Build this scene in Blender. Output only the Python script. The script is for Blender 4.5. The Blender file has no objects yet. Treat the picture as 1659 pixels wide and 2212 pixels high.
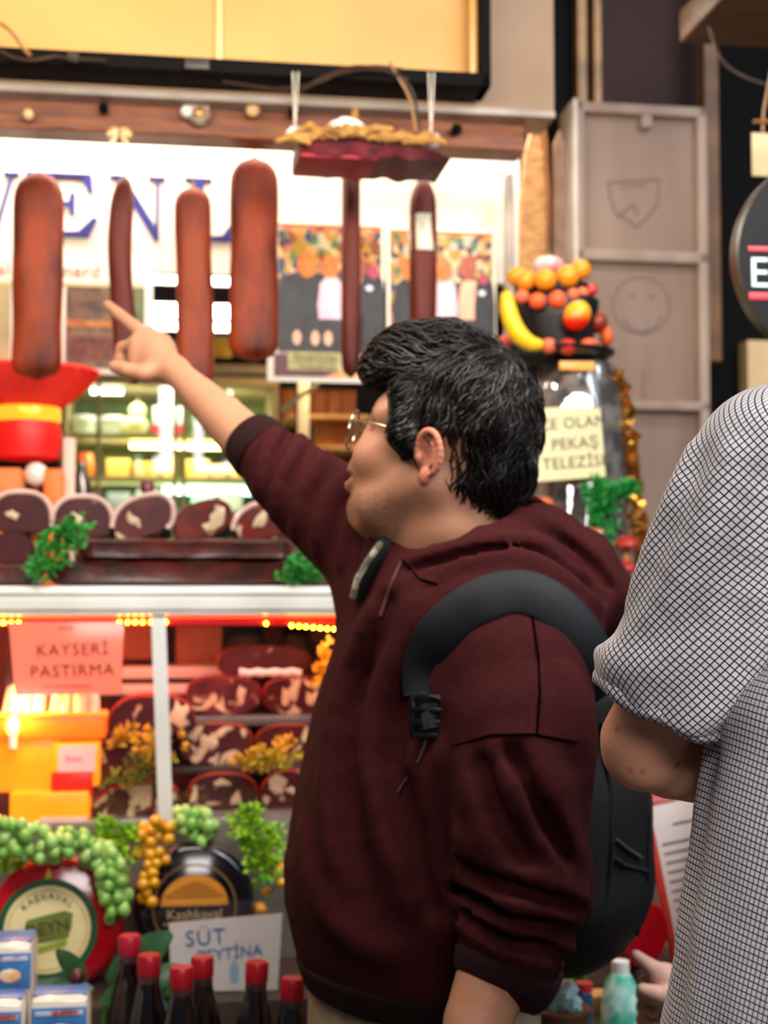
import bpy, bmesh, math, random
import numpy as np
from mathutils import Vector, Matrix, noise as mnoise

PI = math.pi
random.seed(7)
rng = np.random.default_rng(7)
SC = bpy.context.scene
COL = SC.collection

# ------------------------------------------------------------------ camera
IW, IH = 1659.0, 2212.0
LENS = 50.0
FPX = LENS / 36.0 * IH                    # focal length in photo pixels
PITCH = math.atan((1270 - 1106) / FPX)    # horizon lies at photo row 1270
CAM = np.array([0.0, 0.0, 1.37])
cam_data = bpy.data.cameras.new('camera')
cam_data.sensor_fit = 'VERTICAL'
cam_data.sensor_height = 36.0
cam_data.sensor_width = 27.0
cam_data.lens = LENS
cam_data.clip_start = 0.05
cam_data.dof.use_dof = True
cam_data.dof.focus_distance = 1.34
cam_data.dof.aperture_fstop = 5.0
cam_data.dof.aperture_blades = 0
cam_ob = bpy.data.objects.new('camera', cam_data)
cam_ob.location = CAM
cam_ob.rotation_euler = (PI / 2 + PITCH, 0, 0)
COL.objects.link(cam_ob)
SC.camera = cam_ob

# ------------------------------------------------------------------ view, world, large lights
SC.view_settings.view_transform = 'Standard'
SC.view_settings.look = 'None'
SC.view_settings.gamma = 1.0
SC.view_settings.use_curve_mapping = False
SC.view_settings.exposure = 0.35
world = bpy.data.worlds.new('market_air')
SC.world = world
world.use_nodes = True
wb = world.node_tree.nodes['Background']
wb.inputs[0].default_value = (0.55, 0.60, 0.75, 1)
wb.inputs[1].default_value = 0.07


def area_light(name, loc, target, size, power, color, size_y=None, spread=None):
    ld = bpy.data.lights.new(name, 'AREA')
    ld.energy = power
    ld.color = color
    ld.shape = 'RECTANGLE'
    ld.size = size
    ld.size_y = size_y or size
    if spread:
        ld.spread = spread
    o = bpy.data.objects.new(name, ld)
    o.location = loc
    d = Vector(target) - Vector(loc)
    o.rotation_euler = d.to_track_quat('-Z', 'Y').to_euler()
    COL.objects.link(o)
    return o


def point_light(name, loc, power, color, radius=0.05):
    ld = bpy.data.lights.new(name, 'POINT')
    ld.energy = power
    ld.color = color
    ld.shadow_soft_size = radius
    o = bpy.data.objects.new(name, ld)
    o.location = loc
    COL.objects.link(o)
    return o


# daylight from the roof window of the covered market street, high above the aisle
area_light('roof_window_light', (2.1, 0.7, 3.7), (0.5, 1.9, 1.2), 1.7, 85, (0.84, 0.91, 1.0), 2.4)
# warm shop lamp over the fascia board, left and above the frame
area_light('fascia_lamp_light', (-0.72, 2.22, 2.86), (-0.5, 2.6, 2.45), 0.3, 2.3, (1.0, 0.64, 0.18), 0.2)
# front fill added behind the camera to brighten the near figures
area_light('front_fill_light', (0.9, -0.8, 2.4), (0.45, 1.6, 1.2), 2.0, 44, (1.0, 0.94, 0.89), 0.6)
# row of lamps hung over the aisle before the stall, above the frame
area_light('aisle_lamp_light', (-0.1, 1.6, 2.3), (-0.05, 2.75, 1.3), 2.0, 30, (1.0, 0.88, 0.74), 0.2)
# the stall's ceiling tubes, above the counter and behind the beam
area_light('stall_tube_light', (-0.3, 2.95, 2.6), (-0.3, 2.8, 1.0), 1.6, 22, (1.0, 0.90, 0.76), 0.12)

# ------------------------------------------------------------------ photo pixel helpers
CF = np.array([0, math.cos(PITCH), math.sin(PITCH)])
CU = np.array([0, -math.sin(PITCH), math.cos(PITCH)])
CR = np.array([1.0, 0, 0])


def ray(px, py):
    return CF + CR * ((px - IW / 2) / FPX) + CU * ((IH / 2 - py) / FPX)


def W(px, py, d):
    """world point seen at photo pixel (px, py), at forward distance d"""
    return CAM + ray(px, py) * d


# the stall front: a plane turned 8.5 degrees, its right end farther away
FA = math.radians(8.5)
FU = np.array([math.cos(FA), math.sin(FA), 0])
FN = np.array([-math.sin(FA), math.cos(FA), 0])
_o = W(400, 1300, 2.6)
FO = np.array([_o[0], _o[1], 0.0])


def fl(px, py, w):
    """stall coordinates (u along the front, w into the shop, z up) of the pixel on plane w"""
    r = ray(px, py)
    t = (w - np.dot(CAM - FO, FN)) / np.dot(r, FN)
    p = CAM + r * t
    return float(np.dot(p - FO, FU)), w, float(p[2])


def fw(u, w, z):
    return Vector(FO + FU * u + FN * w + np.array([0, 0, z]))


def fz(py, px, w):
    return fl(px, py, w)[2]


# ------------------------------------------------------------------ materials
def lin(c):
    return tuple(((x / 12.92) if x <= 0.04045 else ((x + 0.055) / 1.055) ** 2.4) for x in c)


def hexc(h):
    h = h.lstrip('#')
    return lin(tuple(int(h[i:i + 2], 16) / 255 for i in (0, 2, 4)))


MATS = {}


def mat(name, color, rough=0.5, metal=0.0, color2=None, scale=20.0, detail=3.0, lo=0.35, hi=0.65, bump=0.0, bscale=None,
        emit=None, estr=0.0, trans=0.0, ior=1.45, coat=0.0, sss=0.0, alpha=1.0, spec=0.5, sheen=0.0, stretch=None):
    if name in MATS:
        return MATS[name]
    m = bpy.data.materials.new(name)
    m.use_nodes = True
    nt = m.node_tree
    b = nt.nodes['Principled BSDF']
    c = hexc(color) if isinstance(color, str) else color
    b.inputs['Base Color'].default_value = (*c, 1)
    b.inputs['Roughness'].default_value = rough
    b.inputs['Metallic'].default_value = metal
    b.inputs['IOR'].default_value = ior
    b.inputs['Transmission Weight'].default_value = trans
    b.inputs['Coat Weight'].default_value = coat
    b.inputs['Coat Roughness'].default_value = 0.1
    b.inputs['Specular IOR Level'].default_value = spec
    b.inputs['Alpha'].default_value = alpha
    b.inputs['Sheen Weight'].default_value = sheen
    if sss:
        b.inputs['Subsurface Weight'].default_value = sss
        b.inputs['Subsurface Radius'].default_value = (0.012, 0.005, 0.003)
        b.inputs['Subsurface Scale'].default_value = 1.0
    if emit is not None:
        e = hexc(emit) if isinstance(emit, str) else emit
        b.inputs['Emission Color'].default_value = (*e, 1)
        b.inputs['Emission Strength'].default_value = estr
    tc = nt.nodes.new('ShaderNodeTexCoord')
    mp = nt.nodes.new('ShaderNodeMapping')
    if stretch:
        mp.inputs['Scale'].default_value = stretch
    nt.links.new(tc.outputs['Object'], mp.inputs[0])
    if color2 is not None:
        n = nt.nodes.new('ShaderNodeTexNoise')
        n.inputs['Scale'].default_value = scale
        n.inputs['Detail'].default_value = detail
        nt.links.new(mp.outputs[0], n.inputs['Vector'])
        r = nt.nodes.new('ShaderNodeValToRGB')
        c2 = hexc(color2) if isinstance(color2, str) else color2
        r.color_ramp.elements[0].position = lo
        r.color_ramp.elements[1].position = hi
        r.color_ramp.elements[0].color = (*c, 1)
        r.color_ramp.elements[1].color = (*c2, 1)
        nt.links.new(n.outputs['Fac'], r.inputs[0])
        nt.links.new(r.outputs[0], b.inputs['Base Color'])
    if bump:
        n2 = nt.nodes.new('ShaderNodeTexNoise')
        n2.inputs['Scale'].default_value = bscale or scale * 2
        n2.inputs['Detail'].default_value = 4
        nt.links.new(mp.outputs[0], n2.inputs['Vector'])
        bp = nt.nodes.new('ShaderNodeBump')
        bp.inputs['Strength'].default_value = bump
        bp.inputs['Distance'].default_value = 0.01
        nt.links.new(n2.outputs['Fac'], bp.inputs['Height'])
        nt.links.new(bp.outputs[0], b.inputs['Normal'])
    MATS[name] = m
    return m


def glass_mat(name, tint=(1, 1, 1), gloss=0.06, rough=0.03, bump=0.0, bscale=20):
    """thin see-through sheet: transparent mixed with a glossy sheen"""
    if name in MATS:
        return MATS[name]
    m = bpy.data.materials.new(name)
    m.use_nodes = True
    nt = m.node_tree
    nt.nodes.remove(nt.nodes['Principled BSDF'])
    out = nt.nodes['Material Output']
    t = nt.nodes.new('ShaderNodeBsdfTransparent')
    t.inputs[0].default_value = (*tint, 1)
    g = nt.nodes.new('ShaderNodeBsdfGlossy')
    g.inputs['Roughness'].default_value = rough
    x = nt.nodes.new('ShaderNodeMixShader')
    x.inputs[0].default_value = gloss
    if bump:
        n2 = nt.nodes.new('ShaderNodeTexNoise')
        n2.inputs['Scale'].default_value = bscale
        n2.inputs['Detail'].default_value = 2
        tc = nt.nodes.new('ShaderNodeTexCoord')
        nt.links.new(tc.outputs['Object'], n2.inputs['Vector'])
        bp = nt.nodes.new('ShaderNodeBump')
        bp.inputs['Strength'].default_value = bump
        nt.links.new(n2.outputs['Fac'], bp.inputs['Height'])
        nt.links.new(bp.outputs[0], g.inputs['Normal'])
    nt.links.new(t.outputs[0], x.inputs[1])
    nt.links.new(g.outputs[0], x.inputs[2])
    nt.links.new(x.outputs[0], out.inputs[0])
    MATS[name] = m
    return m


# ------------------------------------------------------------------ object helpers
def tag(o, label=None, cat=None, group=None, kind=None):
    if label:
        o['label'] = label
    if cat:
        o['category'] = cat
    if group:
        o['group'] = group
    if kind:
        o['kind'] = kind
    return o


def empty(name, loc, label=None, cat=None, group=None, rotz=FA, rot=None):
    o = bpy.data.objects.new(name, None)
    o.empty_display_size = 0.05
    o.location = loc
    o.rotation_euler = rot if rot is not None else (0, 0, rotz)
    COL.objects.link(o)
    return tag(o, label, cat, group)


class MB:
    """collects shapes into one mesh"""

    def __init__(s):
        s.v = []
        s.f = []

    def add(s, vs, fs):
        n = len(s.v)
        s.v.extend([tuple(float(c) for c in v) for v in vs])
        s.f.extend([tuple(i + n for i in f) for f in fs])
        return s

    def box(s, a, b, bev=0.0, M=None):
        x0, x1 = sorted((a[0], b[0])); y0, y1 = sorted((a[1], b[1])); z0, z1 = sorted((a[2], b[2]))
        bev = min(bev, (x1 - x0) * .45, (y1 - y0) * .45, (z1 - z0) * .45)
        if bev <= 0:
            vs = [(x, y, z) for x in (x0, x1) for y in (y0, y1) for z in (z0, z1)]
            fs = [(0, 1, 3, 2), (4, 6, 7, 5), (0, 4, 5, 1), (2, 3, 7, 6), (0, 2, 6, 4), (1, 5, 7, 3)]
        else:
            bm = bmesh.new()
            bmesh.ops.create_cube(bm, size=1)
            for v in bm.verts:
                v.co = ((x0 + x1) / 2 + v.co.x * (x1 - x0), (y0 + y1) / 2 + v.co.y * (y1 - y0), (z0 + z1) / 2 + v.co.z * (z1 - z0))
            bmesh.ops.bevel(bm, geom=bm.edges[:], offset=bev, segments=2, affect='EDGES', profile=0.5)
            bm.verts.index_update()
            vs = [tuple(v.co) for v in bm.verts]
            fs = [tuple(v.index for v in f.verts) for f in bm.faces]
            bm.free()
        if M is not None:
            vs = [tuple(M @ Vector(v)) for v in vs]
        return s.add(vs, fs)

    def prism(s, poly, y0, y1, M=None):
        """polygon in (x, z), extruded along y"""
        n = len(poly)
        vs = [(p[0], y0, p[1]) for p in poly] + [(p[0], y1, p[1]) for p in poly]
        fs = [tuple(range(n)), tuple(range(2 * n - 1, n - 1, -1))]
        fs += [(i, i + n, (i + 1) % n + n, (i + 1) % n) for i in range(n)]
        if M is not None:
            vs = [tuple(M @ Vector(v)) for v in vs]
        return s.add(vs, fs)

    def tube(s, pts, r, n=8, cap=True):
        pts = [Vector(p) for p in pts]
        rs = r if isinstance(r, (list, tuple)) else [r] * len(pts)
        vs, fs = [], []
        up = None
        for i, p in enumerate(pts):
            t = (pts[min(i + 1, len(pts) - 1)] - pts[max(i - 1, 0)])
            if t.length < 1e-9:
                t = Vector((0, 0, 1))
            t.normalize()
            if up is None:
                up = Vector((0, 0, 1)) if abs(t.z) < 0.9 else Vector((0, 1, 0))
            a = t.cross(up)
            if a.length < 1e-6:
                a = t.orthogonal()
            a.normalize()
            b = a.cross(t).normalized()
            up = b
            for k in range(n):
                th = 2 * PI * k / n
                vs.append(p + (a * math.cos(th) + b * math.sin(th)) * rs[i])
        for i in range(len(pts) - 1):
            for k in range(n):
                fs.append((i * n + k, i * n + (k + 1) % n, (i + 1) * n + (k + 1) % n, (i + 1) * n + k))
        if cap:
            fs.append(tuple(range(n))[::-1])
            fs.append(tuple((len(pts) - 1) * n + k for k in range(n)))
        return s.add(vs, fs)

    def lathe(s, prof, n=24, c=(0, 0, 0), M=None, wob=None, cap=True):
        """profile of (r, z) turned about the z axis"""
        vs, fs = [], []
        for (r, z) in prof:
            for k in range(n):
                th = 2 * PI * k / n
                rr = r * (wob(th, z) if wob else 1)
                vs.append((c[0] + rr * math.cos(th), c[1] + rr * math.sin(th), c[2] + z))
        for i in range(len(prof) - 1):
            for k in range(n):
                fs.append((i * n + k, i * n + (k + 1) % n, (i + 1) * n + (k + 1) % n, (i + 1) * n + k))
        if cap and prof[0][0] > 1e-6:
            fs.append(tuple(range(n))[::-1])
        if cap and prof[-1][0] > 1e-6:
            fs.append(tuple((len(prof) - 1) * n + k for k in range(n)))
        if M is not None:
            vs = [tuple(M @ Vector(v)) for v in vs]
        return s.add(vs, fs)

    def ball(s, c, r, nu=12, nv=8, M=None, fn=None):
        r = (r, r, r) if isinstance(r, (int, float)) else r
        vs, fs = [], []
        for j in range(nv + 1):
            ph = PI * j / nv
            for k in range(nu):
                th = 2 * PI * k / nu
                d = (math.sin(ph) * math.cos(th), math.sin(ph) * math.sin(th), math.cos(ph))
                q = fn(d) if fn else 1.0
                p = Vector((d[0] * r[0] * q, d[1] * r[1] * q, d[2] * r[2] * q))
                if M is not None:
                    p = M @ p
                vs.append((c[0] + p[0], c[1] + p[1], c[2] + p[2]))
        for j in range(nv):
            for k in range(nu):
                fs.append((j * nu + k, (j + 1) * nu + k, (j + 1) * nu + (k + 1) % nu, j * nu + (k + 1) % nu))
        return s.add(vs, fs)

    def mesh(s, name, smooth=True):
        me = bpy.data.meshes.new(name)
        me.from_pydata(s.v, [], s.f)
        me.validate(clean_customdata=False)
        bm = bmesh.new()
        bm.from_mesh(me)
        bmesh.ops.remove_doubles(bm, verts=bm.verts, dist=1e-6)
        bmesh.ops.recalc_face_normals(bm, faces=bm.faces)
        bm.to_mesh(me)
        bm.free()
        if smooth:
            me.polygons.foreach_set('use_smooth', [True] * len(me.polygons))
            try:
                me.set_sharp_from_angle(angle=math.radians(42))
            except Exception:
                pass
        return me

    def build(s, name, m, parent=None, loc=None, rotz=0.0, rot=None, smooth=True):
        me = s.mesh(name, smooth)
        me.materials.append(m)
        return place(name, me, parent, loc, rotz, rot)


def place(name, me, parent=None, loc=None, rotz=0.0, rot=None):
    o = bpy.data.objects.new(name, me)
    if parent is not None:
        o.parent = parent
    if loc is not None:
        o.location = loc
    o.rotation_euler = rot if rot is not None else (0, 0, rotz)
    COL.objects.link(o)
    return o


def copy_tree(o, parent=None):
    c = o.copy()
    COL.objects.link(c)
    c.parent = parent
    for ch in o.children:
        copy_tree(ch, c)
    return c


def fbox(name, m, r, w0, w1, label=None, cat=None, kind=None, bev=0.0, parent=None, group=None):
    """box on the stall front from photo rectangle r = (x0, y0, x1, y1), measured on plane w0"""
    x0, y0, x1, y1 = r
    ym, xm = (y0 + y1) / 2, (x0 + x1) / 2
    u0, u1 = fl(x0, ym, w0)[0], fl(x1, ym, w0)[0]
    z1, z0 = fl(xm, y0, w0)[2], fl(xm, y1, w0)[2]
    cu = (u0 + u1) / 2
    mb = MB().box((u0 - cu, 0, 0), (u1 - cu, w1 - w0, z1 - z0), bev)
    if parent is None:
        o = mb.build(name, m, None, fw(cu, w0, z0), FA)
    else:
        o = mb.build(name, m, None, fw(cu, w0, z0), FA)
        attach(o, parent)
    return tag(o, label, cat, group, kind)


def attach(o, parent):
    """parent o and keep it where it stands"""
    bpy.context.view_layer.update()
    o.parent = parent
    o.matrix_parent_inverse = parent.matrix_world.inverted()


def text_mesh(body, size, extrude=0.0005, align='CENTER', spacing=1.0, shear=0.0):
    cu = bpy.data.curves.new('lettering', 'FONT')
    cu.body = body
    cu.size = size
    cu.extrude = extrude
    cu.align_x = align
    cu.align_y = 'CENTER'
    cu.space_character = spacing
    cu.shear = shear
    cu.resolution_u = 3
    o = bpy.data.objects.new('tmp', cu)
    COL.objects.link(o)
    dg = bpy.context.evaluated_depsgraph_get()
    me = bpy.data.meshes.new_from_object(o.evaluated_get(dg))
    bpy.data.objects.remove(o)
    bpy.data.curves.remove(cu)
    # stand the text up: x right, z up, facing -y
    me.transform(Matrix.Rotation(PI / 2, 4, 'X'))
    return me


def lettering(body, size, m, parent, loc, rot=(0, 0, 0), **kw):
    me = text_mesh(body, size, **kw)
    me.materials.clear()
    me.materials.append(m)
    return place('lettering', me, parent, loc, 0, rot)


def jit(a):
    return random.uniform(-a, a)
# ------------------------------------------------------------------ the setting
def struct(name, mb, m, loc=(0, 0, 0), rotz=0.0, smooth=False):
    return tag(mb.build(name, m, None, loc, rotz, smooth=smooth), kind='structure')


M_floor = mat('floor_stone', '#5a5148', 0.6, color2='#453e38', scale=6, bump=0.2)
M_dark = mat('dark_void', '#060505', 0.9, color2='#0a0807', scale=5, spec=.1)
M_cream = mat('cream_plaster', '#947a64', 0.75, color2='#886e58', scale=4, bump=0.05)
M_brownwall = mat('brown_wall', '#4b3a36', 0.7, color2='#3c2d2a', scale=3, bump=0.08)
M_beam = mat('beam_wood', '#8a4a1e', 0.45, color2='#5e2c10', scale=9, stretch=(1, 8, 8), bump=0.1, coat=0.2)
M_orangewood = mat('orange_wood', '#b0641c', 0.5, color2='#8a4510', scale=14, stretch=(6, 6, 1), bump=0.15)
M_greytrim = mat('grey_trim', '#a79c92', 0.4, color2='#8f857c', scale=10)
M_black = mat('black_paint', '#040303', 0.7, color2='#070505', scale=8, spec=.12)
M_white = mat('white_enamel', '#e8e6e0', 0.35, color2='#dcd9d2', scale=6)
M_whitepanel = mat('sign_panel_white', '#e9e2d4', 0.5, color2='#e0d8c8', scale=3)
M_steel = mat('brushed_steel', '#b9bcbd', 0.3, 0.9, color2='#a5a8aa', scale=30, stretch=(1, 1, 20))
M_tubewhite = mat('tube_light_glow', '#ffffff', 0.5, emit='#fff4e2', estr=10)
M_blue = mat('blue_letter', '#04167a', 0.5, color2='#04126a', scale=10)
M_letter = mat('dark_ink', '#3a2418', 0.6, color2='#2e1c12', scale=20)

f = MB().box((-5, -3, -0.1), (5, 8, 0))
struct('floor', f, M_floor)
struct('ceiling', MB().box((-3.2, 0.7, 3.25), (2.2, 4, 3.35)), M_dark, fw(0, 0, 0), FA)
struct('wall_back', MB().box((-3.2, 2.9, 0), (2.2, 3.0, 3.3)), M_brownwall, fw(0, 0, 0), FA)
struct('wall_left', MB().box((-3.2, 0.6, 0), (-3.1, 3.0, 3.3)), M_brownwall, fw(0, 0, 0), FA)

# upper fascia above the stall, with its pale lower edge
u1, _, zb = fl(1196, 246, 0.14)
u1 = fl(1196, 120, 0.14)[0]
struct('wall_fascia', MB().box((-3.0, 0.14, zb), (u1, 0.24, 3.3)), M_cream, fw(0, 0, 0), FA)
struct('trim_1', MB().box((-3.0, 0.128, zb - 0.012), (u1, 0.24, zb + 0.002), 0.003), M_greytrim, fw(0, 0, 0), FA)
# dark slot and narrow edge strips right of the fascia, then the dark wall
ua, ub = fl(1186, 120, 0.84)[0], fl(1252, 120, 0.84)[0]
struct('trim_2', MB().box((ua, 0.84, 0.0), (ub + .01, 0.88, 3.3)), M_black, fw(0, 0, 0), FA)
M_strip = mat('ochre_edge', '#a5793f', 0.4, color2='#7a5528', scale=12)
M_mauve = mat('mauve_wall', '#351c1c', 0.8, color2='#281415', scale=3, bump=0.06)
for i, (xa, xb) in enumerate(((1248, 1268), (1284, 1300))):
    a, b = fl(xa, 120, 0.80)[0], fl(xb, 120, 0.80)[0]
    struct('trim_%d' % (3 + i), MB().box((a, 0.80, 0.9), (b, 0.84, 3.3), 0.002), M_strip, fw(0, 0, 0), FA)
a, b = fl(1262, 120, 0.84)[0], fl(1520, 120, 0.84)[0]
struct('wall_right', MB().box((a, 0.85, 0.0), (b, 0.92, 3.3)), M_mauve, fw(0, 0, 0), FA)
# brown pole beside the black recess
a, b = fl(1524, 400, 0.74)[0], fl(1556, 400, 0.74)[0]
struct('trim_5', MB().box((a, 0.74, fl(1540, 780, .74)[2]), (b, 0.78, 3.3), 0.003), mat('brown_pole', '#84561f', 0.5, color2='#5a3812', scale=9), fw(0, 0, 0), FA)
a, b = fl(1515, 400, 0.9)[0], fl(2000, 400, 0.9)[0]
struct('wall_recess', MB().box((a, 0.92, 0.0), (b, 1.0, 3.3)), M_black, fw(0, 0, 0), FA)
# cream door edge seen low in the recess
a, b = fl(1614, 700, 0.86)[0], fl(1900, 700, 0.86)[0]
struct('trim_6', MB().box((a, 0.86, 0), (b, 0.92, fl(1640, 735, .86)[2]), .003), mat('cream_door', '#d8b98c', 0.5, color2='#c9a878', scale=5), fw(0, 0, 0), FA)
# ochre canopy edge, top right
a, b = fl(1545, 20, 0.0)[0], fl(1900, 20, 0.0)[0]
struct('trim_7', MB().box((a, -0.1, fl(1600, 14, 0)[2]), (b, 0.2, fl(1600, -60, 0)[2]), .004), mat('ochre_canopy', '#5a3a1a', 0.6, color2='#38220e', scale=10, stretch=(1, 6, 6)), fw(0, 0, 0), FA)

# wooden beam of the stall
u1 = fl(1136, 300, 0.18)[0]
zt, zb2 = fl(560, 232, 0.18)[2], fl(560, 300, 0.18)[2]
struct('trim_8', MB().box((-3.0, 0.18, zb2), (u1, 0.26, zt), 0.004), M_beam, fw(0, 0, 0), FA)
# white back panel of the stall with the blue letters
PW = 0.62
u1 = fl(1122, 420, PW)[0]
pz0, pz1 = fl(350, 588, PW)[2], 3.2
struct('wall_sign_panel', MB().box((-2.6, PW, pz0), (u1, PW + 0.03, pz1)), M_whitepanel, fw(0, 0, 0), FA)
# grey upright that closes the panel on the right
a, b = fl(1096, 560, PW - .1)[0], fl(1112, 560, PW - .1)[0]
struct('trim_10', MB().box((a, PW - .1, fl(1100, 760, PW)[2]), (b, PW - .06, fl(1100, 400, PW)[2]), .003), M_greytrim, fw(0, 0, 0), FA)
# ------------------------------------------------------------------ letters V E N L on the white panel
def serif_polys(ch):
    """serif capitals in a unit-high box: list of polygons (x, z)"""
    t, s, h = 0.16, 0.035, 0.06          # stem, serif slab, hairline
    if ch == 'V':
        return [[(0.0, 1), (0.36, 1), (0.36, 1 - s), (0.0, 1 - s)], [(0.62, 1), (0.95, 1), (0.95, 1 - s), (0.62, 1 - s)],
                [(0.10, 1 - s), (0.10 + t + .02, 1 - s), (0.50, 0.0), (0.44, 0.0)], [(0.76, 1 - s), (0.83, 1 - s), (0.50, 0.0), (0.46, 0.1)]]
    if ch == 'E':
        return [[(0.0, 0), (0.16 + t + .1, 0), (0.16 + t + .1, s), (0, s)], [(0.0, 1 - s), (0.42, 1 - s), (0.42, 1), (0, 1)],
                [(0.12, s), (0.12 + t, s), (0.12 + t, 1 - s), (0.12, 1 - s)],
                [(0.28, 1 - h), (0.66, 1 - h), (0.72, 0.72), (0.78, 0.70), (0.76, 1), (0.28, 1)],
                [(0.28, 0.48), (0.50, 0.48), (0.52, 0.34), (0.57, 0.34), (0.57, 0.70), (0.52, 0.70), (0.50, 0.55), (0.28, 0.55)],
                [(0.28, 0), (0.74, 0), (0.84, 0.30), (0.78, 0.31), (0.62, 0.09), (0.28, h)]]
    if ch == 'N':
        return [[(0.0, 0), (0.32, 0), (0.32, s), (0, s)], [(-0.04, 1), (0.24, 1), (0.24, 1 - s), (-.04, 1 - s)],
                [(0.11, s), (0.17, s), (0.17, 1 - s), (0.11, 1 - s)], [(0.68, 1), (1.0, 1), (1.0, 1 - s), (0.68, 1 - s)],
                [(0.82, 0.05), (0.88, 0), (0.88, 1 - s), (0.82, 1 - s)], [(0.06, 1), (0.24, 1), (0.88, 0.12), (0.88, -0.02), (0.80, -0.02)]]
    return [[(0.0, 0), (0.42, 0), (0.42, s), (0, s)], [(0.0, 1 - s), (0.42, 1 - s), (0.42, 1), (0, 1)],
            [(0.13, s), (0.13 + t, s), (0.13 + t, 1 - s), (0.13, 1 - s)], [(0.28, 0), (0.70, 0), (0.80, 0.32), (0.74, 0.33), (0.58, 0.09), (0.28, h)]]


for ch, x0, x1, y0, y1, lb in (('V', -62, 42, 373, 512, 'blue serif letter V cut off at the left edge'),
                               ('E', 55, 212, 376, 512, 'blue serif letter E between the two leftmost sausages'),
                               ('N', 240, 362, 383, 518, 'blue serif letter N behind the thin twisted sausage'),
                               ('L', 398, 512, 388, 522, 'blue serif letter L mostly hidden behind two sausages')):
    ua, ub = fl(x0, (y0 + y1) / 2, PW)[0], fl(x1, (y0 + y1) / 2, PW)[0]
    zt, z0 = fl((x0 + x1) / 2, y0, PW)[2], fl((x0 + x1) / 2, y1, PW)[2]
    wd = {'V': .95, 'E': .84, 'N': 1.04, 'L': .8}[ch]
    k = (ub - ua) / wd
    mb = MB()
    for p in serif_polys(ch):
        mb.prism([(x * k, z * (zt - z0)) for x, z in p], -0.012, 0.0)
    tag(mb.build('sign_letter', M_blue, None, fw(ua, PW, z0), FA, smooth=False), lb, 'letter', 'blue letters on the white sign')

# fluorescent tube at the top of the white panel: fixture, tube, end cap
lu0, lu1 = -1.7, fl(1122, 300, 0.46)[0]
lz = fl(700, 262, 0.46)[2]
lt = empty('fluorescent_lamp', fw((lu0 + lu1) / 2, 0.46, lz), 'long white fluorescent lamp glaring along the top of the white sign', 'lamp')
L2 = (lu1 - lu0) / 2
MB().box((-L2, -0.045, 0.020), (L2, 0.001, 0.05), .004).build('housing', M_white, lt)
MB().tube([(-L2 + .03, -0.022, 0), (L2 - .03, -0.022, 0)], 0.017, 12).build('tube', M_tubewhite, lt)
for s in (-1, 1):
    MB().box((s * L2 - .03 * (s > 0), -0.042, -0.02), (s * L2 + .03 * (s < 0), 0.0, 0.022), .004).build('end_cap', M_white, lt)

# ------------------------------------------------------------------ posters on the panel
def poster_base(name, r, w, label, m=None, cat='poster'):
    x0, y0, x1, y1 = r
    ua, ub = fl(x0, (y0 + y1) / 2, w)[0], fl(x1, (y0 + y1) / 2, w)[0]
    zt, z0 = fl((x0 + x1) / 2, y0, w)[2], fl((x0 + x1) / 2, y1, w)[2]
    e = empty(name, fw((ua + ub) / 2, w, z0), label, cat)
    wd, ht = ub - ua, zt - z0
    MB().box((-wd / 2, 0, 0), (wd / 2, 0.004, ht), .001).build('sheet', m or mat('poster_white', '#e9e4da', .4, color2='#e2dccf', scale=8), e)

    def P(x, y, layer=1):
        return ((x - x0) / (x1 - x0) * wd - wd / 2, -0.0006 * layer, (y1 - y) / (y1 - y0) * ht)
    return e, P


def print_poly(e, P, pts, m, layer=1, name='print'):
    vs = [P(x, y, layer) for x, y in pts]
    vs2 = [(x, y + .0004, z) for x, y, z in vs]
    n = len(vs)
    fs = [tuple(range(n)), tuple(range(2 * n - 1, n - 1, -1))] + [(i, (i + 1) % n, (i + 1) % n + n, i + n) for i in range(n)]
    return MB().add(vs + vs2, fs).build(name, m, e, smooth=False)


def oval(cx, cy, rx, ry, n=14):
    return [(cx + rx * math.cos(2 * PI * i / n), cy + ry * math.sin(2 * PI * i / n)) for i in range(n)]


def torso(cx, top, w, bot):
    return [(cx - w * .22, top), (cx + w * .22, top), (cx + w * .45, top + 14), (cx + w * .55, top + 60), (cx + w * .5, bot),
            (cx - w * .5, bot), (cx - w * .55, top + 60), (cx - w * .45, top + 14)]


M_suit = mat('print_dark_suit', '#2a2d33', .5, color2='#1c1e24', scale=30)
M_pinkshirt = mat('print_pale_shirt', '#d9b9c9', .5, color2='#c8a6b8', scale=30)
M_peach = mat('print_peach_shirt', '#e0ab90', .5, color2='#d29c82', scale=30)
M_face = mat('print_face', '#d9772b', .5, color2='#b85f2a', scale=60)
M_facered = mat('print_face_red', '#a9563a', .5, color2='#8a4630', scale=60)
M_olive = mat('print_olive', '#a9a46a', .5, color2='#8d8852', scale=50)


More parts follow.
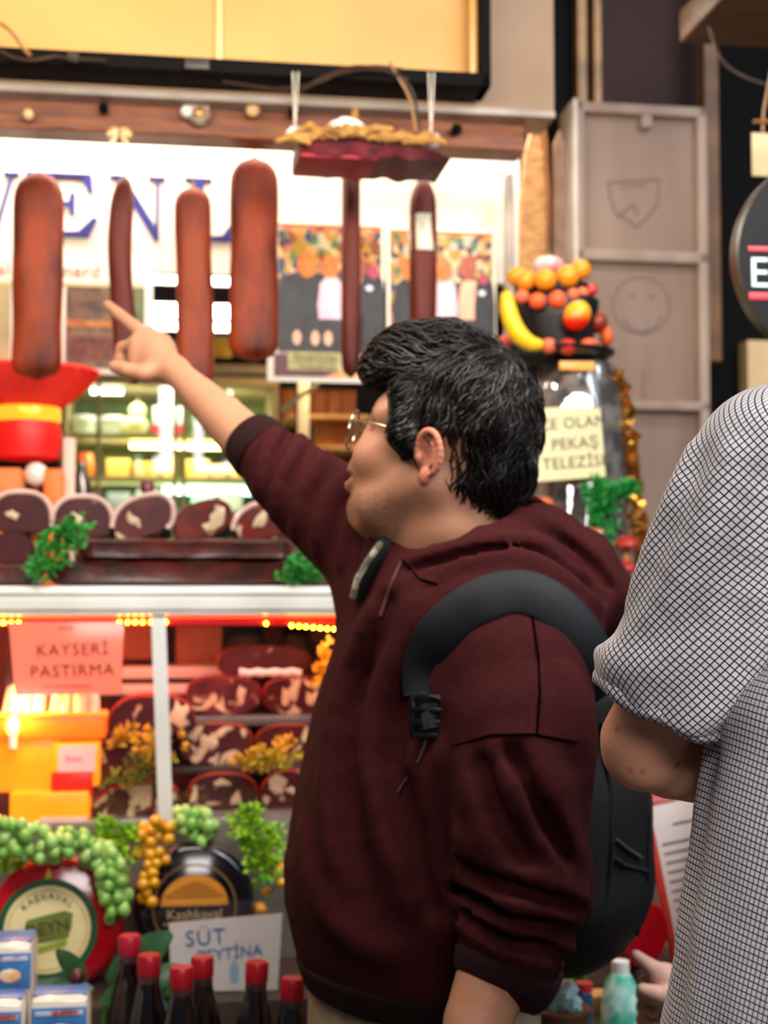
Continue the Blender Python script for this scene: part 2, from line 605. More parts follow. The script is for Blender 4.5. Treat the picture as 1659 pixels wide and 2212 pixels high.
def crowd_mat(name, seed):
    """mottled bright crowd print: hard colour patches, flat on paper"""
    m = bpy.data.materials.new(name)
    m.use_nodes = True
    nt = m.node_tree
    b = nt.nodes['Principled BSDF']
    b.inputs['Roughness'].default_value = .4
    tc = nt.nodes.new('ShaderNodeTexCoord')
    v = nt.nodes.new('ShaderNodeTexVoronoi')
    v.inputs['Scale'].default_value = 62
    mp = nt.nodes.new('ShaderNodeMapping')
    mp.inputs['Location'].default_value = (seed, seed * .7, seed * .3)
    nt.links.new(tc.outputs['Object'], mp.inputs[0])
    nt.links.new(mp.outputs[0], v.inputs['Vector'])
    r = nt.nodes.new('ShaderNodeValToRGB')
    r.color_ramp.interpolation = 'CONSTANT'
    cols = ['#a8701e', '#c9a878', '#7a3a20', '#3f6a34', '#a8a090', '#a8664a', '#2a3a5a', '#96781e', '#4a2818', '#b08a4a']
    el = r.color_ramp.elements
    while len(el) < len(cols):
        el.new(0.5)
    for i, c in enumerate(cols):
        el[i].position = i / len(cols)
        el[i].color = (*hexc(c), 1)
    sp = nt.nodes.new('ShaderNodeSeparateColor')
    nt.links.new(v.outputs['Color'], sp.inputs[0])
    nt.links.new(sp.outputs[0], r.inputs[0])
    nt.links.new(r.outputs[0], b.inputs['Base Color'])
    return m


PPW = 0.575
# left photo poster
e, P = poster_base('photo_poster', (578, 480, 830, 826), PPW, 'photo poster of a group of men in suits, nearer the broad sausage')
M_crowd = crowd_mat('print_crowd_a', 3.1)
print_poly(e, P, [(600, 486), (824, 486), (824, 765), (600, 765)], M_crowd, 1, 'photo')
print_poly(e, P, [(600, 486), (824, 486), (824, 492), (600, 492)], mat('print_red_band', '#b5552c', .5), 2)
print_poly(e, P, torso(662, 590, 118, 762), M_suit, 3)
print_poly(e, P, oval(663, 575, 22, 27), M_face, 4)
print_poly(e, P, torso(714, 600, 52, 690), M_pinkshirt, 5)
print_poly(e, P, [(690, 690), (735, 690), (738, 762), (690, 762)], M_suit, 4)
print_poly(e, P, oval(712, 578, 18, 24), M_face, 6)
print_poly(e, P, torso(772, 600, 58, 680), M_peach, 5)
print_poly(e, P, torso(803, 590, 52, 762), M_suit, 6)
print_poly(e, P, [(760, 680), (785, 680), (785, 762), (752, 762)], M_suit, 6)
print_poly(e, P, oval(770, 572, 19, 25), M_facered, 7)
print_poly(e, P, oval(806, 586, 12, 15), mat('print_rose', '#a03a5a', .5), 7)
print_poly(e, P, oval(797, 621, 8, 6), mat('print_badge', '#cfd2dd', .5), 8)
for cx in (641, 680, 708):
    print_poly(e, P, oval(cx, 732, 9, 16), M_peach, 7)
print_poly(e, P, [(592, 768), (735, 758), (735, 815), (592, 815)], mat('print_plum', '#4a2530', .5, color2='#5a2f36', scale=40), 2)
print_poly(e, P, [(622, 762), (734, 762), (734, 800), (622, 800)], M_olive, 4, 'caption')
for j, yy in enumerate((769, 779, 791)):
    print_poly(e, P, [(632 + 6 * j, yy), (726, yy), (726, yy + 4), (632 + 6 * j, yy + 4)], mat('print_ink', '#4c4a2e', .5), 5, 'caption_line')
print_poly(e, P, [(740, 770), (824, 770), (824, 814), (700, 814), (740, 800)], mat('print_orange', '#d9822b', .5, color2='#e0a060', scale=30), 3)

# right photo poster
e, P = poster_base('photo_poster', (836, 492, 1072, 838), PPW, 'photo poster of a group of men in suits, beside the fruit stand')
M_crowd2 = crowd_mat('print_crowd_b', 8.4)
print_poly(e, P, [(842, 500), (1064, 500), (1064, 800), (842, 800)], M_crowd2, 1, 'photo')
print_poly(e, P, [(842, 500), (1064, 500), (1064, 506), (842, 506)], mat('print_red_band', '#b5552c', .5), 2)
print_poly(e, P, torso(888, 605, 74, 790), M_suit, 3)
print_poly(e, P, oval(884, 585, 18, 25), M_face, 4)
print_poly(e, P, torso(962, 605, 46, 700), M_pinkshirt, 5)
print_poly(e, P, oval(958, 585, 18, 25), M_face, 6)
print_poly(e, P, torso(992, 610, 30, 790), M_suit, 4)
print_poly(e, P, torso(1015, 605, 48, 690), M_peach, 5)
print_poly(e, P, torso(1046, 600, 40, 790), M_suit, 6)
print_poly(e, P, [(940, 690), (1050, 690), (1050, 795), (940, 795)], M_suit, 4)
print_poly(e, P, oval(1010, 578, 19, 26), M_facered, 7)
print_poly(e, P, oval(1043, 602, 10, 12), mat('print_rose', '#a03a5a', .5), 7)
print_poly(e, P, oval(1040, 632, 8, 6), mat('print_badge', '#cfd2dd', .5), 8)

# framed market photograph on the left, with the orange heading
e, P = poster_base('picture_board', (-160, 556, 330, 806), PPW - .01, 'wide picture board with orange heading behind the leftmost sausages', cat='picture')
lettering('E al Tannınerd', 0.042, mat('print_heading', '#c2602a', .5), e, Vector(P(85, 584, 2)), extrude=.0003, spacing=1.05)
print_poly(e, P, [(-155, 608), (312, 608), (312, 616), (-155, 616)], mat('print_gold_rule', '#c9b889', .4), 2)
print_poly(e, P, [(140, 616), (312, 616), (312, 792), (140, 792)], mat('print_stall_photo', '#3e2a22', .45, color2='#7a5a3c', scale=30, detail=5), 2, 'photo')
print_poly(e, P, [(140, 688), (312, 694), (312, 704), (140, 704)], mat('print_counter', '#a0552a', .5, color2='#c28a3a', scale=40), 3)
print_poly(e, P, [(150, 725), (305, 722), (305, 770), (150, 776)], mat('print_meat', '#7a3a30', .5, color2='#4a211c', scale=50), 3)
print_poly(e, P, [(285, 618), (312, 618), (312, 700), (285, 700)], mat('print_green', '#6d7a4a', .5, color2='#4c5a38', scale=40), 3)
print_poly(e, P, [(-150, 616), (20, 616), (20, 792), (-150, 792)], mat('print_pale', '#a89a6a', .45, color2='#8f8458', scale=15), 2, 'photo')

# ------------------------------------------------------------------ refrigerated cabinet at the back of the shop
BW = 1.55
M_fridge = mat('cabinet_cream', '#b9ad82', .4, color2='#a89c72', scale=6)
M_shelf = mat('shelf_cream', '#cfd0a0', .3, color2='#c2c492', scale=6)
M_green = mat('cabinet_green', '#3f5a3c', .5, color2='#7aa052', scale=9, lo=.4, hi=.6)


def fpt(px, py, w):
    return fl(px, py, w)


cx0, cx1 = fpt(128, 940, BW)[0], fpt(602, 940, BW)[0]
cz0, cz1 = 0.0, fpt(400, 812, BW)[2]
cc = (cx0 + cx1) / 2
hw = (cx1 - cx0) / 2
cab = empty('display_fridge', fw(cc, BW, 0), 'tall glass-fronted fridge with pale shelves behind the counter', 'fridge')
MB().box((-hw, 0.44, 0), (hw, 0.48, cz1)).build('back_panel', M_green, cab)
for s in (-1, 1):
    MB().box((s * hw - .02 * (s > 0), 0, 0), (s * hw + .02 * (s < 0), 0.46, cz1), .003).build('side_panel', M_fridge, cab)
MB().box((-hw, -0.01, cz1 - .03), (hw, 0.46, cz1), .004).build('top_panel', M_fridge, cab)
MB().box((-hw, 0, 0), (hw, 0.46, 0.9), .004).build('base', M_fridge, cab)
shz = [fpt(400, 936, BW)[2], fpt(400, 1030, BW)[2], fpt(400, 1100, BW)[2]]
for z in shz:
    MB().box((-hw + .02, 0.02, z - .016), (hw - .02, 0.44, z), .002).build('shelf', M_shelf, cab)
for px in (213, 378, 398):
    uu = fpt(px, 940, BW)[0] - cc
    MB().box((uu - .006, -0.012, .9), (uu + .006, 0.002, cz1 - .03), .001).build('mullion', M_fridge, cab)
MB().box((-hw + .02, 0.004, .9), (hw - .02, 0.008, cz1 - .03)).build('glass_door', glass_mat('cabinet_glass', (.97, 1, .98), .05), cab)
M_ylamp = mat('fridge_lamp_yellow', '#fff0b0', .5, emit='#ffe28a', estr=9)
M_blamp = mat('fridge_lamp_cool', '#e8ffff', .5, emit='#c8fff2', estr=4)
MB().tube([(-hw + .2, 0.09, shz[0] - .03), (hw - .06, 0.09, shz[0] - .03)], .008, 8).build('shelf_light', M_ylamp, cab)
MB().tube([(-.02, 0.16, shz[1] - .03), (hw - .06, 0.16, shz[1] - .03)], .012, 8).build('shelf_light', M_blamp, cab)
a = fpt(196, 842, BW)[0] - cc
b = fpt(264, 842, BW)[0] - cc
MB().tube([(a, 0.03, fpt(230, 842, BW)[2]), (b, 0.03, fpt(230, 842, BW)[2])], .0085, 8).build('shelf_light', M_tubewhite, cab)


def fridge_item(name, mb, m, px, zi, w, label, cat, smooth=True):
    u = fl(px, 930, BW + w)[0]
    return tag(mb.build(name, m, None, fw(u, BW + w, zi), FA, smooth=smooth), label, cat)


M_tubw = mat('tub_white', '#dfe6e0', .35, color2='#cdd6d0', scale=12)
M_cheese = mat('cheese_yellow', '#d8b45a', .5, color2='#c79a38', scale=14, bump=.1)
M_redbox = mat('box_red', '#b8323a', .4, color2='#a0242e', scale=12)
tubp = [(0.0, 0), (.034, 0), (.040, .045), (.042, .047), (.042, .055), (.03, .06), (0, .06)]
for i, px in enumerate((182, 246)):
    fridge_item('plastic_tub', MB().lathe(tubp, 18), M_tubw, px, shz[0], .12, ['white plastic tub at the left end of the top fridge shelf', 'white plastic tub beside the cream gourd in the fridge'][i], 'tub')
g = empty('gourd_cheese', fw(fl(292, 930, BW + .1)[0], BW + .1, shz[0]), 'cream gourd-shaped cheese standing on the top fridge shelf', 'cheese')
MB().ball((0, 0, .03), (.04, .04, .032), 14, 8).ball((.006, 0, .075), (.026, .026, .026), 12, 8).build('body', mat('cream_cheese', '#e6dcae', .5, color2='#d8cb96', scale=10), g)
MB().tube([(.006, 0, .098), (.008, 0, .112)], [.006, .002], 6).build('knot', mat('cord_tan', '#a3803f', .7, color2='#8a6a30', scale=40), g)
rb = empty('cake_box', fw(fl(362, 930, BW + .12)[0], BW + .12, shz[0]), 'red and white box on the top fridge shelf', 'box')
MB().box((-.05, 0, 0), (.05, .1, .038), .003).build('carton', M_redbox, rb)
MB().box((-.045, .002, .038), (.045, .098, .095), .006).build('lid', M_tubw, rb)
for i, (px, sx, sz, dw) in enumerate(((256, .036, .06, .1), (316, .036, .05, .08), (366, .024, .075, .14), (424, .040, .06, .1), (474, .022, .045, .09), (520, .034, .065, .12))):
    fridge_item('cheese_block', MB().box((-sx, 0, 0), (sx, .1, sz), .004), M_cheese, px, shz[1], dw,
                '%s yellow cheese block from the left on the lit fridge shelf' % ['first', 'second', 'third', 'fourth', 'fifth', 'sixth'][i], 'cheese')
fridge_item('orange_jar', MB().lathe([(0, 0), (.02, 0), (.021, .05), (.016, .058), (.016, .07), (0, .07)], 14), mat('jar_orange', '#c9762a', .3, color2='#b5601c', scale=14), 190, shz[1] + .004, .1, 'small orange jar left of the yellow cheese blocks', 'jar')
for i, (px, c) in enumerate(((182, '#b9c9b4'), (258, '#4a4c52'), (320, '#8a8f98'), (440, '#7fc0b0'), (500, '#9a9a94'))):
    mm = mat('carton_%d' % i, c, .45, color2='#6a7a72', scale=14)
    fridge_item('milk_carton', MB().box((-.035, 0, 0), (.035, .06, .05 + .008 * (i % 3)), .003), mm, px, shz[2], .12,
                ['pale green carton at the left end of the bottom fridge shelf', 'black carton on the bottom fridge shelf', 'grey carton on the bottom fridge shelf beside the black one', 'teal carton on the bottom fridge shelf', 'grey carton nearest the sleeve on the bottom fridge shelf'][i], 'carton')

# cabinet top: framed header, pale bar, yellow crates, tube lamps above
u0, u1 = fl(452, 800, BW)[0], fl(604, 800, BW)[0]
hd = empty('header_board', fw((u0 + u1) / 2, BW - .03, fl(520, 812, BW)[2] + .004), 'grey and black header rail on top of the fridge', 'rail')
hz = fl(520, 785, BW)[2] - fl(520, 812, BW)[2]
h2 = (u1 - u0) / 2 + .25
MB().box((-h2, 0, 0), (h2, .05, hz * .7), .003).build('grey_rail', M_greytrim, hd)
MB().box((-h2, -.01, hz * .7), (h2, .05, hz * 1.15), .003).build('black_rail', M_black, hd)
zbase = fl(520, 812, BW)[2] + .004 + hz * 1.15
for i, (px, sx, h) in enumerate(((478, .032, .07), (412, .05, .055), (560, .05, .08))):
    uu = fl(px, 770, BW)[0]
    tag(MB().box((-sx, 0, 0), (sx, .08, h), .012).build('yellow_packet', mat('packet_yellow', '#d6b24a', .4, color2='#c39a2e', scale=12), None, fw(uu, BW, zbase), FA),
        ['yellow packet on the fridge rail, glimpsed between two sausages', 'yellow packet on the fridge rail, behind the pointing wrist', 'yellow packet on the fridge rail, behind the broad sausage'][i], 'packet')
for i, (y, r, xa, xb) in enumerate(((604, .0155, 318, 520), (672, .024, 318, 520), (705, .014, 318, 520))):
    u0, u1 = fl(xa, y, 2.2)[0], fl(xb, y, 2.2)[0]
    ee = empty('ceiling_tube_lamp', fw((u0 + u1) / 2, 2.2, fl(420, y, 2.2)[2]), ['topmost', 'thickest', 'lowest'][i] + ' of the three white tube lamps at the back of the shop', 'lamp', 'tube lamps at the back')
    l2 = (u1 - u0) / 2
    MB().tube([(-l2, 0, 0), (l2, 0, 0)], r, 10).build('tube', mat('tube_far', '#ffffff', .5, emit='#fffaf0', estr=8), ee)
    MB().box((-l2, .02, -.01), (l2, .05, .012), .002).build('housing', M_white, ee)

# wooden shelf unit with orange glow, right of the fridge
u0, u1 = max(fl(604, 920, 1.3)[0], cx1 + .01), fl(800, 920, 1.3)[0]
sh = empty('wooden_shelf', fw((u0 + u1) / 2, 1.3, 0), 'orange wooden shelf unit behind the man\'s glasses', 'shelf')
h2 = (u1 - u0) / 2
zt = fl(700, 810, 1.3)[2]
for i in range(5):
    MB().box((-h2 + i * h2 * .4 + .002, .3, .9), (-h2 + (i + 1) * h2 * .4 - .002, .32, zt), .002).build('plank', M_orangewood, sh)
for y in (962, 895, 1040):
    z = fl(700, y, 1.3)[2]
    MB().box((-h2, 0, z - .012), (h2, .3, z), .002).build('shelf_board', mat('shelf_edge', '#d6b48a', .5, color2='#b98a52', scale=9), sh)
up = fl(656, 900, 1.28)[0] - (u0 + u1) / 2
MB().box((up - .016, -.02, 0), (up + .016, 0, zt), .003).build('upright', M_white, sh)
zz = fl(700, 962, 1.3)[2]
for i, (px, c) in enumerate(((700, '#c77a2a'), (738, '#b0561c'), (772, '#d08a3a'))):
    uu = fl(px, 940, 1.4)[0]
    tag(MB().box((-.028, 0, 0), (.028, .08, .075), .004).build('wooden_crate', mat('crate_%d' % i, c, .55, color2='#8a4a14', scale=20), None, fw(uu, 1.36, zz + .001), FA),
        ['leftmost', 'middle', 'rightmost'][i] + ' orange crate on the wooden shelf', 'crate', 'crates on the wooden shelf')
b0, b1 = fl(612, 880, 1.24), fl(690, 825, 1.24)
uo = (u0 + u1) / 2
MB().tube([(b0[0] - uo, -.02, b0[2]), (b1[0] - uo, -.02, b1[2])], .008, 8).build('slanted_bar', M_steel, sh)
for zz_, pw in ((cz1 - .05, 1.1), (shz[0] - .03, .9), (shz[1] - .03, .8)):
    area_light('fridge_shelf_light', fw(cc, BW + .05, zz_), fw(cc, BW + .25, zz_ - .2), .5, pw, (1, .95, .72), .04)
point_light('wooden_shelf_glow', fw(fl(720, 850, 1.15)[0], 1.15, zt + .05), 3, (1, .6, .2), .04)
# ------------------------------------------------------------------ hanging sausages
M_saus = [mat('sausage_skin_a', '#8c320a', .5, color2='#3c0d03', scale=14, stretch=(1, 1, .35), bump=.12, bscale=26, spec=.25),
          mat('sausage_skin_b', '#8a3814', .5, color2='#561607', scale=14, stretch=(1, 1, .35), bump=.12, bscale=26, spec=.25),
          mat('sausage_skin_c', '#5c1b0c', .5, color2='#360a04', scale=14, stretch=(1, 1, .35), bump=.12, bscale=26, spec=.25)]
M_string = mat('twine', '#b98a4a', .8, color2='#9a7038', scale=60)
M_hook = mat('brass_hook', '#b58a45', .3, .9, color2='#8a642c', scale=30)
HW = 0.30


def hanging_sausage(px0, px1, py0, py1, thick, m, label, hook_y, w=HW, top=.22, bot=.12, yaw=0.0, sway=0.0, band=None, pinch=0.35):
    u0, u1 = fl(px0, (py0 + py1) / 2, w)[0], fl(px1, (py0 + py1) / 2, w)[0]
    px = (px0 + px1) / 2
    zt, zb = fl(px, py0, w)[2], fl(px, py1, w)[2]
    wd, H = u1 - u0, zt - zb
    e = empty('hanging_sausage', fw((u0 + u1) / 2, w, zb), label, 'sausage', 'sausages hanging from the beam')
    n, k = 30, 20
    vs, fs = [], []
    sd = random.random() * 10
    for i in range(n + 1):
        t = i / n
        z = t * H
        if t < bot:
            q = math.sqrt(max(0, 1 - (1 - t / bot) ** 2.4))
        elif t > 1 - top:
            s = (t - 1 + top) / top
            q = (1 - s ** 2.2) ** .6 * (1 - pinch * 0) if s < 1 else 0
        else:
            q = 1
        q *= 1 + .02 * math.sin(7 * t + sd) + .015 * math.sin(17 * t + 2 * sd)
        xo = sway * wd * math.sin(t * 5 + sd)
        for j in range(k):
            th = 2 * PI * j / k
            c, s_ = math.cos(th), math.sin(th)
            x = wd / 2 * q * math.copysign(abs(c) ** .6, c) + xo
            y = thick / 2 * max(q, .02) ** .7 * math.copysign(abs(s_) ** .7, s_) * (1 + .06 * math.sin(9 * t + 3 * th + sd))
            vs.append((x * math.cos(yaw) - y * math.sin(yaw), x * math.sin(yaw) + y * math.cos(yaw), z))
    for i in range(n):
        for j in range(k):
            fs.append((i * k + j, i * k + (j + 1) % k, (i + 1) * k + (j + 1) % k, (i + 1) * k + j))
    fs.append(tuple(range(k))[::-1])
    MB().add(vs, fs).build('casing', m, e)
    zh = fl(px, hook_y, w)[2] - zb
    xt = sway * wd * math.sin(5 + sd)
    MB().tube([(xt, 0, H - .01), (xt * .5, 0, H + .012), (0, 0, zh)], .0016, 5).build('string', M_string, e)
    pts = [(0, -.0, zh - .004), (0.006, 0, zh - .01), (0.012, 0, zh), (.008, 0, zh + .014), (0, .01, zh + .02), (-.004, .0, zh + .03)]
    MB().tube(pts, .0028, 6).ball((-.004, -.004, zh + .034), .008, 10, 6).build('hook', M_hook, e)
    if band:
        za, zb_ = fl(px, band[1], w)[2] - zb, fl(px, band[0], w)[2] - zb
        vs, fs = [], []
        for i, z in enumerate((za, zb_)):
            for j in range(k):
                th = 2 * PI * j / k
                vs.append(((wd / 2 + .0025) * math.cos(th), (thick / 2 + .003) * math.sin(th), z))
        for j in range(k):
            fs.append((j, (j + 1) % k, k + (j + 1) % k, k + j))
        MB().add(vs, fs).build('paper_label', mat('label_paper', '#cfc8b4', .5, color2='#a8a070', scale=30, lo=.45, hi=.55), e)
    return e


hanging_sausage(27, 136, 369, 822, .042, M_saus[0], 'broad dark orange flat sausage hanging at the far left over the red lantern', 262, top=.14, bot=.10)
hanging_sausage(240, 293, 378, 812, .05, M_saus[2], 'thin twisted sausage hanging just above the pointing fingertip', 300, top=.2, bot=.1, sway=.16)
hanging_sausage(379, 459, 402, 850, .045, M_saus[1], 'reddish sausage with rounded top hanging right of the pointing hand', 300, top=.10, bot=.1, sway=.05)
hanging_sausage(496, 601, 338, 783, .045, M_saus[0], 'broad glossy orange sausage hanging beside the left photo poster', 262, top=.13, bot=.10)
hanging_sausage(738, 778, 352, 818, .05, M_saus[2], 'very narrow sausage hanging below the suspended tray', 300, top=.05, bot=.08)
hanging_sausage(885, 942, 383, 800, .05, M_saus[2], 'sausage with a pale paper label band hanging above the man\'s hair', 300, top=.16, bot=.1, band=(468, 545))
# wall knobs, hook plates and dark bolts on the beam
M_knob = mat('knob_amber', '#c98a3a', .35, color2='#e6c08a', scale=20, coat=.3)
for px, py, r, m, lb in ((403, 250, .012, M_white, 'white knob left of the round disc on the beam'), (545, 246, .014, M_knob, 'amber knob on the beam above the broad glossy sausage'),
                         (64, 256, .011, M_knob, 'pale amber knob on the beam above the leftmost sausage'),
                         (225, 243, .010, M_black, 'black bolt on the beam left of the amber bow'), (632, 252, .010, M_black, 'black bolt on the beam left of the suspended tray'),
                         (981, 288, .011, M_black, 'black bolt on the beam right of the suspended tray')):
    u, _, z = fl(px, py, .18)
    tag(MB().lathe([(0, -.03), (r * .45, -.03), (r * .45, -.012), (r, -.008), (r, 0.002), (r * .6, .008), (0, .01)], 14, M=Matrix.Rotation(PI / 2, 4, 'X')).build('beam_knob', m, None, fw(u, .152, z), FA), lb, 'knob', 'knobs and bolts along the beam')
u, _, z = fl(430, 243, .16)
dd = empty('round_disc', fw(u, .165, z), 'round grey disc ornament fixed to the beam between two knobs', 'disc')
RX = Matrix.Rotation(PI / 2, 4, 'X')
MB().lathe([(0, -.004), (.024, -.004), (.026, 0), (.022, .006), (.012, .004), (0, .008)], 24, M=RX).build('disc', mat('disc_grey', '#a08a74', .4, .3, color2='#6a5440', scale=40), dd)
MB().lathe([(0, .004), (.007, .004), (.007, .014), (0, .016)], 12, M=RX).build('boss', M_hook, dd)
u, _, z = fl(258, 285, .16)
bb = empty('amber_bow', fw(u, .16, z), 'amber ribbon bow nailed under the beam above the thin sausage', 'bow')
for s in (-1, 1):
    MB().ball((s * .013, -.004, -.002), (.014, .005, .009), 12, 7, M=Matrix.Rotation(s * .6, 3, 'Y')).build('loop', M_knob, bb)
    MB().prism([(s * .004, -.004), (s * .020, -.022), (s * .010, -.026), (s * .001, -.006)], -.006, -.003).build('tail', M_knob, bb)

# ------------------------------------------------------------------ suspended tray under straw and red cloth
TW = .02
u0, u1 = fl(622, 330, TW)[0], fl(958, 330, TW)[0]
zb, zt = fl(790, 358, TW)[2], fl(790, 300, TW)[2]
tr = empty('hanging_tray', fw((u0 + u1) / 2, TW, zb), 'maroon tray with straw rim hung on white cords under the black frame', 'tray')
h2 = (u1 - u0) / 2
M_maroon = mat('maroon_cloth', '#6a1a26', .5, color2='#3e0d14', scale=25, bump=.2)
M_straw = mat('straw', '#b5863e', .7, color2='#7d5420', scale=40, bump=.4, bscale=120)
vs, fs = [], []
n = 26
for i in range(n + 1):
    t = i / n
    x = -h2 * .90 + t * h2 * 1.9
    dz = .003 * math.sin(t * 23) + .002 * math.sin(41 * t)
    top = (zt - zb) * (.72 if t < .82 else .72 * (1 - (t - .82) / .18) + .02)
    for (y, z) in ((-.06, dz), (-.07, top * .5), (-.05, top), (.09, top), (.1, top * .5), (.09, dz)):
        vs.append((x, y, z))
for i in range(n):
    for j in range(6):
        fs.append((i * 6 + j, i * 6 + (j + 1) % 6, (i + 1) * 6 + (j + 1) % 6, (i + 1) * 6 + j))
fs += [(0, 1, 2, 3, 4, 5), tuple(n * 6 + j for j in (5, 4, 3, 2, 1, 0))]
MB().add(vs, fs).build('tray_body', M_maroon, tr)
MB().box((-h2 * .88, -.055, -.004), (h2 * .1, .08, .004), .002).build('red_lining', mat('red_lining', '#b30f24', .5, color2='#8a0a1a', scale=15), tr)
for k in range(16):
    t = k / 15
    x0 = -h2 + t * h2 * 1.7
    zz = (zt - zb) * (.55 + .2 * random.random()) if t > .12 else (zt - zb) * .4
    pts = [(x0 - .03, -.074 + jit(.008), zz - .008 + jit(.006)), (x0, -.08 + jit(.004), zz + .004 + jit(.008)), (x0 + .035, -.076 + jit(.006), zz + jit(.01))]
    MB().tube(pts, [.004, .009, .005], 7).build('straw_twist', M_straw, tr)
MB().ball((-h2 * .28, -.05, (zt - zb) * 1.15), (.034, .02, .014), 14, 8, fn=lambda d: 1 + .12 * math.sin(5 * d[0] + 3 * d[2])).build('white_bundle', mat('white_cotton', '#efe3d6', .8, color2='#e0cfc0', scale=30), tr)
MB().tube([(-h2 * .22, -.04, (zt - zb) * .9), (-h2 * .18, -.02, (zt - zb) * 1.6), (-h2 * .15, -.01, (zt - zb) * 2.0)], [.012, .009, .006], 8).build('stalk', M_straw, tr)
for x, px in ((-h2 * .93, 643), (h2 * .80, 912)):
    zc = fl(px, 168, TW)[2] - zb
    MB().ball((x, -.03, (zt - zb) * .85), (.016, .014, .014), 10, 7, fn=lambda d: 1 + .25 * math.sin(7 * d[0] + 5 * d[2])).build('cord_knot', mat('plastic_white', '#e6e4e8', .3, color2='#d4d2d8', scale=20), tr)
    for s in (-.004, .006):
        MB().tube([(x, -.03, (zt - zb) * .9), (x + s, -.03, zc)], .0018, 5).build('cord', mat('cord_white', '#cfc5b8', .6, color2='#b5aa9a', scale=60), tr)

# ------------------------------------------------------------------ framed signboard above, its loose cables
SW = .07
bx1 = fl(1054, 100, SW)[0]
z0 = fl(520, 172, SW)[2]
sb = empty('signboard', fw(0, SW, z0), 'large cream signboard in a black frame above the stall', 'signboard')
M_board = mat('board_cream', '#c49a58', .55, color2='#b88c4c', scale=2.5)
xi = fl(1006, 100, SW)[0]
fr = fl(520, 140, SW)[2] - z0
MB().box((-2.6, .03, .01), (bx1 - .01, .05, 1.0)).build('panel', M_board, sb)
MB().box((-2.6, -.03, 0), (bx1, .055, fr), .004).build('bottom_rail', M_black, sb)
MB().box((bx1 - .022, -.03, 0), (bx1, .055, 1.0), .004).build('side_rail', M_black, sb)
MB().box((xi + .008, -.005, fr), (bx1 - .022, .03, 1.0), .002).build('inner_strip', mat('strip_gold', '#d9a45a', .3, color2='#c28a40', scale=10), sb)
xs = fl(474, 60, SW)[0]
MB().box((xs - .006, .022, fr), (xs + .006, .032, 1.0), .001).build('seam_strip', mat('seam_cream', '#e0c080', .35, color2='#d4b270', scale=8), sb)
for px, ww in ((425, .045), (160, .02)):
    uu = fl(px, 160, SW)[0]
    MB().box((uu - ww / 2, -.036, fr * .15), (uu + ww / 2, -.028, fr * .8), .001).build('clip_plate', mat('plate_grey', '#4a423e', .4, .3, color2='#3a3330', scale=20), sb)


def cable(pts, r, m, label, w=SW - .05):
    q = [fl(px, py, w) for px, py in pts]
    o = q[0]
    # smooth through the points
    P = [Vector((a[0] - o[0], jit(.006), a[2] - o[2])) for a in q]
    out = []
    for i in range(len(P) - 1):
        p0, p1, p2, p3 = P[max(i - 1, 0)], P[i], P[i + 1], P[min(i + 2, len(P) - 1)]
        for k in range(6):
            t = k / 6
            out.append(.5 * ((2 * p1) + (p2 - p0) * t + (2 * p0 - 5 * p1 + 4 * p2 - p3) * t * t + (3 * p1 - p0 - 3 * p2 + p3) * t ** 3))
    out.append(P[-1])
    return tag(MB().tube(out, r, 6).build('cable', m, None, fw(*o), FA), label, 'cable')


M_cable = mat('cable_brown', '#3a241a', .45, color2='#2a180f', scale=30)
M_cabletan = mat('cable_tan', '#a07848', .5, color2='#8a6236', scale=30)
cable([(520, 180), (560, 190), (640, 190), (700, 165), (760, 145), (830, 150), (880, 175)], .003, M_cable, 'brown cable looping under the black frame, uppermost of the bundle')
cable([(540, 186), (600, 194), (680, 182), (740, 158), (800, 152), (850, 160), (890, 200), (905, 285)], .003, M_cable, 'brown cable running down to the right end of the tray')
cable([(480, 178), (580, 192), (640, 200), (690, 175), (745, 150), (810, 142), (870, 152)], .0025, M_cable, 'thin brown cable crossing the middle of the bundle')
cable([(840, 135), (862, 170), (885, 215), (898, 285)], .003, M_cabletan, 'tan cable hanging straight down to the tray')
cable([(0, 108), (30, 122), (70, 130), (120, 122), (150, 128), (230, 132)], .003, M_cable, 'dark cable lying along the frame at the far left')
cable([(0, 50), (25, 70), (45, 95), (66, 122)], .004, M_cabletan, 'tan cable slanting across the cream board at the far left')
cable([(1500, -20), (1535, 60), (1560, 130), (1600, 165), (1662, 185)], .004, M_cable, 'dark cable drooping across the black recess, top right', w=.1)

# wooden board with rounded edge, right of the sign
u0, u1 = fl(1126, 420, .3)[0], fl(1184, 420, .3)[0]
zt, zb = fl(1155, 262, .3)[2], fl(1155, 640, .3)[2]
wb_ = empty('wooden_board', fw((u0 + u1) / 2, .3, zb), 'upright pale wooden board with a bowed right edge beside the sign', 'board')
h2, H = (u1 - u0) / 2, zt - zb
poly = [(-h2, 0)] + [(-h2 + .002, H * .55), (-h2 + .012, H * .82), (-.0, H)] + [(h2 * .5, H), (h2 * .8, H * .86), (h2, H * .6), (h2 * 1.0, H * .3), (h2 * .92, 0)]
MB().prism(poly, 0, .03).build('board', mat('board_pine', '#b98440', .5, color2='#8f5c22', scale=30, stretch=(1, 1, 3), bump=.3, bscale=60), wb_, smooth=False)
MB().tube([(h2 * .66, -.002, H * .97), (h2 * .82, -.002, H * .86), (h2 * 1.02, -.002, H * .6), (h2 * 1.02, -.002, H * .3), (h2 * .94, -.002, 0)], .006, 8).build('edge_band', mat('edge_brown', '#7a4a22', .4, color2='#5c3416', scale=20), wb_)
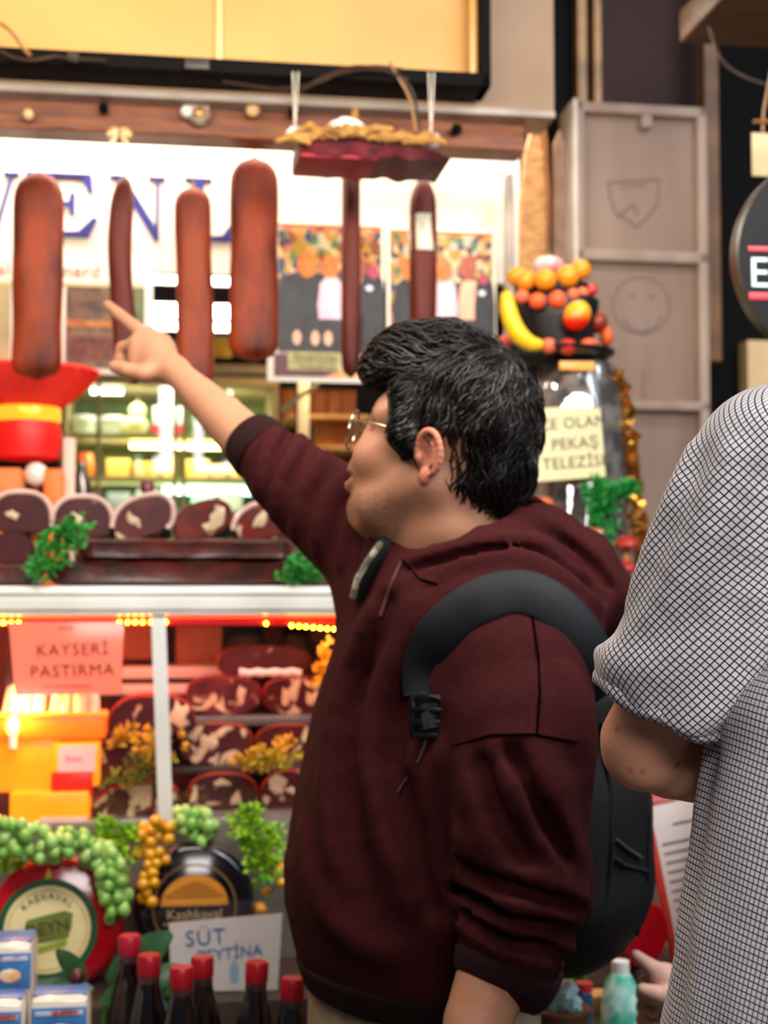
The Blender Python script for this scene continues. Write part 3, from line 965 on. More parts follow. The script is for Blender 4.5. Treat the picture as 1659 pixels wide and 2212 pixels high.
# second narrower board tip behind it
u, _, z = fl(1202, 300, .29)
tag(MB().prism([(-.012, -.35), (.012, -.35), (.012, .0), (.004, .035), (-.008, .01)], 0, .02).build('wooden_board', mat('board_brown', '#7a5434', .5, color2='#5c3c22', scale=20), None, fw(u, .27, z - .02), FA, smooth=False), 'narrow brown wooden board standing in the dark gap', 'board')
# ------------------------------------------------------------------ display case: body, top, rail, posts, glass
cu0, cu1 = -1.6, fl(1420, 1300, 0.0)[0]
DZ = fl(360, 1772, 0.0)[2]              # deck of the case
TZ = fl(400, 1266, 0.0)[2]              # top of the white rail
RB = fl(400, 1330, 0.0)[2]              # bottom of the rail
CD = .62
case = empty('display_case', fw(0, 0, 0), 'white deli display case with lit interior and glass front', 'display case')
M_case = mat('case_white', '#d8d8d4', .3, color2='#c8c8c2', scale=5)
MB().box((cu0, -.012, RB), (cu1, .03, TZ), .008).build('front_rail', M_case, case)
for k, y in enumerate((1283, 1316)):
    z = fl(400, y, -.012)[2]
    MB().box((cu0, -.0145, z - .0015), (cu1, -.010, z + .0015), .0005).build('rail_groove', M_greytrim, case)
MB().box((cu0, .03, TZ - .03), (cu1, CD, TZ - .004), .002).build('top_board', M_case, case)
MB().box((cu0, .0, 0), (cu1, CD, DZ - .004), .004).build('base', mat('case_base', '#6a635c', .5, color2='#575049', scale=5), case)
MB().box((cu0, .01, DZ - .004), (cu1, CD - .01, DZ), .001).build('deck', M_steel, case)
MB().box((cu0, CD - .012, DZ), (cu1, CD, TZ - .03)).build('back_panel', mat('case_back', '#6b4c36', .6, color2='#4a3222', scale=6), case)
for px in (352, 1250):
    ut, ub = fl(px - 10, 1345, .002)[0], fl(px + 6, 1765, .002)[0]
    mb = MB()
    vs = []
    for (u, z) in ((ut, RB), (ub, DZ)):
        vs += [(u - .013, -.004, z), (u + .013, -.004, z), (u + .013, .022, z), (u - .013, .022, z)]
    mb.add(vs, [(0, 1, 2, 3), (4, 7, 6, 5)] + [(i, i + 4, (i + 1) % 4 + 4, (i + 1) % 4) for i in range(4)])
    mb.build('post', M_case, case, smooth=False)
a = fl(352, 1550, .01)[0]
for (p, q) in ((cu0, a - .013), (a + .013, fl(1246, 1550, .01)[0] - .013)):
    MB().box((p, .008, DZ), (q, .011, RB)).build('glass_pane', glass_mat('case_glass', (1, 1, 1), .035), case)
SH1 = fl(560, 1545, .20)[2]             # inner shelf at mid height
MB().box((fl(285, 1500, .2)[0], .17, SH1 - .018), (cu1 - .02, CD - .02, SH1), .002).build('inner_shelf', mat('shelf_grey', '#6e6a68', .35, .5, color2='#585452', scale=12), case)
SH2 = fl(480, 1655, .14)[2]
MB().box((fl(375, 1600, .14)[0], .12, SH2 - .012), (cu1 - .02, CD - .02, SH2), .002).build('inner_shelf', mat('shelf_dark', '#2e2624', .4, color2='#221c1a', scale=12), case)

# LED string under the rail: strip, bulbs, red tube behind
led = empty('led_string', fw(0, .014, RB - .012), 'string of yellow LED bulbs on a red strip under the white rail', 'light string')
M_ledy = mat('led_yellow', '#ffe060', .5, emit='#ffd21e', estr=60)
M_ledr = mat('led_red', '#ff3020', .5, emit='#ff2a12', estr=13)
MB().box((cu0, .004, -.006), (cu1 - .02, .010, .008), .001).build('strip', mat('led_strip_red', '#a01420', .4, color2='#801018', scale=20, emit='#ff1a20', estr=.5), led)
MB().tube([(cu0 + .02, .03, .004), (cu1 - .04, .03, .004)], .006, 8).build('red_tube', M_ledr, led)
bm_ = MB().ball((0, 0, 0), .0030, 8, 6).mesh('bulb')
bm_.materials.append(M_ledy)
groups = [(-60, 5), (8, 24, 40), (258, 276, 292, 308, 326), (358,), (575,), (630, 646, 661, 677, 692, 707, 722), (760, 776, 792)]
for g in groups:
    for px in g:
        dz = 0 if px < 500 else -.002 - .012 * min(1, max(0, (px - 560) / 160)) ** 1.0
        uu = fl(px, 1342, .012)[0]
        place('bulb', bm_, led, (uu, 0, dz))
point_light('case_red_light', fw(fl(120, 1500, .1)[0], .12, RB - .05), 2.4, (1, .12, .05), .03)
area_light('case_top_light', fw(fl(560, 1400, .2)[0], .1, RB - .015), fw(fl(560, 1600, .2)[0], .2, DZ), .7, 1.1, (1, .72, .6), .05)

# ------------------------------------------------------------------ card KAYSERİ PASTIRMA
x0, y0, x1, y1 = 16, 1344, 266, 1502
ua, ub = fl(x0, 1420, -.006)[0], fl(x1, 1420, -.006)[0]
zt, zb = fl(140, y0, -.006)[2], fl(140, y1, -.006)[2]
kc = empty('price_card', fw((ua + ub) / 2, -.006, zb), 'pink-lit plastic card reading KAYSERİ PASTIRMA hung on the case', 'card')
h2, H = (ub - ua) / 2, zt - zb
M_card = mat('card_paper', '#d88470', .5, color2='#d07a66', scale=5, emit='#ff4a28', estr=.55)  # red LED light from behind put in as the card's own glow
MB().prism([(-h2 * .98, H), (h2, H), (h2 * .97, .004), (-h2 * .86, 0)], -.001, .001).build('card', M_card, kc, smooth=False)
MB().box((-h2 * 1.02, -.0035, -.004), (h2 * 1.02, -.0025, H), .0004).build('sleeve', glass_mat('plastic_sleeve', (1, .96, .95), .05, .2), kc)
lettering('KAYSERİ', .030, M_letter, kc, Vector((.012, -.0022, H * .62)), rot=(0, math.radians(-1.5), 0), extrude=.0003, spacing=1.12)
lettering('PASTIRMA', .030, M_letter, kc, Vector((.012, -.0022, H * .33)), rot=(0, math.radians(-1.5), 0), extrude=.0003, spacing=1.12)
lettering('usula', .014, mat('ink_red', '#a02a2a', .6), kc, Vector((.0, -.0022, H * .93)), extrude=.0003)
MB().box((-h2 * .4, -.002, H * .115), (h2 * .45, -.0012, H * .13)).build('underline', M_letter, kc, smooth=False)

# ------------------------------------------------------------------ cured beef: shared builders
M_rind = mat('rind_dark', '#501d16', .34, color2='#2e120d', scale=18, bump=.2, coat=.3)
M_rindred = mat('rind_paste', '#8e2e1a', .4, color2='#5e1a10', scale=20, bump=.25, coat=.25)
M_film = mat('film_pale', '#d8b8ac', .25, color2='#c39a90', scale=14, coat=.5)


def meat_mat(name, fat, seed, base='#4a1a1c', base2='#331214'):
    """dark red cut meat with cream fat marbling"""
    if name in MATS:
        return MATS[name]
    m = mat(name, base, .30, color2=base2, scale=22, coat=.2)
    nt = m.node_tree
    b = nt.nodes['Principled BSDF']
    old = b.inputs['Base Color'].links[0].from_socket
    tc = nt.nodes.new('ShaderNodeTexCoord')
    mp = nt.nodes.new('ShaderNodeMapping')
    mp.inputs['Location'].default_value = (seed * 1.7, seed, seed * .6)
    nt.links.new(tc.outputs['Object'], mp.inputs[0])
    n = nt.nodes.new('ShaderNodeTexNoise')
    n.inputs['Scale'].default_value = 26
    n.inputs['Detail'].default_value = 1.5
    n.inputs['Distortion'].default_value = .8
    nt.links.new(mp.outputs[0], n.inputs['Vector'])
    r = nt.nodes.new('ShaderNodeValToRGB')
    r.color_ramp.elements[0].position = fat
    r.color_ramp.elements[1].position = fat + .05
    nt.links.new(n.outputs['Fac'], r.inputs[0])
    mx = nt.nodes.new('ShaderNodeMix')
    mx.data_type = 'RGBA'
    nt.links.new(r.outputs[0], mx.inputs[0])
    nt.links.new(old, mx.inputs[6])
    mx.inputs[7].default_value = (*hexc('#b9a284'), 1)
    nt.links.new(mx.outputs[2], b.inputs['Base Color'])
    return m


M_fat = mat('fat_cream', '#c6ae8e', .35, color2='#b79c7a', scale=30, coat=.4)


def dshape(w, h, kind):
    """outline of a cut slab in a box w by h, from (−w/2, 0)"""
    n = 26
    out = []
    for i in range(n):
        th = 2 * PI * i / n
        c, s = math.cos(th), math.sin(th)
        if kind == 'dome':
            x = w / 2 * math.copysign(abs(c) ** .75, c)
            z = h * .30 + (h * .70 * abs(s) ** .85 if s > 0 else -h * .30 * abs(s) ** .5)
        elif kind == 'tilt':
            x = w / 2 * math.copysign(abs(c) ** .8, c)
            z = h * .42 + (h * .58 * abs(s) ** .9 if s > 0 else -h * .42 * abs(s) ** .6) + x * .18 * h / w * 2
        else:
            x = w / 2 * math.copysign(abs(c) ** .7, c)
            z = h * .5 + h * .5 * math.copysign(abs(s) ** .75, s)
        out.append((x, z))
    return out


def cured_slab(px0, px1, py0, py1, w, depth, kind, label, fatv, seed, rind, film=False, fats=(), yaw=0.0, base='#4a1a1c', group='cut cured beef on the case'):
    xm = (px0 + px1) / 2
    ua, ub = fl(px0, (py0 + py1) / 2, w)[0], fl(px1, (py0 + py1) / 2, w)[0]
    zt, zb = fl(xm, py0, w)[2], fl(xm, py1, w)[2]
    wd, H = ub - ua, zt - zb
    e = empty('cured_beef', fw((ua + ub) / 2, w, zb), label, 'meat', group, rotz=FA + yaw)
    out = dshape(wd, H, kind)
    cx, cz = 0, H * .48
    rings = []
    secs = [(0.0, .955), (.004, 1.0), (depth * .4, .985), (depth * .8, .95), (depth * .97, .82)]
    vs, fs = [], []
    n = len(out)
    for (y, s) in secs:
        for (x, z) in out:
            vs.append((cx + (x - cx) * s, y, max(0.0, cz + (z - cz) * s) if s < .99 else max(0, z)))
    for i in range(len(secs) - 1):
        for j in range(n):
            fs.append((i * n + j, i * n + (j + 1) % n, (i + 1) * n + (j + 1) % n, (i + 1) * n + j))
    fs.append(tuple((len(secs) - 1) * n + j for j in range(n)))
    MB().add(vs, fs).build('rind', rind, e)
    s = .93
    poly = [(cx + (x - cx) * s, cz + (z - cz) * s) for x, z in out]
    MB().prism(poly, -.0015, .002).build('cut_face', meat_mat('meat_%s' % str(seed).replace('.', '_'), fatv, seed, base), e, smooth=False)
    if film:
        pts = [(x * 1.015, .0, max(.003, z * 1.02)) for x, z in out if z > H * .22]
        pts.sort(key=lambda p: math.atan2(p[2] + .01, p[0]))
        MB().tube(pts, .0052, 7).build('pale_edge', M_film, e)
    for (fx, fz_, rx, rz, a) in fats:
        mb = MB()
        R3 = Matrix.Rotation(a, 3, 'Y')
        mb.ball((fx * wd / 2, -.0015, fz_ * H), (rx, .0016, rz), 12, 6, M=R3, fn=lambda d: 1 + .30 * math.sin(4 * d[0] + 3 * d[2] + seed) + .2 * math.sin(9 * d[2] - 5 * d[0] + 2 * seed))
        mb.build('fat_streak', M_fat, e)
    return e


# long whole slabs lying along the front of the case top
def long_slab(px0, px1, py0, py1, w, depth, label, m, seed):
    ua, ub = fl(px0, (py0 + py1) / 2, w)[0], fl(px1, (py0 + py1) / 2, w)[0]
    xm = (px0 + px1) / 2
    zt, zb = fl(xm, py0, w)[2], fl(xm, py1, w)[2]
    L, H = ub - ua, zt - zb
    e = empty('cured_beef_slab', fw((ua + ub) / 2, w, zb), label, 'meat', 'long cured slabs on the case')
    vs, fs = [], []
    n, k = 34, 16
    for i in range(n + 1):
        t = i / n
        x = -L / 2 + t * L
        q = min(1, math.sqrt(max(0.0, 1 - (1 - min(t, 1 - t) / .06) ** 2)) if min(t, 1 - t) < .06 else 1)
        q = max(q, .05)
        for j in range(k):
            th = 2 * PI * j / k
            c, s = math.cos(th), math.sin(th)
            y = depth / 2 + depth / 2 * q * math.copysign(abs(c) ** .5, c)
            z = H / 2 + H / 2 * q * math.copysign(abs(s) ** .45, s) * (1 + .06 * math.sin(t * 19 + seed) * (s > 0))
            # lengthwise crease along the front
            if c < -.6:
                y += .006 * math.exp(-((s - .1 * math.sin(t * 6 + seed)) / .25) ** 2)
            vs.append((x, y, max(0, z)))
    for i in range(n):
        for j in range(k):
            fs.append((i * k + j, i * k + (j + 1) % k, (i + 1) * k + (j + 1) % k, (i + 1) * k + j))
    fs += [tuple(range(k))[::-1], tuple(n * k + j for j in range(k))]
    MB().add(vs, fs).build('rind', m, e)
    return e


long_slab(92, 730, 1212, 1265, .035, .17, 'lower long dark cured slab resting on the white case top', M_rind, 1.0)
long_slab(160, 640, 1161, 1212, .045, .15, 'upper long dark cured slab stacked on the lower one', M_rind, 2.3)
long_slab(690, 900, 1200, 1265, .06, .16, 'short dark cured slab behind the right parsley bunch', M_rindred, 4.1)
long_slab(-160, 84, 1215, 1265, .04, .16, 'dark cured slab end at the far left of the case top', M_rind, 3.3)
FRB = '#571a14'
cured_slab(-22, 112, 1064, 1152, .085, .13, 'dome', 'cut cured beef dome at the far left of the row, pale film over its top', .68, 1.1, M_rind, True, ((-.25, .45, .012, .008, .5),))
cured_slab(-30, 76, 1150, 1218, .07, .12, 'dome', 'lower cut cured beef piece at the far left, under the leftmost dome', .70, 5.2, M_rind)
cured_slab(112, 244, 1074, 1164, .09, .12, 'dome', 'second cut cured beef dome from the left, behind the parsley', .68, 2.1, M_rind, True, ((-.2, .5, .014, .007, .4),))
cured_slab(243, 374, 1073, 1162, .085, .12, 'tilt', 'third cut cured beef dome from the left, with a white streak', .66, 3.7, M_rind, True, ((-.35, .45, .016, .008, .9),), base=FRB)
cured_slab(374, 502, 1080, 1162, .085, .12, 'tilt', 'fourth cut cured beef dome from the left, bright red with pale streak', .66, 4.6, M_rindred, False, ((.5, .52, .012, .02, .3), (.2, .3, .01, .008, .2)), base='#6a1c10')
cured_slab(504, 640, 1085, 1164, .085, .12, 'tilt', 'rightmost cut cured beef dome, partly behind the raised sleeve', .66, 6.3, M_rindred, True, ((-.1, .55, .010, .018, .5),), base='#6a1c10')
u, _, z = fl(318, 1090, .26)
bt = empty('small_bottle', fw(u, .24, TZ - .004), 'small dark red bottle top rising behind the cut beef row', 'bottle')
zc = fl(318, 1044, .24)[2] - TZ
MB().lathe([(0, 0), (.022, 0), (.024, .01), (.024, zc - .06), (.010, zc - .03), (.010, zc - .012), (0, zc - .012)], 16).build('body', mat('bottle_red', '#3a0c14', .15, color2='#2a080e', scale=8, coat=.6), bt)
MB().lathe([(0, zc - .012), (.0135, zc - .012), (.0135, zc + .004), (.010, zc + .008), (0, zc + .008)], 14).build('cap', mat('cap_wine', '#6a1426', .35, color2='#560e1e', scale=10), bt)

# ------------------------------------------------------------------ parsley and foliage
def leaf_mesh_add(mb, p, d, up, L, wd, curl=.2):
    """a small bent leaf of four quads"""
    d = Vector(d).normalized()
    s = d.cross(Vector(up))
    if s.length < 1e-4:
        s = d.orthogonal()
    s.normalize()
    n = s.cross(d).normalized()
    p = Vector(p)
    a = p
    b = p + d * L * .5 + n * L * curl * .5
    c = p + d * L - n * L * curl * .3
    mb.add([a, b + s * wd / 2 - n * wd * .15, b, b - s * wd / 2 - n * wd * .15, c], [(0, 1, 2), (0, 2, 3), (1, 4, 2), (2, 4, 3)])


def foliage(name, pts, w, dens, L, m, label, cat='plant', spread=.018, dep=.04, group=None, stem=None, lw=.55, base=None):
    """bunch of little leaves filling a photo polyline of (px, py, radius px)"""
    q = [fl(px, py, w) for px, py, r in pts]
    sc = [r * (W(0, 0, 1)[1] and 1) * (2.6 + w) / FPX for _, _, r in pts]
    zmin = min(a[2] - s for a, s in zip(q, sc))
    o = (q[0][0], w, zmin if base is None else base)
    e = empty(name, fw(*o), label, cat, group)
    mb, ms = MB(), MB()
    for i in range(dens):
        t = random.random() * (len(q) - 1)
        k = min(int(t), len(q) - 2)
        fr = t - k
        c = [q[k][j] * (1 - fr) + q[k + 1][j] * fr for j in range(3)]
        rr = sc[k] * (1 - fr) + sc[k + 1] * fr
        a, rad = random.random() * 2 * PI, math.sqrt(random.random()) * rr
        p = Vector((c[0] - o[0] + rad * math.cos(a), jit(dep), max(c[2] - o[2] + rad * math.sin(a), .002)))
        cen = Vector((c[0] - o[0], 0.01, c[2] - o[2] - rr * .3))
        d = (p - cen).normalized() + Vector((jit(.7), -.5 + jit(.6), .35 + jit(.6)))
        for s in range(3):
            d2 = d + Vector((jit(.9), jit(.9), jit(.9)))
            leaf_mesh_add(mb, p, d2, (jit(1), -1, jit(1) + .5), L * random.uniform(.7, 1.25), L * lw)
        if i % 5 == 0:
            ms.tube([cen, (cen + p) / 2 + Vector((jit(.004), 0, jit(.004))), p], .0011, 4, cap=False)
    mb.build('leaves', m, e, smooth=False)
    ms.build('stems', stem or m, e)
    return e


M_pars = mat('parsley_green', '#2f9a34', .5, color2='#1c6e26', scale=40)
M_stem = mat('stem_green', '#4a8a3a', .5, color2='#3a722c', scale=30)
foliage('parsley_bunch', [(170, 1140, 26), (125, 1185, 38), (75, 1240, 24)], .0, 260, .013, M_pars, 'curly parsley bunch draped at the left end of the case top', stem=M_stem, base=TZ, dep=.025)
foliage('parsley_bunch', [(625, 1240, 22), (655, 1225, 34), (685, 1232, 20)], .0, 150, .013, M_pars, 'small curly parsley bunch on the case top below the raised sleeve', stem=M_stem, base=TZ, dep=.022)

# ------------------------------------------------------------------ cured beef inside the case
R = M_rindred
G2 = 'cut cured beef inside the case'
cured_slab(468, 672, 1396, 1466, .26, .15, 'oval', 'topmost cut beef inside the case, white painted glare along its face', 0.65, 7.7, R, False, (), group=G2)
cured_slab(400, 566, 1463, 1546, .21, .15, 'oval', 'cut beef on the inner shelf, left one of the pair with one pale fat patch', 0.59, 8.2, R, False, ((.45, .52, .009, .017, .2), (-.1, .2, .012, .005, .3)), base='#5e2328', group=G2)
cured_slab(568, 730, 1463, 1546, .21, .15, 'oval', 'cut beef on the inner shelf, right one of the pair with broad fat patch', 0.59, 9.9, R, False, ((-.35, .52, .013, .02, .3), (.3, .45, .014, .014, .4)), group=G2)
cured_slab(388, 548, 1562, 1655, .15, .15, 'oval', 'cut beef on the lower shelf with a branching fat streak', 0.57, 10.3, R, False, ((-.25, .58, .016, .014, .6), (.1, .78, .02, .007, -.3), (-.15, .14, .005, .005, 0)), group=G2)
cured_slab(550, 700, 1565, 1655, .16, .15, 'oval', 'cut beef on the lower shelf behind the yellow sprig', 0.60, 11.5, R, group=G2)
cured_slab(403, 560, 1670, 1748, .10, .15, 'dome', 'lowest cut beef inside the case with a curved fat line', 0.59, 12.6, R, False, ((-.78, .42, .006, .016, .2), (.38, .3, .009, .012, .3), (.0, .74, .016, .006, .1)), group=G2)
cured_slab(562, 720, 1662, 1748, .11, .15, 'dome', 'lowest right cut beef inside the case, beside the hoodie', 0.56, 13.8, R, False, ((-.5, .5, .012, .007, .3), (-.1, .46, .014, .007, .4)), group=G2)
cured_slab(232, 424, 1502, 1590, .12, .14, 'dome', 'bluish cut beef piece crossing behind the white post', 0.65, 14.2, R, False, ((.62, .5, .018, .024, .2),), base='#3d1a26', group=G2)
cured_slab(190, 300, 1600, 1650, .10, .12, 'oval', 'thin cut beef slice left of the white post', 0.63, 15.9, R, group=G2)
cured_slab(195, 388, 1696, 1766, .06, .10, 'tilt', 'flat sliced beef lying on the case deck left of the post', 0.53, 16.4, R, False, ((.0, .5, .012, .008, -.35),), group=G2)
# glare along the lower half of the topmost piece, put in as a white strip
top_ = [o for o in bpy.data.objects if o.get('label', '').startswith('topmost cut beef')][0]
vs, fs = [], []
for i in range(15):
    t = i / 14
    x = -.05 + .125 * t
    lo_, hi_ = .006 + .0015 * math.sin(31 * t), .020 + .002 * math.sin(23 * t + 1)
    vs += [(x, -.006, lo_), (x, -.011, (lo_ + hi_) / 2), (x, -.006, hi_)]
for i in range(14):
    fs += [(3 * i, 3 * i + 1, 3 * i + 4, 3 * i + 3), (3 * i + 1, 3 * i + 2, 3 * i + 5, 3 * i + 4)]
MB().add(vs, fs).build('glare_strip', mat('glare_white', '#f4f0ec', .25, color2='#e8e2dc', scale=30, coat=.6), top_)
# supports: stacked boards under the lower pieces
for (x0, y0, x1, y1, w0, w1, lb) in ((380, 1748, 720, 1774, .09, .3, 'dark wooden board under the lowest cut beef'), ):
    fbox('serving_board', mat('board_dark', '#3a2420', .5, color2='#2a1815', scale=14), (x0, y0, x1, y1), w0, w1, lb, 'board', bev=.003)

# back row inside the case: brown cartons, dark jars, white trays
M_kraft = mat('kraft_carton', '#8a5a3a', .65, color2='#744a2e', scale=10)
fbox('carton', M_kraft, (262, 1345, 350, 1425), .5, .6, 'brown carton at the back of the case left of the post', 'carton', bev=.003)
fbox('carton', M_kraft, (380, 1352, 480, 1440), .5, .6, 'brown carton at the back of the case right of the post', 'carton', bev=.003)
M_olivejar = mat('jar_olive', '#2f331f', .2, color2='#1e2214', scale=20, coat=.4)
for px, r, lb in ((535, .05, 'dark olive jar at the back of the case, left of its pair'), (640, .042, 'dark olive jar at the back of the case, right of its pair')):
    u, _, z1 = fl(px, 1352, .5)
    z0 = fl(px, 1425, .5)[2]
    jj = empty('olive_jar', fw(u, .5, SH1), lb, 'jar')
    hh = z1 - SH1
    MB().lathe([(0, 0), (r, 0), (r, hh * .75), (r * .7, hh * .86), (r * .7, hh * .9)], 18).build('body', M_olivejar, jj)
    MB().lathe([(0, hh * .88), (r * .74, hh * .88), (r * .74, hh), (0, hh)], 18).build('lid', M_black, jj)
for i, (y0, y1) in enumerate(((1440, 1466), (1478, 1500))):
    fbox('white_tray', M_white, (205, y0, 500, y1), .44, .55, ['upper', 'lower'][i] + ' white tray stacked at the back of the case', 'tray', bev=.004)
M_yfol = mat('foliage_yellow', '#d08a18', .5, color2='#a8a01e', scale=14)
foliage('plastic_sprig', [(250, 1600, 18), (300, 1590, 26), (345, 1640, 24), (385, 1590, 22)], .05, 80, .017, M_yfol, 'yellow-orange plastic sprig beside the white post', spread=.03, dep=.02)
foliage('plastic_sprig', [(240, 1690, 20), (300, 1660, 26), (340, 1690, 20)], .05, 70, .016, mat('foliage_olive', '#8a8a1e', .5, color2='#4c5a1c', scale=16), 'olive plastic sprig left of the white post', dep=.02)
foliage('plastic_sprig', [(515, 1650, 12), (575, 1640, 26), (625, 1625, 28)], .04, 100, .016, M_yfol, 'yellow plastic sprig in front of the lower cut beef', dep=.02)
foliage('plastic_sprig', [(690, 1480, 16), (700, 1440, 20), (708, 1400, 14)], .1, 60, .016, mat('foliage_gold', '#e0a818', .5, color2='#c98a14', scale=16), 'bright yellow plastic sprig beside the topmost cut beef', dep=.02)

# ------------------------------------------------------------------ glowing orange corner: tray of pale sausages, packets, lamp; lamp light put into tray and packets as emission
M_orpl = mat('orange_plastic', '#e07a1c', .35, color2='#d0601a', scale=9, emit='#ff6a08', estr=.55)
tx = empty('orange_tray', fw(fl(110, 1600, .04)[0], .04, fl(110, 1596, .04)[2]), 'glowing orange plastic tray holding pale sausages', 'tray')
a, b = fl(0, 1580, .04)[0] - fl(110, 1600, .04)[0], fl(226, 1580, .04)[0] - fl(110, 1600, .04)[0]
hh = fl(110, 1548, .04)[2] - fl(110, 1596, .04)[2]
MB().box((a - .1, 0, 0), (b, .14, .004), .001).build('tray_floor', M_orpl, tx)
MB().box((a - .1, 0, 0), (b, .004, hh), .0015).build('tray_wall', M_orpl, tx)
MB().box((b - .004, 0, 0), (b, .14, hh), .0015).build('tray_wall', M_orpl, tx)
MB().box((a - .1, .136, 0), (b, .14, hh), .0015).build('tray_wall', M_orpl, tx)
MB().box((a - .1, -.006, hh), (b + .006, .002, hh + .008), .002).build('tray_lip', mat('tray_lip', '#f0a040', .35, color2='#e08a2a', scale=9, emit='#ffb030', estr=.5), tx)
M_palesau = mat('pale_sausage', '#f4dcc6', .35, color2='#ecc4a8', scale=14, coat=.3)
ps = MB().tube([(0, 0, 0), (0, 0, .012), (.002, 0, .035), (.004, .003, .062), (.004, .004, .080), (.004, .004, .086)], [.006, .0115, .0125, .0125, .010, .004], 10).mesh('pale_sausage')
ps.materials.append(M_palesau)
for i, px in enumerate((-12, 10, 32, 58, 84, 108, 128, 152, 176, 203)):
    u, _, _z = fl(px, 1560, .07)
    o = place('pale_sausage', ps, None, fw(u, .07 + .015 * (i % 2), fl(110, 1596, .04)[2] + .005 + .004 * (i % 3)), 0, (jit(.12), jit(.22), FA))
    tag(o, '%s pale sausage from the left standing in the glowing orange tray' % ['first', 'second', 'third', 'fourth', 'fifth', 'sixth', 'seventh', 'eighth', 'ninth', 'tenth'][i], 'sausage', 'pale sausages in the orange tray')
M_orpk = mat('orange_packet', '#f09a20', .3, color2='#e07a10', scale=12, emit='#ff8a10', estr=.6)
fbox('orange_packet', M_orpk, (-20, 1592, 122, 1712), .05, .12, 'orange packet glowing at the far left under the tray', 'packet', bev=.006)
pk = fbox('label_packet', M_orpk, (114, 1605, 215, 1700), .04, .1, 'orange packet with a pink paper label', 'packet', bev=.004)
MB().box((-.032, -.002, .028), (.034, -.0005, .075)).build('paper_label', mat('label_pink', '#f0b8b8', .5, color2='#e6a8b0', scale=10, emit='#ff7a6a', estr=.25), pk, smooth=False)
lettering('Sucu', .016, mat('ink_violet', '#7a2a8a', .5), pk, Vector((-.006, -.0026, .052)), extrude=.0002, shear=.3)
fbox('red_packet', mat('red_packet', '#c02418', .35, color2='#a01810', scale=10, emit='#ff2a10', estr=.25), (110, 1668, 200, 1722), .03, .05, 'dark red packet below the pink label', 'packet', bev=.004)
bx = fbox('orange_box', M_orpk, (20, 1712, 192, 1790), .02, .12, 'low orange box with pale front at the bottom left of the case', 'box', bev=.004)
fbox('front_strip', mat('strip_pale', '#e8c4b0', .4, color2='#dcb4a0', scale=8), (84, 1765, 188, 1796), .014, .019, parent=bx)
point_light('case_orange_lamp', fw(fl(40, 1560, -.02)[0], .02, fl(40, 1520, 0)[2]), 2.2, (1, .50, .14), .03)
# round orange bulb lamp of the corner
ol = empty('corner_lamp', fw(fl(28, 1560, .03)[0], .03, fl(28, 1592, .03)[2]), 'small yellow-white lamp glaring in the orange corner of the case', 'lamp')
MB().ball((0, 0, .02), (.012, .012, .018), 12, 8).build('bulb', mat('bulb_warm', '#fff0a0', .4, emit='#ffcf3a', estr=12), ol)
MB().lathe([(0, -.02), (.008, -.02), (.008, .006), (0, .006)], 10).build('socket', M_white, ol)

# ------------------------------------------------------------------ red lantern and clutter behind the case, left
LX = 62
lw = .52
u, _, zt = fl(LX, 800, lw)
k = (2.6 + lw) / FPX
zl = fl(LX, 1000, lw)[2]
ln = empty('red_lantern', fw(u, lw, zl), 'red pleated lantern with a golden waist band behind the leftmost sausage', 'lantern')
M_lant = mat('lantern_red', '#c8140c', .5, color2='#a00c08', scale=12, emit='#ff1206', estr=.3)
Z = lambda y: fl(LX, y, lw)[2] - zl
pl = lambda th, z: 1 + .02 * math.sin(26 * th)
MB().lathe([(146 * k, Z(800)), (148 * k, Z(806)), (128 * k, Z(830)), (100 * k, Z(858)), (72 * k, Z(878)), (66 * k, Z(882))], 104, wob=pl, cap=False).build('upper_shade', M_lant, ln)
for i in range(26):
    th = 2 * PI * (i + .5) / 26
    pts = [((r * k + .0015) * math.cos(th), (r * k + .0015) * math.sin(th), Z(y)) for r, y in ((147, 803), (128, 830), (100, 858), (70, 878))]
    MB().tube(pts, .0013, 4).build('rib', mat('lantern_gold_thread', '#d9582a', .5, color2='#c24a1e', scale=20), ln)
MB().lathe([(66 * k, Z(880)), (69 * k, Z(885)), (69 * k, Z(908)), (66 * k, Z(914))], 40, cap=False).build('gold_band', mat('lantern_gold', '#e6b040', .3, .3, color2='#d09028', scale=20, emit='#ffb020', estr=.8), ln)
MB().lathe([(66 * k, Z(912)), (71 * k, Z(930)), (70 * k, Z(960)), (66 * k, Z(990)), (60 * k, Z(992)), (0, Z(985))], 60, wob=lambda th, z: 1 + .012 * math.sin(30 * th)).build('lower_shade', M_lant, ln)
MB().tube([(0, 0, Z(880)), (0, 0, Z(560))], .002, 6).build('hanger', M_black, ln)
u2, _, _ = fl(78, 1030, .46)
gb = empty('glass_globe', fw(u2, .46, TZ), 'white glass globe on a small stand below the red lantern', 'ornament')
zz = fl(78, 1025, .46)[2] - TZ
MB().ball((0, 0, zz), .026, 16, 10).build('globe', mat('globe_white', '#e6ddd0', .2, color2='#d4c8b8', scale=14, coat=.6), gb)
MB().lathe([(0, -.003), (.02, -.003), (.02, .006), (.007, .012), (.007, zz - .02), (.012, zz - .014), (0, zz - .014)], 14).build('stand', M_hook, gb)
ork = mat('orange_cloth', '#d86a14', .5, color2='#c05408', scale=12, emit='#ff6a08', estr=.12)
fbox('orange_tin', ork, (-40, 1010, 45, 1266), .42, .5, 'orange tin at the far left behind the cut beef', 'tin', bev=.006)
fbox('orange_tin', ork, (92, 1012, 134, 1266), .44, .5, 'narrow orange tin right of the white glass globe', 'tin', bev=.006)
fbox('white_upright', mat('upright_pink', '#d8b4a4', .4, color2='#c8a494', scale=8), (134, 945, 160, 1266), .5, .54, 'pale pinkish upright post beside the dark bottle behind the counter', 'post', bev=.003)
u, _, zz = fl(173, 1100, .5)
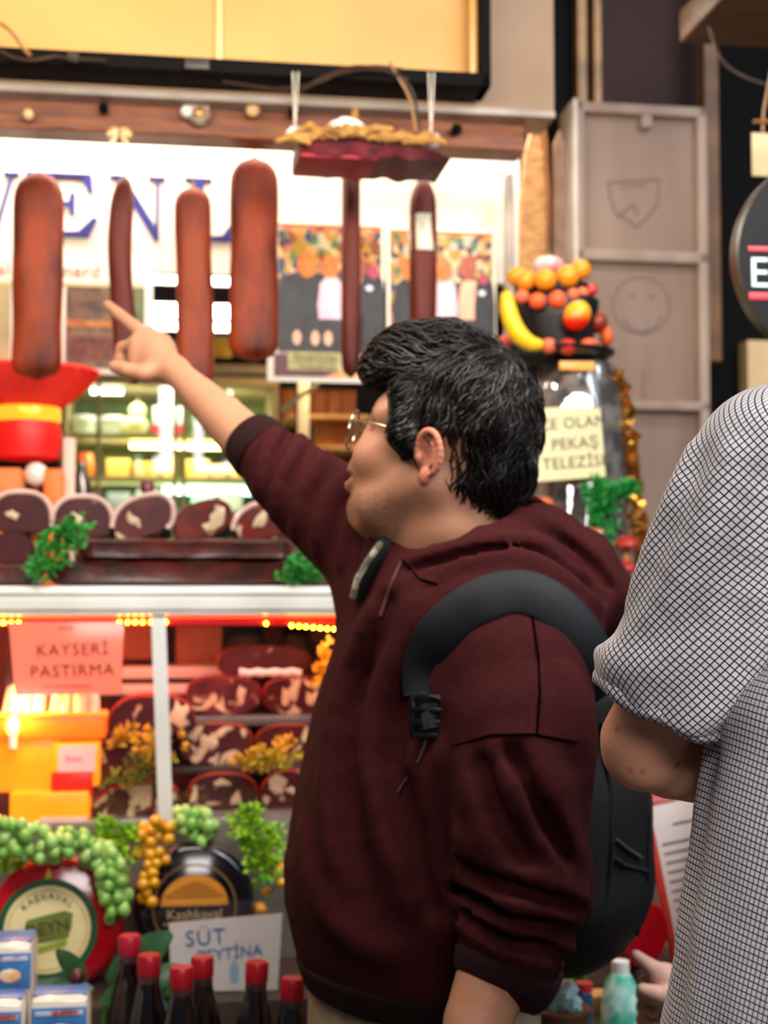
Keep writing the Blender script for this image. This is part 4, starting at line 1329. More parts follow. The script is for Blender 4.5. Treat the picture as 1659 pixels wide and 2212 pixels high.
wbz = fl(173, 985, .5)[2] - TZ
b2 = empty('dark_bottle', fw(u, .56, TZ - .003), 'dark brown bottle with orange cap behind the pale post', 'bottle')
MB().lathe([(0, 0), (.018, 0), (.02, .01), (.019, wbz - .05), (.009, wbz - .02), (.007, wbz), (0, wbz)], 16).build('body', mat('bottle_brown', '#2c120a', .15, color2='#1e0c06', scale=8, coat=.6), b2)
MB().lathe([(0, wbz - .005), (.0095, wbz - .005), (.0095, wbz + .015), (0, wbz + .017)], 12).build('cap', ork, b2)
fbox('back_counter', mat('counter_brown', '#4a2e20', .5, color2='#38211a', scale=8), (-200, 1180, 900, 1500), .52 + .14, 1.1, 'brown back counter inside the stall', 'counter')
# ------------------------------------------------------------------ front display steps
BZ = fl(150, 2135, -.16)[2]             # ledge carrying the cheese wheels
CZ = BZ - .14                           # lower step carrying bottles and packs
st = empty('display_step', fw(0, -.3, 0), 'dark stepped stand in front of the display case', 'stand')
M_step = mat('step_dark', '#3a2c22', .6, color2='#2a1e18', scale=8)
MB().box((cu0, .03, 0), (cu1, .295, BZ - .001), .004).build('upper_step', M_step, st)
MB().box((cu0, -.33, 0), (fl(640, 2150, -.5)[0], .03, CZ - .001), .004).build('lower_step', M_step, st)

# ------------------------------------------------------------------ cheese wheels leaning on the case
def wheel(name, px, py, r_px, w, m, label, tilt=.16, depth=.075, yaw=0.0):
    u, _, z = fl(px, py, w)
    R = r_px * (np.dot(np.array(fw(u, w, z)) - CAM, CF)) / FPX
    e = empty(name, fw(u, w, z), label, 'cheese', rot=(-tilt, 0, FA + yaw))
    prof = [(0, 0), (R * .86, 0), (R * .93, .004), (R * .985, .016), (R, .03), (R, depth - .02), (R * .97, depth - .006), (R * .9, depth), (0, depth)]
    MB().lathe(prof, 56, M=Matrix.Rotation(-PI / 2, 4, 'X')).build('wheel', m, e)
    return e, R


def disc(e, r0, r1, m, name, y=-.0012, n=48, th=.0012):
    mb = MB()
    vs, fs = [], []
    if r0 <= 0:
        MB().lathe([(0, 0), (r1, 0), (r1, th), (0, th)], n, M=Matrix.Translation((0, y, 0)) @ Matrix.Rotation(-PI / 2, 4, 'X')).build(name, m, e, smooth=False)
    else:
        prof = [(r0, 0), (r1, 0), (r1, th), (r0, th), (r0, 0)]
        for (r, z) in prof[:4]:
            for k in range(n):
                a = 2 * PI * k / n
                vs.append((r * math.cos(a), y + z, r * math.sin(a)))
        for i in range(4):
            for k in range(n):
                fs.append((i * n + k, i * n + (k + 1) % n, ((i + 1) % 4) * n + (k + 1) % n, ((i + 1) % 4) * n + k))
        MB().add(vs, fs).build(name, m, e, smooth=False)


def arc_letters(e, body, r, a0, a1, size, m, y=-.003):
    n = len(body)
    for i, ch in enumerate(body):
        if ch == ' ':
            continue
        a = a0 + (a1 - a0) * i / max(1, n - 1)
        lettering(ch, size, m, e, Vector((r * math.cos(a), y, r * math.sin(a))), rot=(0, -(a - PI / 2), 0), extrude=.0003)


M_redwax = mat('red_wax', '#b3101c', .18, color2='#960a16', scale=6, coat=.6)
M_blackwax = mat('black_wax', '#0d0c10', .16, color2='#17151a', scale=6, coat=.6)
e, R = wheel('waxed_cheese', 118, 1998, 148, -.14, M_redwax, 'red waxed cheese wheel with a green-ringed cream label', tilt=.14)
lb = empty('label', (-R * .10, -.002, -R * .06), rotz=0)
lb.parent = e
disc(lb, R * .62, R * .72, mat('label_green', '#12512a', .4, color2='#0e4423', scale=12), 'green_ring')
disc(lb, 0, R * .62, mat('label_cream', '#dccf9c', .45, color2='#d0c28c', scale=10), 'cream_disc')
disc(lb, R * .555, R * .57, mat('label_gold_line', '#b5a05a', .4), 'gold_line', y=-.0022)
arc_letters(lb, 'KAŞKAVAL', R * .47, 2.35, .82, R * .13, mat('label_ink_green', '#4a5a2a', .5))
poly = [(-.34, -.06), (-.30, .14), (-.05, .20), (.25, .26), (.36, .22), (.34, .02), (.30, -.12), (.05, -.16), (-.22, -.20)]
MB().prism([(x * R, z * R) for x, z in poly], -.0032, -.0012).build('emblem', mat('emblem_green', '#6a7a2a', .45, color2='#4e5c1e', scale=20), lb, smooth=False)
MB().prism([(-.22 * R, -.26 * R), (.28 * R, -.14 * R), (.28 * R, -.22 * R), (-.18 * R, -.34 * R)], -.0032, -.0012).build('emblem_ribbon', mat('emblem_lime', '#8fa02c', .45, color2='#7a8a22', scale=20), lb, smooth=False)
lettering('DEYN', R * .24, mat('label_ink_brown', '#4a2a1e', .5), lb, Vector((0, -.0045, R * .02)), rot=(0, math.radians(-9), 0), extrude=.0004)
MB().prism([(-.05 * R, .72 * R), (.05 * R, .72 * R), (.03 * R, .82 * R), (0, .88 * R), (-.03 * R, .82 * R)], -.002, .0).build('gold_crown', mat('label_gold', '#c99a2a', .35, color2='#b08420', scale=15), lb, smooth=False)

e, R = wheel('waxed_cheese', 420, 1952, 132, -.10, M_blackwax, 'black waxed cheese wheel with an orange and gold label', tilt=.12)
lb = empty('label', (0, -.002, -R * .05), rotz=0)
lb.parent = e
disc(lb, R * .66, R * .685, mat('label_gold_ring', '#8a6a3a', .35, .3), 'gold_ring')
mb = MB().prism([(R * .55 * math.cos(a), R * .55 * math.sin(a) * .9 + R * .02) for a in [PI * i / 16 for i in range(17)]], -.0015, 0)
mb.build('orange_half', mat('label_orange', '#d08a1c', .4, color2='#b87414', scale=16), lb, smooth=False)
MB().prism([(-.5 * R, .18 * R), (-.2 * R, .34 * R), (0, .42 * R), (.2 * R, .34 * R), (.5 * R, .18 * R), (.4 * R, .14 * R), (-.4 * R, .14 * R)], -.0025, -.001).build('hill_emblem', mat('label_amber', '#a8660e', .4, color2='#8f5408', scale=16), lb, smooth=False)
lettering('Kashkaval', R * .23, mat('label_gold_ink', '#b09a70', .4), lb, Vector((0, -.003, -R * .12)), extrude=.0003)
MB().box((-.5 * R, -.002, -.27 * R), (.5 * R, -.001, -.25 * R)).build('rule', mat('label_gold_ink', '#b09a70', .4), lb, smooth=False)

# ------------------------------------------------------------------ plastic grapes, berries, foliage along the ledge
M_grape = mat('grape_green', '#8fc05a', .25, color2='#6aa444', scale=25, sss=.0, coat=.3)
M_grape2 = mat('grape_pale', '#a9cf7a', .25, color2='#86b65a', scale=25, coat=.3)
gm = [MB().ball((0, 0, 0), (.0105, .0105, .0135), 10, 7).mesh('grape') for _ in range(2)]
gm[0].materials.append(M_grape)
gm[1].materials.append(M_grape2)


def fruit_cluster(name, pts, w, n, meshes, label, part, step=.017, stem=True, dep=.02, cat='grapes', scale=1.0):
    q = [fl(px, py, w) for px, py, r in pts]
    rr = [r * 2.5 / FPX for _, _, r in pts]
    o = (q[0][0], w, min(a[2] - r for a, r in zip(q, rr)))
    e = empty(name, fw(*o), label, cat)
    placed = []
    tries = 0
    while len(placed) < n and tries < n * 60:
        tries += 1
        t = random.random() * (len(q) - 1)
        k = min(int(t), len(q) - 2)
        f_ = t - k
        c = [q[k][j] * (1 - f_) + q[k + 1][j] * f_ for j in range(3)]
        r = rr[k] * (1 - f_) + rr[k + 1] * f_
        a, rad = random.random() * 2 * PI, math.sqrt(random.random()) * r
        p = Vector((c[0] - o[0] + rad * math.cos(a), jit(dep), c[2] - o[2] + rad * math.sin(a)))
        if all((p - s).length > step for s in placed):
            placed.append(p)
            ob = place(part, random.choice(meshes), e, p, 0, (jit(.5), jit(.5), jit(2)))
            ob.scale = [scale * random.uniform(.88, 1.1)] * 3
    if stem:
        P = [Vector((a[0] - o[0], 0, a[2] - o[2])) for a in q]
        MB().tube(P, .0018, 5).build('stem', M_stem, e)
    return e


fruit_cluster('grape_cluster', [(10, 1800, 34), (70, 1830, 36), (140, 1822, 28), (215, 1850, 26), (245, 1870, 22)], -.16, 62, gm, 'long garland of green plastic grapes over the red cheese wheel', 'grape')
fruit_cluster('grape_cluster', [(240, 1880, 22), (245, 1910, 28), (255, 1955, 22), (248, 1975, 12)], -.17, 26, gm, 'green plastic grapes hanging down beside the red cheese wheel', 'grape')
fruit_cluster('grape_cluster', [(395, 1775, 26), (430, 1785, 30), (448, 1795, 22)], -.06, 24, gm, 'small bunch of green plastic grapes right of the white post', 'grape')
yb = MB().ball((0, 0, 0), .0105, 10, 7).mesh('berry')
yb.materials.append(mat('berry_yellow', '#e2a61a', .25, color2='#d08e10', scale=30, coat=.4))
fruit_cluster('berry_sprig', [(310, 1805, 14), (345, 1795, 26), (362, 1800, 18)], -.10, 11, [yb], 'yellow plastic berries at the foot of the white post', 'berry', cat='berries', step=.016, dep=.012)
fruit_cluster('berry_sprig', [(310, 1845, 14), (352, 1855, 14), (335, 1850, 20)], -.11, 7, [yb], 'yellow plastic berries between the grapes and the black wheel', 'berry', cat='berries', step=.016, dep=.012)
fruit_cluster('berry_sprig', [(318, 1880, 16), (315, 1910, 18), (318, 1945, 14)], -.12, 9, [yb], 'yellow plastic berries hanging lowest beside the black wheel', 'berry', cat='berries', step=.016, dep=.012)
fruit_cluster('berry_sprig', [(600, 1880, 14), (608, 1895, 14), (560, 1965, 10)], -.08, 6, [yb], 'few yellow plastic berries right of the lime plastic bush', 'berry', cat='berries', step=.016, dep=.012)
M_lime = mat('foliage_lime', '#9ac81e', .4, color2='#5e9e1e', scale=26)
foliage('plastic_bush', [(235, 1800, 30), (265, 1815, 36), (270, 1860, 30)], -.10, 130, .016, M_lime, 'lime green plastic foliage between grapes and berries', dep=.02)
foliage('plastic_bush', [(520, 1775, 30), (560, 1790, 44), (565, 1850, 40), (570, 1890, 24)], -.07, 230, .016, M_lime, 'lime green plastic bush right of the black cheese wheel', dep=.025)
foliage('plastic_bush', [(10, 1860, 22), (40, 1870, 20)], -.10, 40, .016, M_lime, 'lime green plastic leaves at the far left behind the grapes', dep=.02)

# ------------------------------------------------------------------ plastic-sleeved card SÜT ...
x0, y0, x1, y1 = 350, 1968, 612, 2135
wq = -.22
u, _, z0 = fl(480, 2135, wq)
wd = fl(612, 2050, wq)[0] - fl(350, 2050, wq)[0]
H = fl(480, 1968, wq)[2] - z0
sc = empty('price_card', fw(u, wq, BZ), 'white plastic-sleeved card with blue lettering SÜT before the black wheel', 'card', rot=(-.12, 0, FA))
H2 = H + (z0 - BZ)
MB().prism([(-wd * .42, .004), (wd * .46, .0), (wd * .5, H2 * .93), (-wd * .44, H2 * .86)], -.001, .001).build('card', mat('card_white', '#d8d4d2', .5, color2='#cfcac8', scale=9), sc, smooth=False)
MB().prism([(-wd * .5, 0), (wd * .5, 0), (wd * .52, H2 * 1.12), (-wd * .5, H2 * 1.10)], -.004, -.003).build('sleeve', glass_mat('sleeve_film', (1, 1, 1), .10, .15, .3, 30), sc, smooth=False)
M_bl = mat('ink_blue', '#2a6aa8', .5)
lettering('SÜT', .036, M_bl, sc, Vector((-wd * .14, -.002, H2 * .66)), rot=(0, math.radians(-3), 0), extrude=.0003, spacing=1.1)
lettering('ZEYTİNA', .026, M_bl, sc, Vector((wd * .06, -.002, H2 * .46)), rot=(0, math.radians(-4), 0), extrude=.0003)
for k, dx in enumerate((.02, .055)):
    MB().prism([(dx - .006, H2 * .1), (dx + .006, H2 * .1), (dx + .008, H2 * .28), (dx + .002, H2 * .38), (dx - .002, H2 * .38), (dx - .008, H2 * .28)], -.0016, -.0006).build('bottle_print', mat('print_paleblue', '#8fb4cc', .5), sc, smooth=False)

# ------------------------------------------------------------------ dark bottles with red caps
M_glassdark = mat('bottle_dark_glass', '#0a0406', .06, color2='#120608', scale=8, coat=.8, spec=.8)
M_neck = mat('bottle_neck_glass', '#3a2a28', .05, color2='#4a3430', scale=20, coat=.8, trans=.3)
M_redcap = mat('cap_red', '#b01428', .35, color2='#98101f', scale=14)


def bottle(px, py, w, label, lean=0.0, capm=None, h=.30, s=1.0):
    """py is the top of the cap"""
    u, _, zt = fl(px, py, w)
    zb = CZ
    h = zt - zb
    e = empty('sauce_bottle', fw(u, w, zb), label, 'bottle', 'red-capped dark bottles', rot=(0, lean, FA))
    c = .030 * s
    nb = h - c
    prof = [(0, 0), (.032, 0), (.034, .006), (.034, nb - .10), (.033, nb - .088), (.024, nb - .045), (.0165, nb - .014), (.0135, nb), (0, nb)]
    MB().lathe(prof, 22).build('body', M_glassdark, e)
    MB().lathe([(.0150, nb - .014), (.0165, nb - .008), (.0165, nb - .003), (.015, nb + .001)], 20, cap=False).build('neck_ring', M_neck, e)
    MB().lathe([(0, nb), (.0165, nb), (.0175, nb + .003), (.0175, h - .004), (.0155, h), (0, h)], 24, wob=lambda th, z: 1 + .02 * math.sin(24 * th)).build('cap', capm or M_redcap, e)
    MB().lathe([(.0346, .05), (.0346, nb - .115)], 22, cap=False).build('label', mat('label_bottle', '#8a9aa0', .4, color2='#4a4038', scale=18, lo=.45, hi=.55), e)
    return e


bottle(322, 2062, -.46, 'red-capped dark bottle, first from the left in the front row')
bottle(392, 2088, -.52, 'red-capped dark bottle nearest the camera, second from the left')
bottle(437, 2066, -.42, 'red-capped dark bottle, middle one, in front of the white card')
bottle(538, 2077, -.46, 'red-capped dark bottle leaning right of the white card', lean=.05)
bottle(622, 2112, -.53, 'red-capped dark bottle beside the beige trousers', lean=.03)
bottle(280, 2020, -.36, 'pink-capped bottle half hidden by the big green leaf', capm=mat('cap_pink', '#b8203a', .35, color2='#a01830', scale=14))

# ------------------------------------------------------------------ cheese packs with blue labels
M_pack = mat('pack_plastic', '#d8cfc4', .25, color2='#c8bdb0', scale=10, coat=.4)
M_packblue = mat('pack_blue', '#3f7ab4', .4, color2='#2c5c9c', scale=20)
M_packpic = mat('pack_picture', '#d6a070', .4, color2='#e8d8c0', scale=60)


def cheese_pack(r, w0, w1, label, tilt=0.0):
    x0, y0, x1, y1 = r
    ua, ub = fl(x0, (y0 + y1) / 2, w0)[0], fl(x1, (y0 + y1) / 2, w0)[0]
    zt = fl((x0 + x1) / 2, y0, w0)[2]
    zb = CZ
    e = empty('cheese_pack', fw((ua + ub) / 2, w0, zb), label, 'pack', 'cheese packs with blue labels', rot=(0, tilt, FA))
    h2, H = (ub - ua) / 2, zt - zb
    MB().box((-h2, 0, 0), (h2, w1 - w0, H), .012).build('body', M_pack, e)
    lh = min(.052, H * .55)
    MB().box((-h2 * .92, -.0015, H - .012 - lh), (h2 * .92, .0005, H - .012), .0004).build('label', M_packblue, e)
    MB().box((-h2 * .8, -.0025, H - .010 - lh * .25), (h2 * .8, -.001, H - .016), .0003).build('label_stripe', mat('pack_stripe', '#b8bccc', .4, color2='#a04038', scale=40, lo=.5, hi=.6), e)
    MB().ball((0, -.002, H - .012 - lh * .62), (h2 * .5, .0012, lh * .2), 12, 5).build('label_picture', M_packpic, e)
    MB().box((-h2 * .9, .02, H - .001), (h2 * .9, w1 - w0 - .012, H + .0015), .0005).build('top_label', M_packblue, e)
    return e


cheese_pack((-28, 2042, 70, 2212), -.44, -.34, 'white cheese pack with blue label standing at the far left')
cheese_pack((-60, 2168, 50, 2300), -.55, -.47, 'cheese pack with blue label at the bottom left corner')
cheese_pack((62, 2158, 192, 2300), -.54, -.46, 'cheese pack with blue label right of the bottom left corner')

# big leaves beside the bottles
M_leaf = mat('leaf_dark', '#2e5c34', .35, color2='#1f4426', scale=18)


def big_leaf(e, p, d, L, wd, up=(0, -1, .4), m=None):
    d = Vector(d).normalized()
    s = d.cross(Vector(up)).normalized()
    n = s.cross(d).normalized()
    vs, fs = [], []
    N = 8
    for i in range(N + 1):
        t = i / N
        wv = wd * math.sin(PI * min(1, t * .92 + .04)) ** .8 / 2
        c = Vector(p) + d * L * t - n * L * .22 * t * t
        vs += [c + s * wv - n * wv * .25, c, c - s * wv - n * wv * .25]
    for i in range(N):
        for j in (0, 1):
            fs.append((i * 3 + j, i * 3 + j + 1, (i + 1) * 3 + j + 1, (i + 1) * 3 + j))
    return MB().add(vs, fs).build('leaf', m or M_leaf, e)


u, _, z = fl(230, 2160, -.34)
lp = empty('leafy_branch', fw(u, -.34, CZ), 'dark green leafy branch between the packs and the bottles', 'plant')
dz = z - CZ
MB().tube([(0, 0, 0), (-.01, 0, dz * .6), (.0, -.01, dz)], .003, 6).build('stem', M_stem, lp)
for (x, zz, dx, dzz, L, wd) in ((-.01, .0, 1, .5, .13, .05), (-.0, .03, .9, .75, .12, .055), (-.02, -.01, -.9, .5, .10, .04), (-.02, .02, -.8, .1, .09, .035), (.01, -.02, 1, .1, .12, .045),
                                (-.03, .03, -.6, .8, .07, .03), (-.05, .0, -.4, -.6, .07, .025), (.0, -.03, -.2, -1, .08, .03), (.06, .02, .8, .2, .09, .04)):
    big_leaf(lp, (x, -.01 + jit(.01), dz + zz), (dx, -.25 + jit(.2), dzz), L, wd)
tag(MB().ball((0, 0, 0), (.012, .012, .014), 10, 7).build('plum', mat('plum_red', '#5a1e22', .3, color2='#43161a', scale=20), None, fw(fl(168, 2112, -.36)[0], -.37, fl(168, 2112, -.37)[2]), FA), 'small dark red fruit among the green leaves', 'fruit')
# ------------------------------------------------------------------ worn wooden cabinet, right
KW = .70
x0, x1 = 1226, 1532
ua, ub = fl(1248, 560, KW)[0], fl(1530, 560, KW)[0]
zt = fl(1390, 226, KW)[2]
kb = empty('wooden_cabinet', fw((ua + ub) / 2, KW, 0), 'tall worn grey-brown wooden cabinet with recessed panels and doodles', 'cabinet')
h2 = (ub - ua) / 2
M_worn = mat('worn_wood', '#a38f80', .65, color2='#826e60', scale=6, stretch=(1, 1, .3), bump=.1)
M_worn2 = mat('worn_panel', '#8c766a', .7, color2='#745e50', scale=5, stretch=(1, 1, .25), bump=.1)
M_litside = mat('sign_lit_side', '#d6cbc0', .5, color2='#c2b5a8', scale=8)  # side face lighter: the sign's light put into its colour
MB().box((-h2, .02, 0), (h2, .12, zt - .004)).build('back_board', M_worn2, kb)
rails = [(226, 248), (541, 566), (866, 886)]
for i, (ya, yb_) in enumerate(rails):
    z1, z0 = fl(1390, ya, KW)[2], fl(1390, yb_, KW)[2]
    MB().box((-h2, -.004, z0), (h2, .03, z1), .004).build('rail', M_worn, kb)
st_w = fl(1262, 400, KW)[0] - fl(1246, 400, KW)[0]
MB().box((-h2, -.004, 0), (-h2 + st_w, .03, zt), .004).build('stile', M_worn, kb)
MB().box((h2 - st_w * 1.3, -.004, 0), (h2, .03, zt), .004).build('stile', M_worn, kb)
MB().box((-h2 - .012, -.012, 0), (-h2, .12, zt + .004), .004).build('side_panel', M_litside, kb)
u, _, z = fl(1398, 262, KW)
MB().box((u - (ua + ub) / 2 - .014, -.002, z - .016), (u - (ua + ub) / 2 + .014, .022, z + .016), .003).build('catch_block', M_worn, kb)
M_pencil = mat('pencil_grey', '#5a4c52', .8, color2='#6a5c60', scale=40)


def doodle(pts, r=.0016, close=False):
    P = []
    for px, py in pts:
        u, _, z = fl(px, py, KW + .019)
        P.append(Vector((u - (ua + ub) / 2, .0193, z)))
    if close:
        P.append(P[0])
    out = []
    for i in range(len(P) - 1):
        for k in range(4):
            out.append(P[i].lerp(P[i + 1], k / 4))
    out.append(P[-1])
    MB().tube(out, r, 5).build('doodle', M_pencil, kb)


doodle([(1312, 395), (1360, 392), (1424, 388), (1420, 440), (1398, 470), (1375, 492), (1360, 478), (1330, 460), (1318, 430), (1314, 398)], .002)
doodle([(1332, 470), (1352, 455), (1368, 440), (1376, 462)], .0018)
doodle([(1340, 405), (1395, 400)], .0014)
doodle(oval(1385, 660, 62, 62, 18), .0012, True)
doodle([(1345, 690), (1365, 712), (1390, 718), (1415, 708), (1428, 684)], .0018)
doodle([(1360, 640), (1372, 636)], .0016)
doodle([(1400, 638), (1412, 642)], .0016)
doodle([(1390, 800), (1386, 850), (1392, 862)], .0010)

# ------------------------------------------------------------------ round black sign with red and white band, right edge
SD = 2.35
c = W(1800, 560, SD)
Rr = 222 * SD / FPX
rs = empty('round_sign', Vector(c), 'round black hanging sign with white letters ER between red stripes', 'sign', rotz=math.radians(6))
prof = [(0, -.012), (Rr * .985, -.012), (Rr, -.006), (Rr, .006), (Rr * .985, .012), (0, .012)]
MB().lathe(prof, 64, M=RX).build('disc', mat('sign_black', '#08080b', .5, color2='#0c0c10', scale=6, spec=.2), rs)
MB().lathe([(Rr * .985, -.016), (Rr * 1.012, -.014), (Rr * 1.012, .014), (Rr * .985, .016)], 64, M=RX, cap=False).build('rim', mat('sign_rim', '#241c18', .3, color2='#3a2c20', scale=9), rs)
px_m = SD / FPX
for y, hgt in ((546 - 560, 11), (648 - 560, 16)):
    MB().box((-196 * px_m, -.014, -(y + hgt / 2) * px_m), (182 * px_m, -.0115, -(y - hgt / 2) * px_m), .0005).build('red_stripe', mat('stripe_red', '#b01830', .4, color2='#9c1228', scale=12), rs)
me = text_mesh('ERCİYES', 92 * px_m, .0012, 'LEFT', .95)
me.materials.clear()
me.materials.append(mat('sign_white', '#c9e2e6', .4, color2='#b8d4da', scale=14))
place('lettering', me, rs, Vector((-196 * px_m, -.0125, -40 * px_m)))
# cord and small wooden tag it hangs from
tp = Vector((0, 0, Rr))
cord_top = 2.7 - c[2]
MB().tube([(-.08, 0, Rr * .8), (-.05, 0, Rr * 1.2), (0, 0, cord_top)], .003, 6).build('cord', M_cabletan, rs)
pl_ = empty('paper_tag', Vector(W(1648, 320, 2.75)), 'cream paper tag hung on a looped cord at the right edge', 'tag')
MB().box((-.022, 0, -.055), (.03, .004, .03), .001).build('tag', mat('tag_cream', '#bfae84', .5, color2='#b09e72', scale=14), pl_)
MB().tube([(.0, 0, .03), (.002, 0, .07), (.012, 0, .12), (.03, 0, .2)], .003, 6).build('loop', M_cabletan, pl_)
MB().tube([(-.02, -.004, .05), (.03, -.004, .052)], .004, 6).build('peg', mat('peg_wood', '#8a5a2a', .5, color2='#744818', scale=20), pl_)

# ------------------------------------------------------------------ cellophane-wrapped jar, foil edge, its paper sign
JW = .16
uj, _, _ = fl(1248, 1000, JW)
JZ = TZ - .004
jt = fl(1248, 778, JW)[2] - JZ
jr = empty('cellophane_jar', fw(uj, JW, JZ), 'big grey jar wrapped in crinkled cellophane under the fruit stand', 'jar')
kk = 2.88 / FPX
cr = lambda th, z: 1 + .035 * math.sin(9 * th + 40 * z) + .025 * math.sin(17 * th - 63 * z) + .02 * math.sin(5 * th + 110 * z)
MB().lathe([(0, .001), (104 * kk, .001), (108 * kk, jt * .1), (104 * kk, jt * .5), (92 * kk, jt * .85), (72 * kk, jt * .97), (60 * kk, jt)], 40).build('jar_body', mat('jar_grey', '#4e4a48', .12, color2='#8a8682', scale=16, lo=.45, hi=.62, coat=.6, bump=.3, bscale=24), jr)
MB().lathe([(132 * kk, .002), (126 * kk, jt * .2), (116 * kk, jt * .5), (102 * kk, jt * .8), (84 * kk, jt * .95), (62 * kk, jt * 1.0)], 72, wob=cr, cap=False).build('cellophane', glass_mat('cellophane', (.97, .96, .94), .22, .06, 1.0, 28), jr)
# golden foil folds down the right side
M_foil = mat('gold_foil', '#c9984a', .22, .85, color2='#a8742e', scale=18, bump=.6, bscale=40)
vs, fs = [], []
N = 26
for i in range(N + 1):
    t = i / N
    z = jt * (.95 - .93 * t)
    rad = (78 + 54 * t ** .8) * kk
    for j in range(6):
        x = rad - .012 + .0065 * j + .007 * math.sin(i * 1.9 + j * 2.2) + .004 * math.sin(i * 4.1)
        vs.append((x, -.03 + .012 * math.sin(j * 2.5 + i * 1.3), z))
for i in range(N):
    for j in range(5):
        fs.append((i * 6 + j, i * 6 + j + 1, (i + 1) * 6 + j + 1, (i + 1) * 6 + j))
MB().add(vs, fs).build('gold_foil', M_foil, jr, smooth=False)
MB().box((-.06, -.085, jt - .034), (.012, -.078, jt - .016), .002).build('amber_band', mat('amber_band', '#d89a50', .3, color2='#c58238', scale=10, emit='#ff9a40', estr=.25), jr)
# paper sign taped on the jar
x0, y0, x1, y1 = 1130, 878, 1310, 1036
ws = .02
ua, ub = fl(x0, 950, ws)[0], fl(x1, 950, ws)[0]
zt2, zb2_ = fl(1220, y0, ws)[2], fl(1220, y1, ws)[2]
ps_ = empty('paper_sign', fw((ua + ub) / 2, ws, zb2_), 'yellowish paper sign with three lines of capitals taped to the jar', 'sign', rot=(0, math.radians(-5), FA))
h2, H = (ub - ua) / 2, zt2 - zb2_
MB().prism([(-h2, .0), (h2 * .98, 0), (h2, H * .94), (h2 * .3, H * .99), (-h2, H)], 0, .0015).build('paper', mat('paper_yellow', '#cfc9a0', .55, color2='#c2bb90', scale=8), ps_, smooth=False)
M_ink = mat('ink_grey', '#4a463c', .6, color2='#3c3830', scale=30)
for k, (t, f) in enumerate((('ZE OLAN', .76), ('PEKAŞ', .48), ('TELEZİSK', .22))):
    lettering(t, .031, M_ink, ps_, Vector((.026, -.0008, H * f)), extrude=.0003, spacing=1.05)

# ------------------------------------------------------------------ fruit stand on top of the jar
fz0 = jt + JZ
fs_u = fl(1200, 770, JW)[0]
fs_ = empty('fruit_stand', fw(fs_u, JW, fz0), 'black tiered tray carrying fruit on top of the wrapped jar', 'tray')
KP = 2.85 / FPX
zz = lambda y: fl(1200, y, JW)[2] - fz0
M_tray = mat('tray_black', '#161416', .45, color2='#0f0e10', scale=9)
MB().lathe([(0, 0), (112 * KP, 0), (128 * KP, .008), (130 * KP, .014), (122 * KP, .014), (108 * KP, .008), (0, .008)], 40).build('lower_tray', M_tray, fs_)
MB().lathe([(0, .008), (76 * KP, .008), (90 * KP, zz(700)), (96 * KP, zz(658)), (94 * KP, zz(652)), (0, zz(656))], 36).build('bowl', M_tray, fs_)
MB().lathe([(0, zz(656)), (60 * KP, zz(656)), (74 * KP, zz(622)), (74 * KP, zz(618)), (0, zz(620))], 36).build('upper_tray', M_tray, fs_)
M_or = mat('orange_skin', '#e8951a', .4, color2='#dd7f10', scale=26, bump=.12, bscale=300)
M_ap = mat('apricot_skin', '#e0652a', .45, color2='#d2482a', scale=10)
M_ap2 = mat('peach_skin', '#e07a4a', .5, color2='#cf4a34', scale=10)
M_tom = mat('tomato_skin', '#c8342c', .3, color2='#b52a20', scale=8, coat=.3)
ordn = ['first', 'second', 'third', 'fourth', 'fifth', 'sixth', 'seventh']


def fruit(name, px, py, rpx, m, label, cat, w=JW, sq=(1, 1, 1), group=None, leaf=True):
    u, _, z = fl(px, py, w)
    r = rpx * (2.62 + w) / FPX * 1.0
    e = empty(name, fw(u, w, z - r * sq[2]), label, cat, group)
    MB().ball((0, 0, r * sq[2]), (r * sq[0], r * sq[1], r * sq[2]), 16, 10, fn=lambda d: 1 - .06 * max(0, d[2]) ** 6).build('flesh', m, e)
    MB().lathe([(0, 0), (r * .10, 0), (r * .08, r * .06), (0, r * .08)], 7, c=(0, 0, r * sq[2] * 1.86)).build('stalk', mat('stalk_green', '#4a6a2a', .6, color2='#3a5420', scale=40), e)
    return e


for i, (px, py, r, w) in enumerate(((1118, 598, 24, JW - .02), (1136, 606, 23, JW - .05), (1178, 604, 26, JW - .07), (1226, 597, 27, JW - .06), (1254, 583, 24, JW - .0))):
    fruit('orange', px, py, r, M_or, ordn[i] + ' orange from the left in the top tier of the fruit stand', 'orange', w, group='oranges on the fruit stand')
fb = empty('white_fruit', fw(fl(1186, 575, JW + .02)[0], JW + .02, fl(1186, 588, JW + .02)[2]), 'glossy pinkish white fruit crowning the fruit stand', 'fruit')
MB().ball((0, 0, .014), (.032, .028, .020), 14, 9).build('flesh', mat('fruit_pinkwhite', '#e8cfd0', .25, color2='#d88a8a', scale=14, coat=.5), fb)
MB().lathe([(0, 0), (.004, 0), (.003, .008), (0, .009)], 7, c=(0, 0, .033)).build('stalk', M_stem, fb)
for i, (px, py, r, m, w) in enumerate(((1128, 641, 17, M_ap2, JW - .05), (1161, 650, 20, M_ap, JW - .08), (1204, 647, 21, M_ap, JW - .085), (1238, 636, 15, M_ap2, JW - .08), (1258, 634, 15, M_ap2, JW - .06), (1277, 627, 15, M_tom, JW - .03))):
    fruit('apricot', px, py, r, m, ordn[i] + ' apricot from the left in the middle tier of the fruit stand', 'apricot', w, group='apricots on the fruit stand')
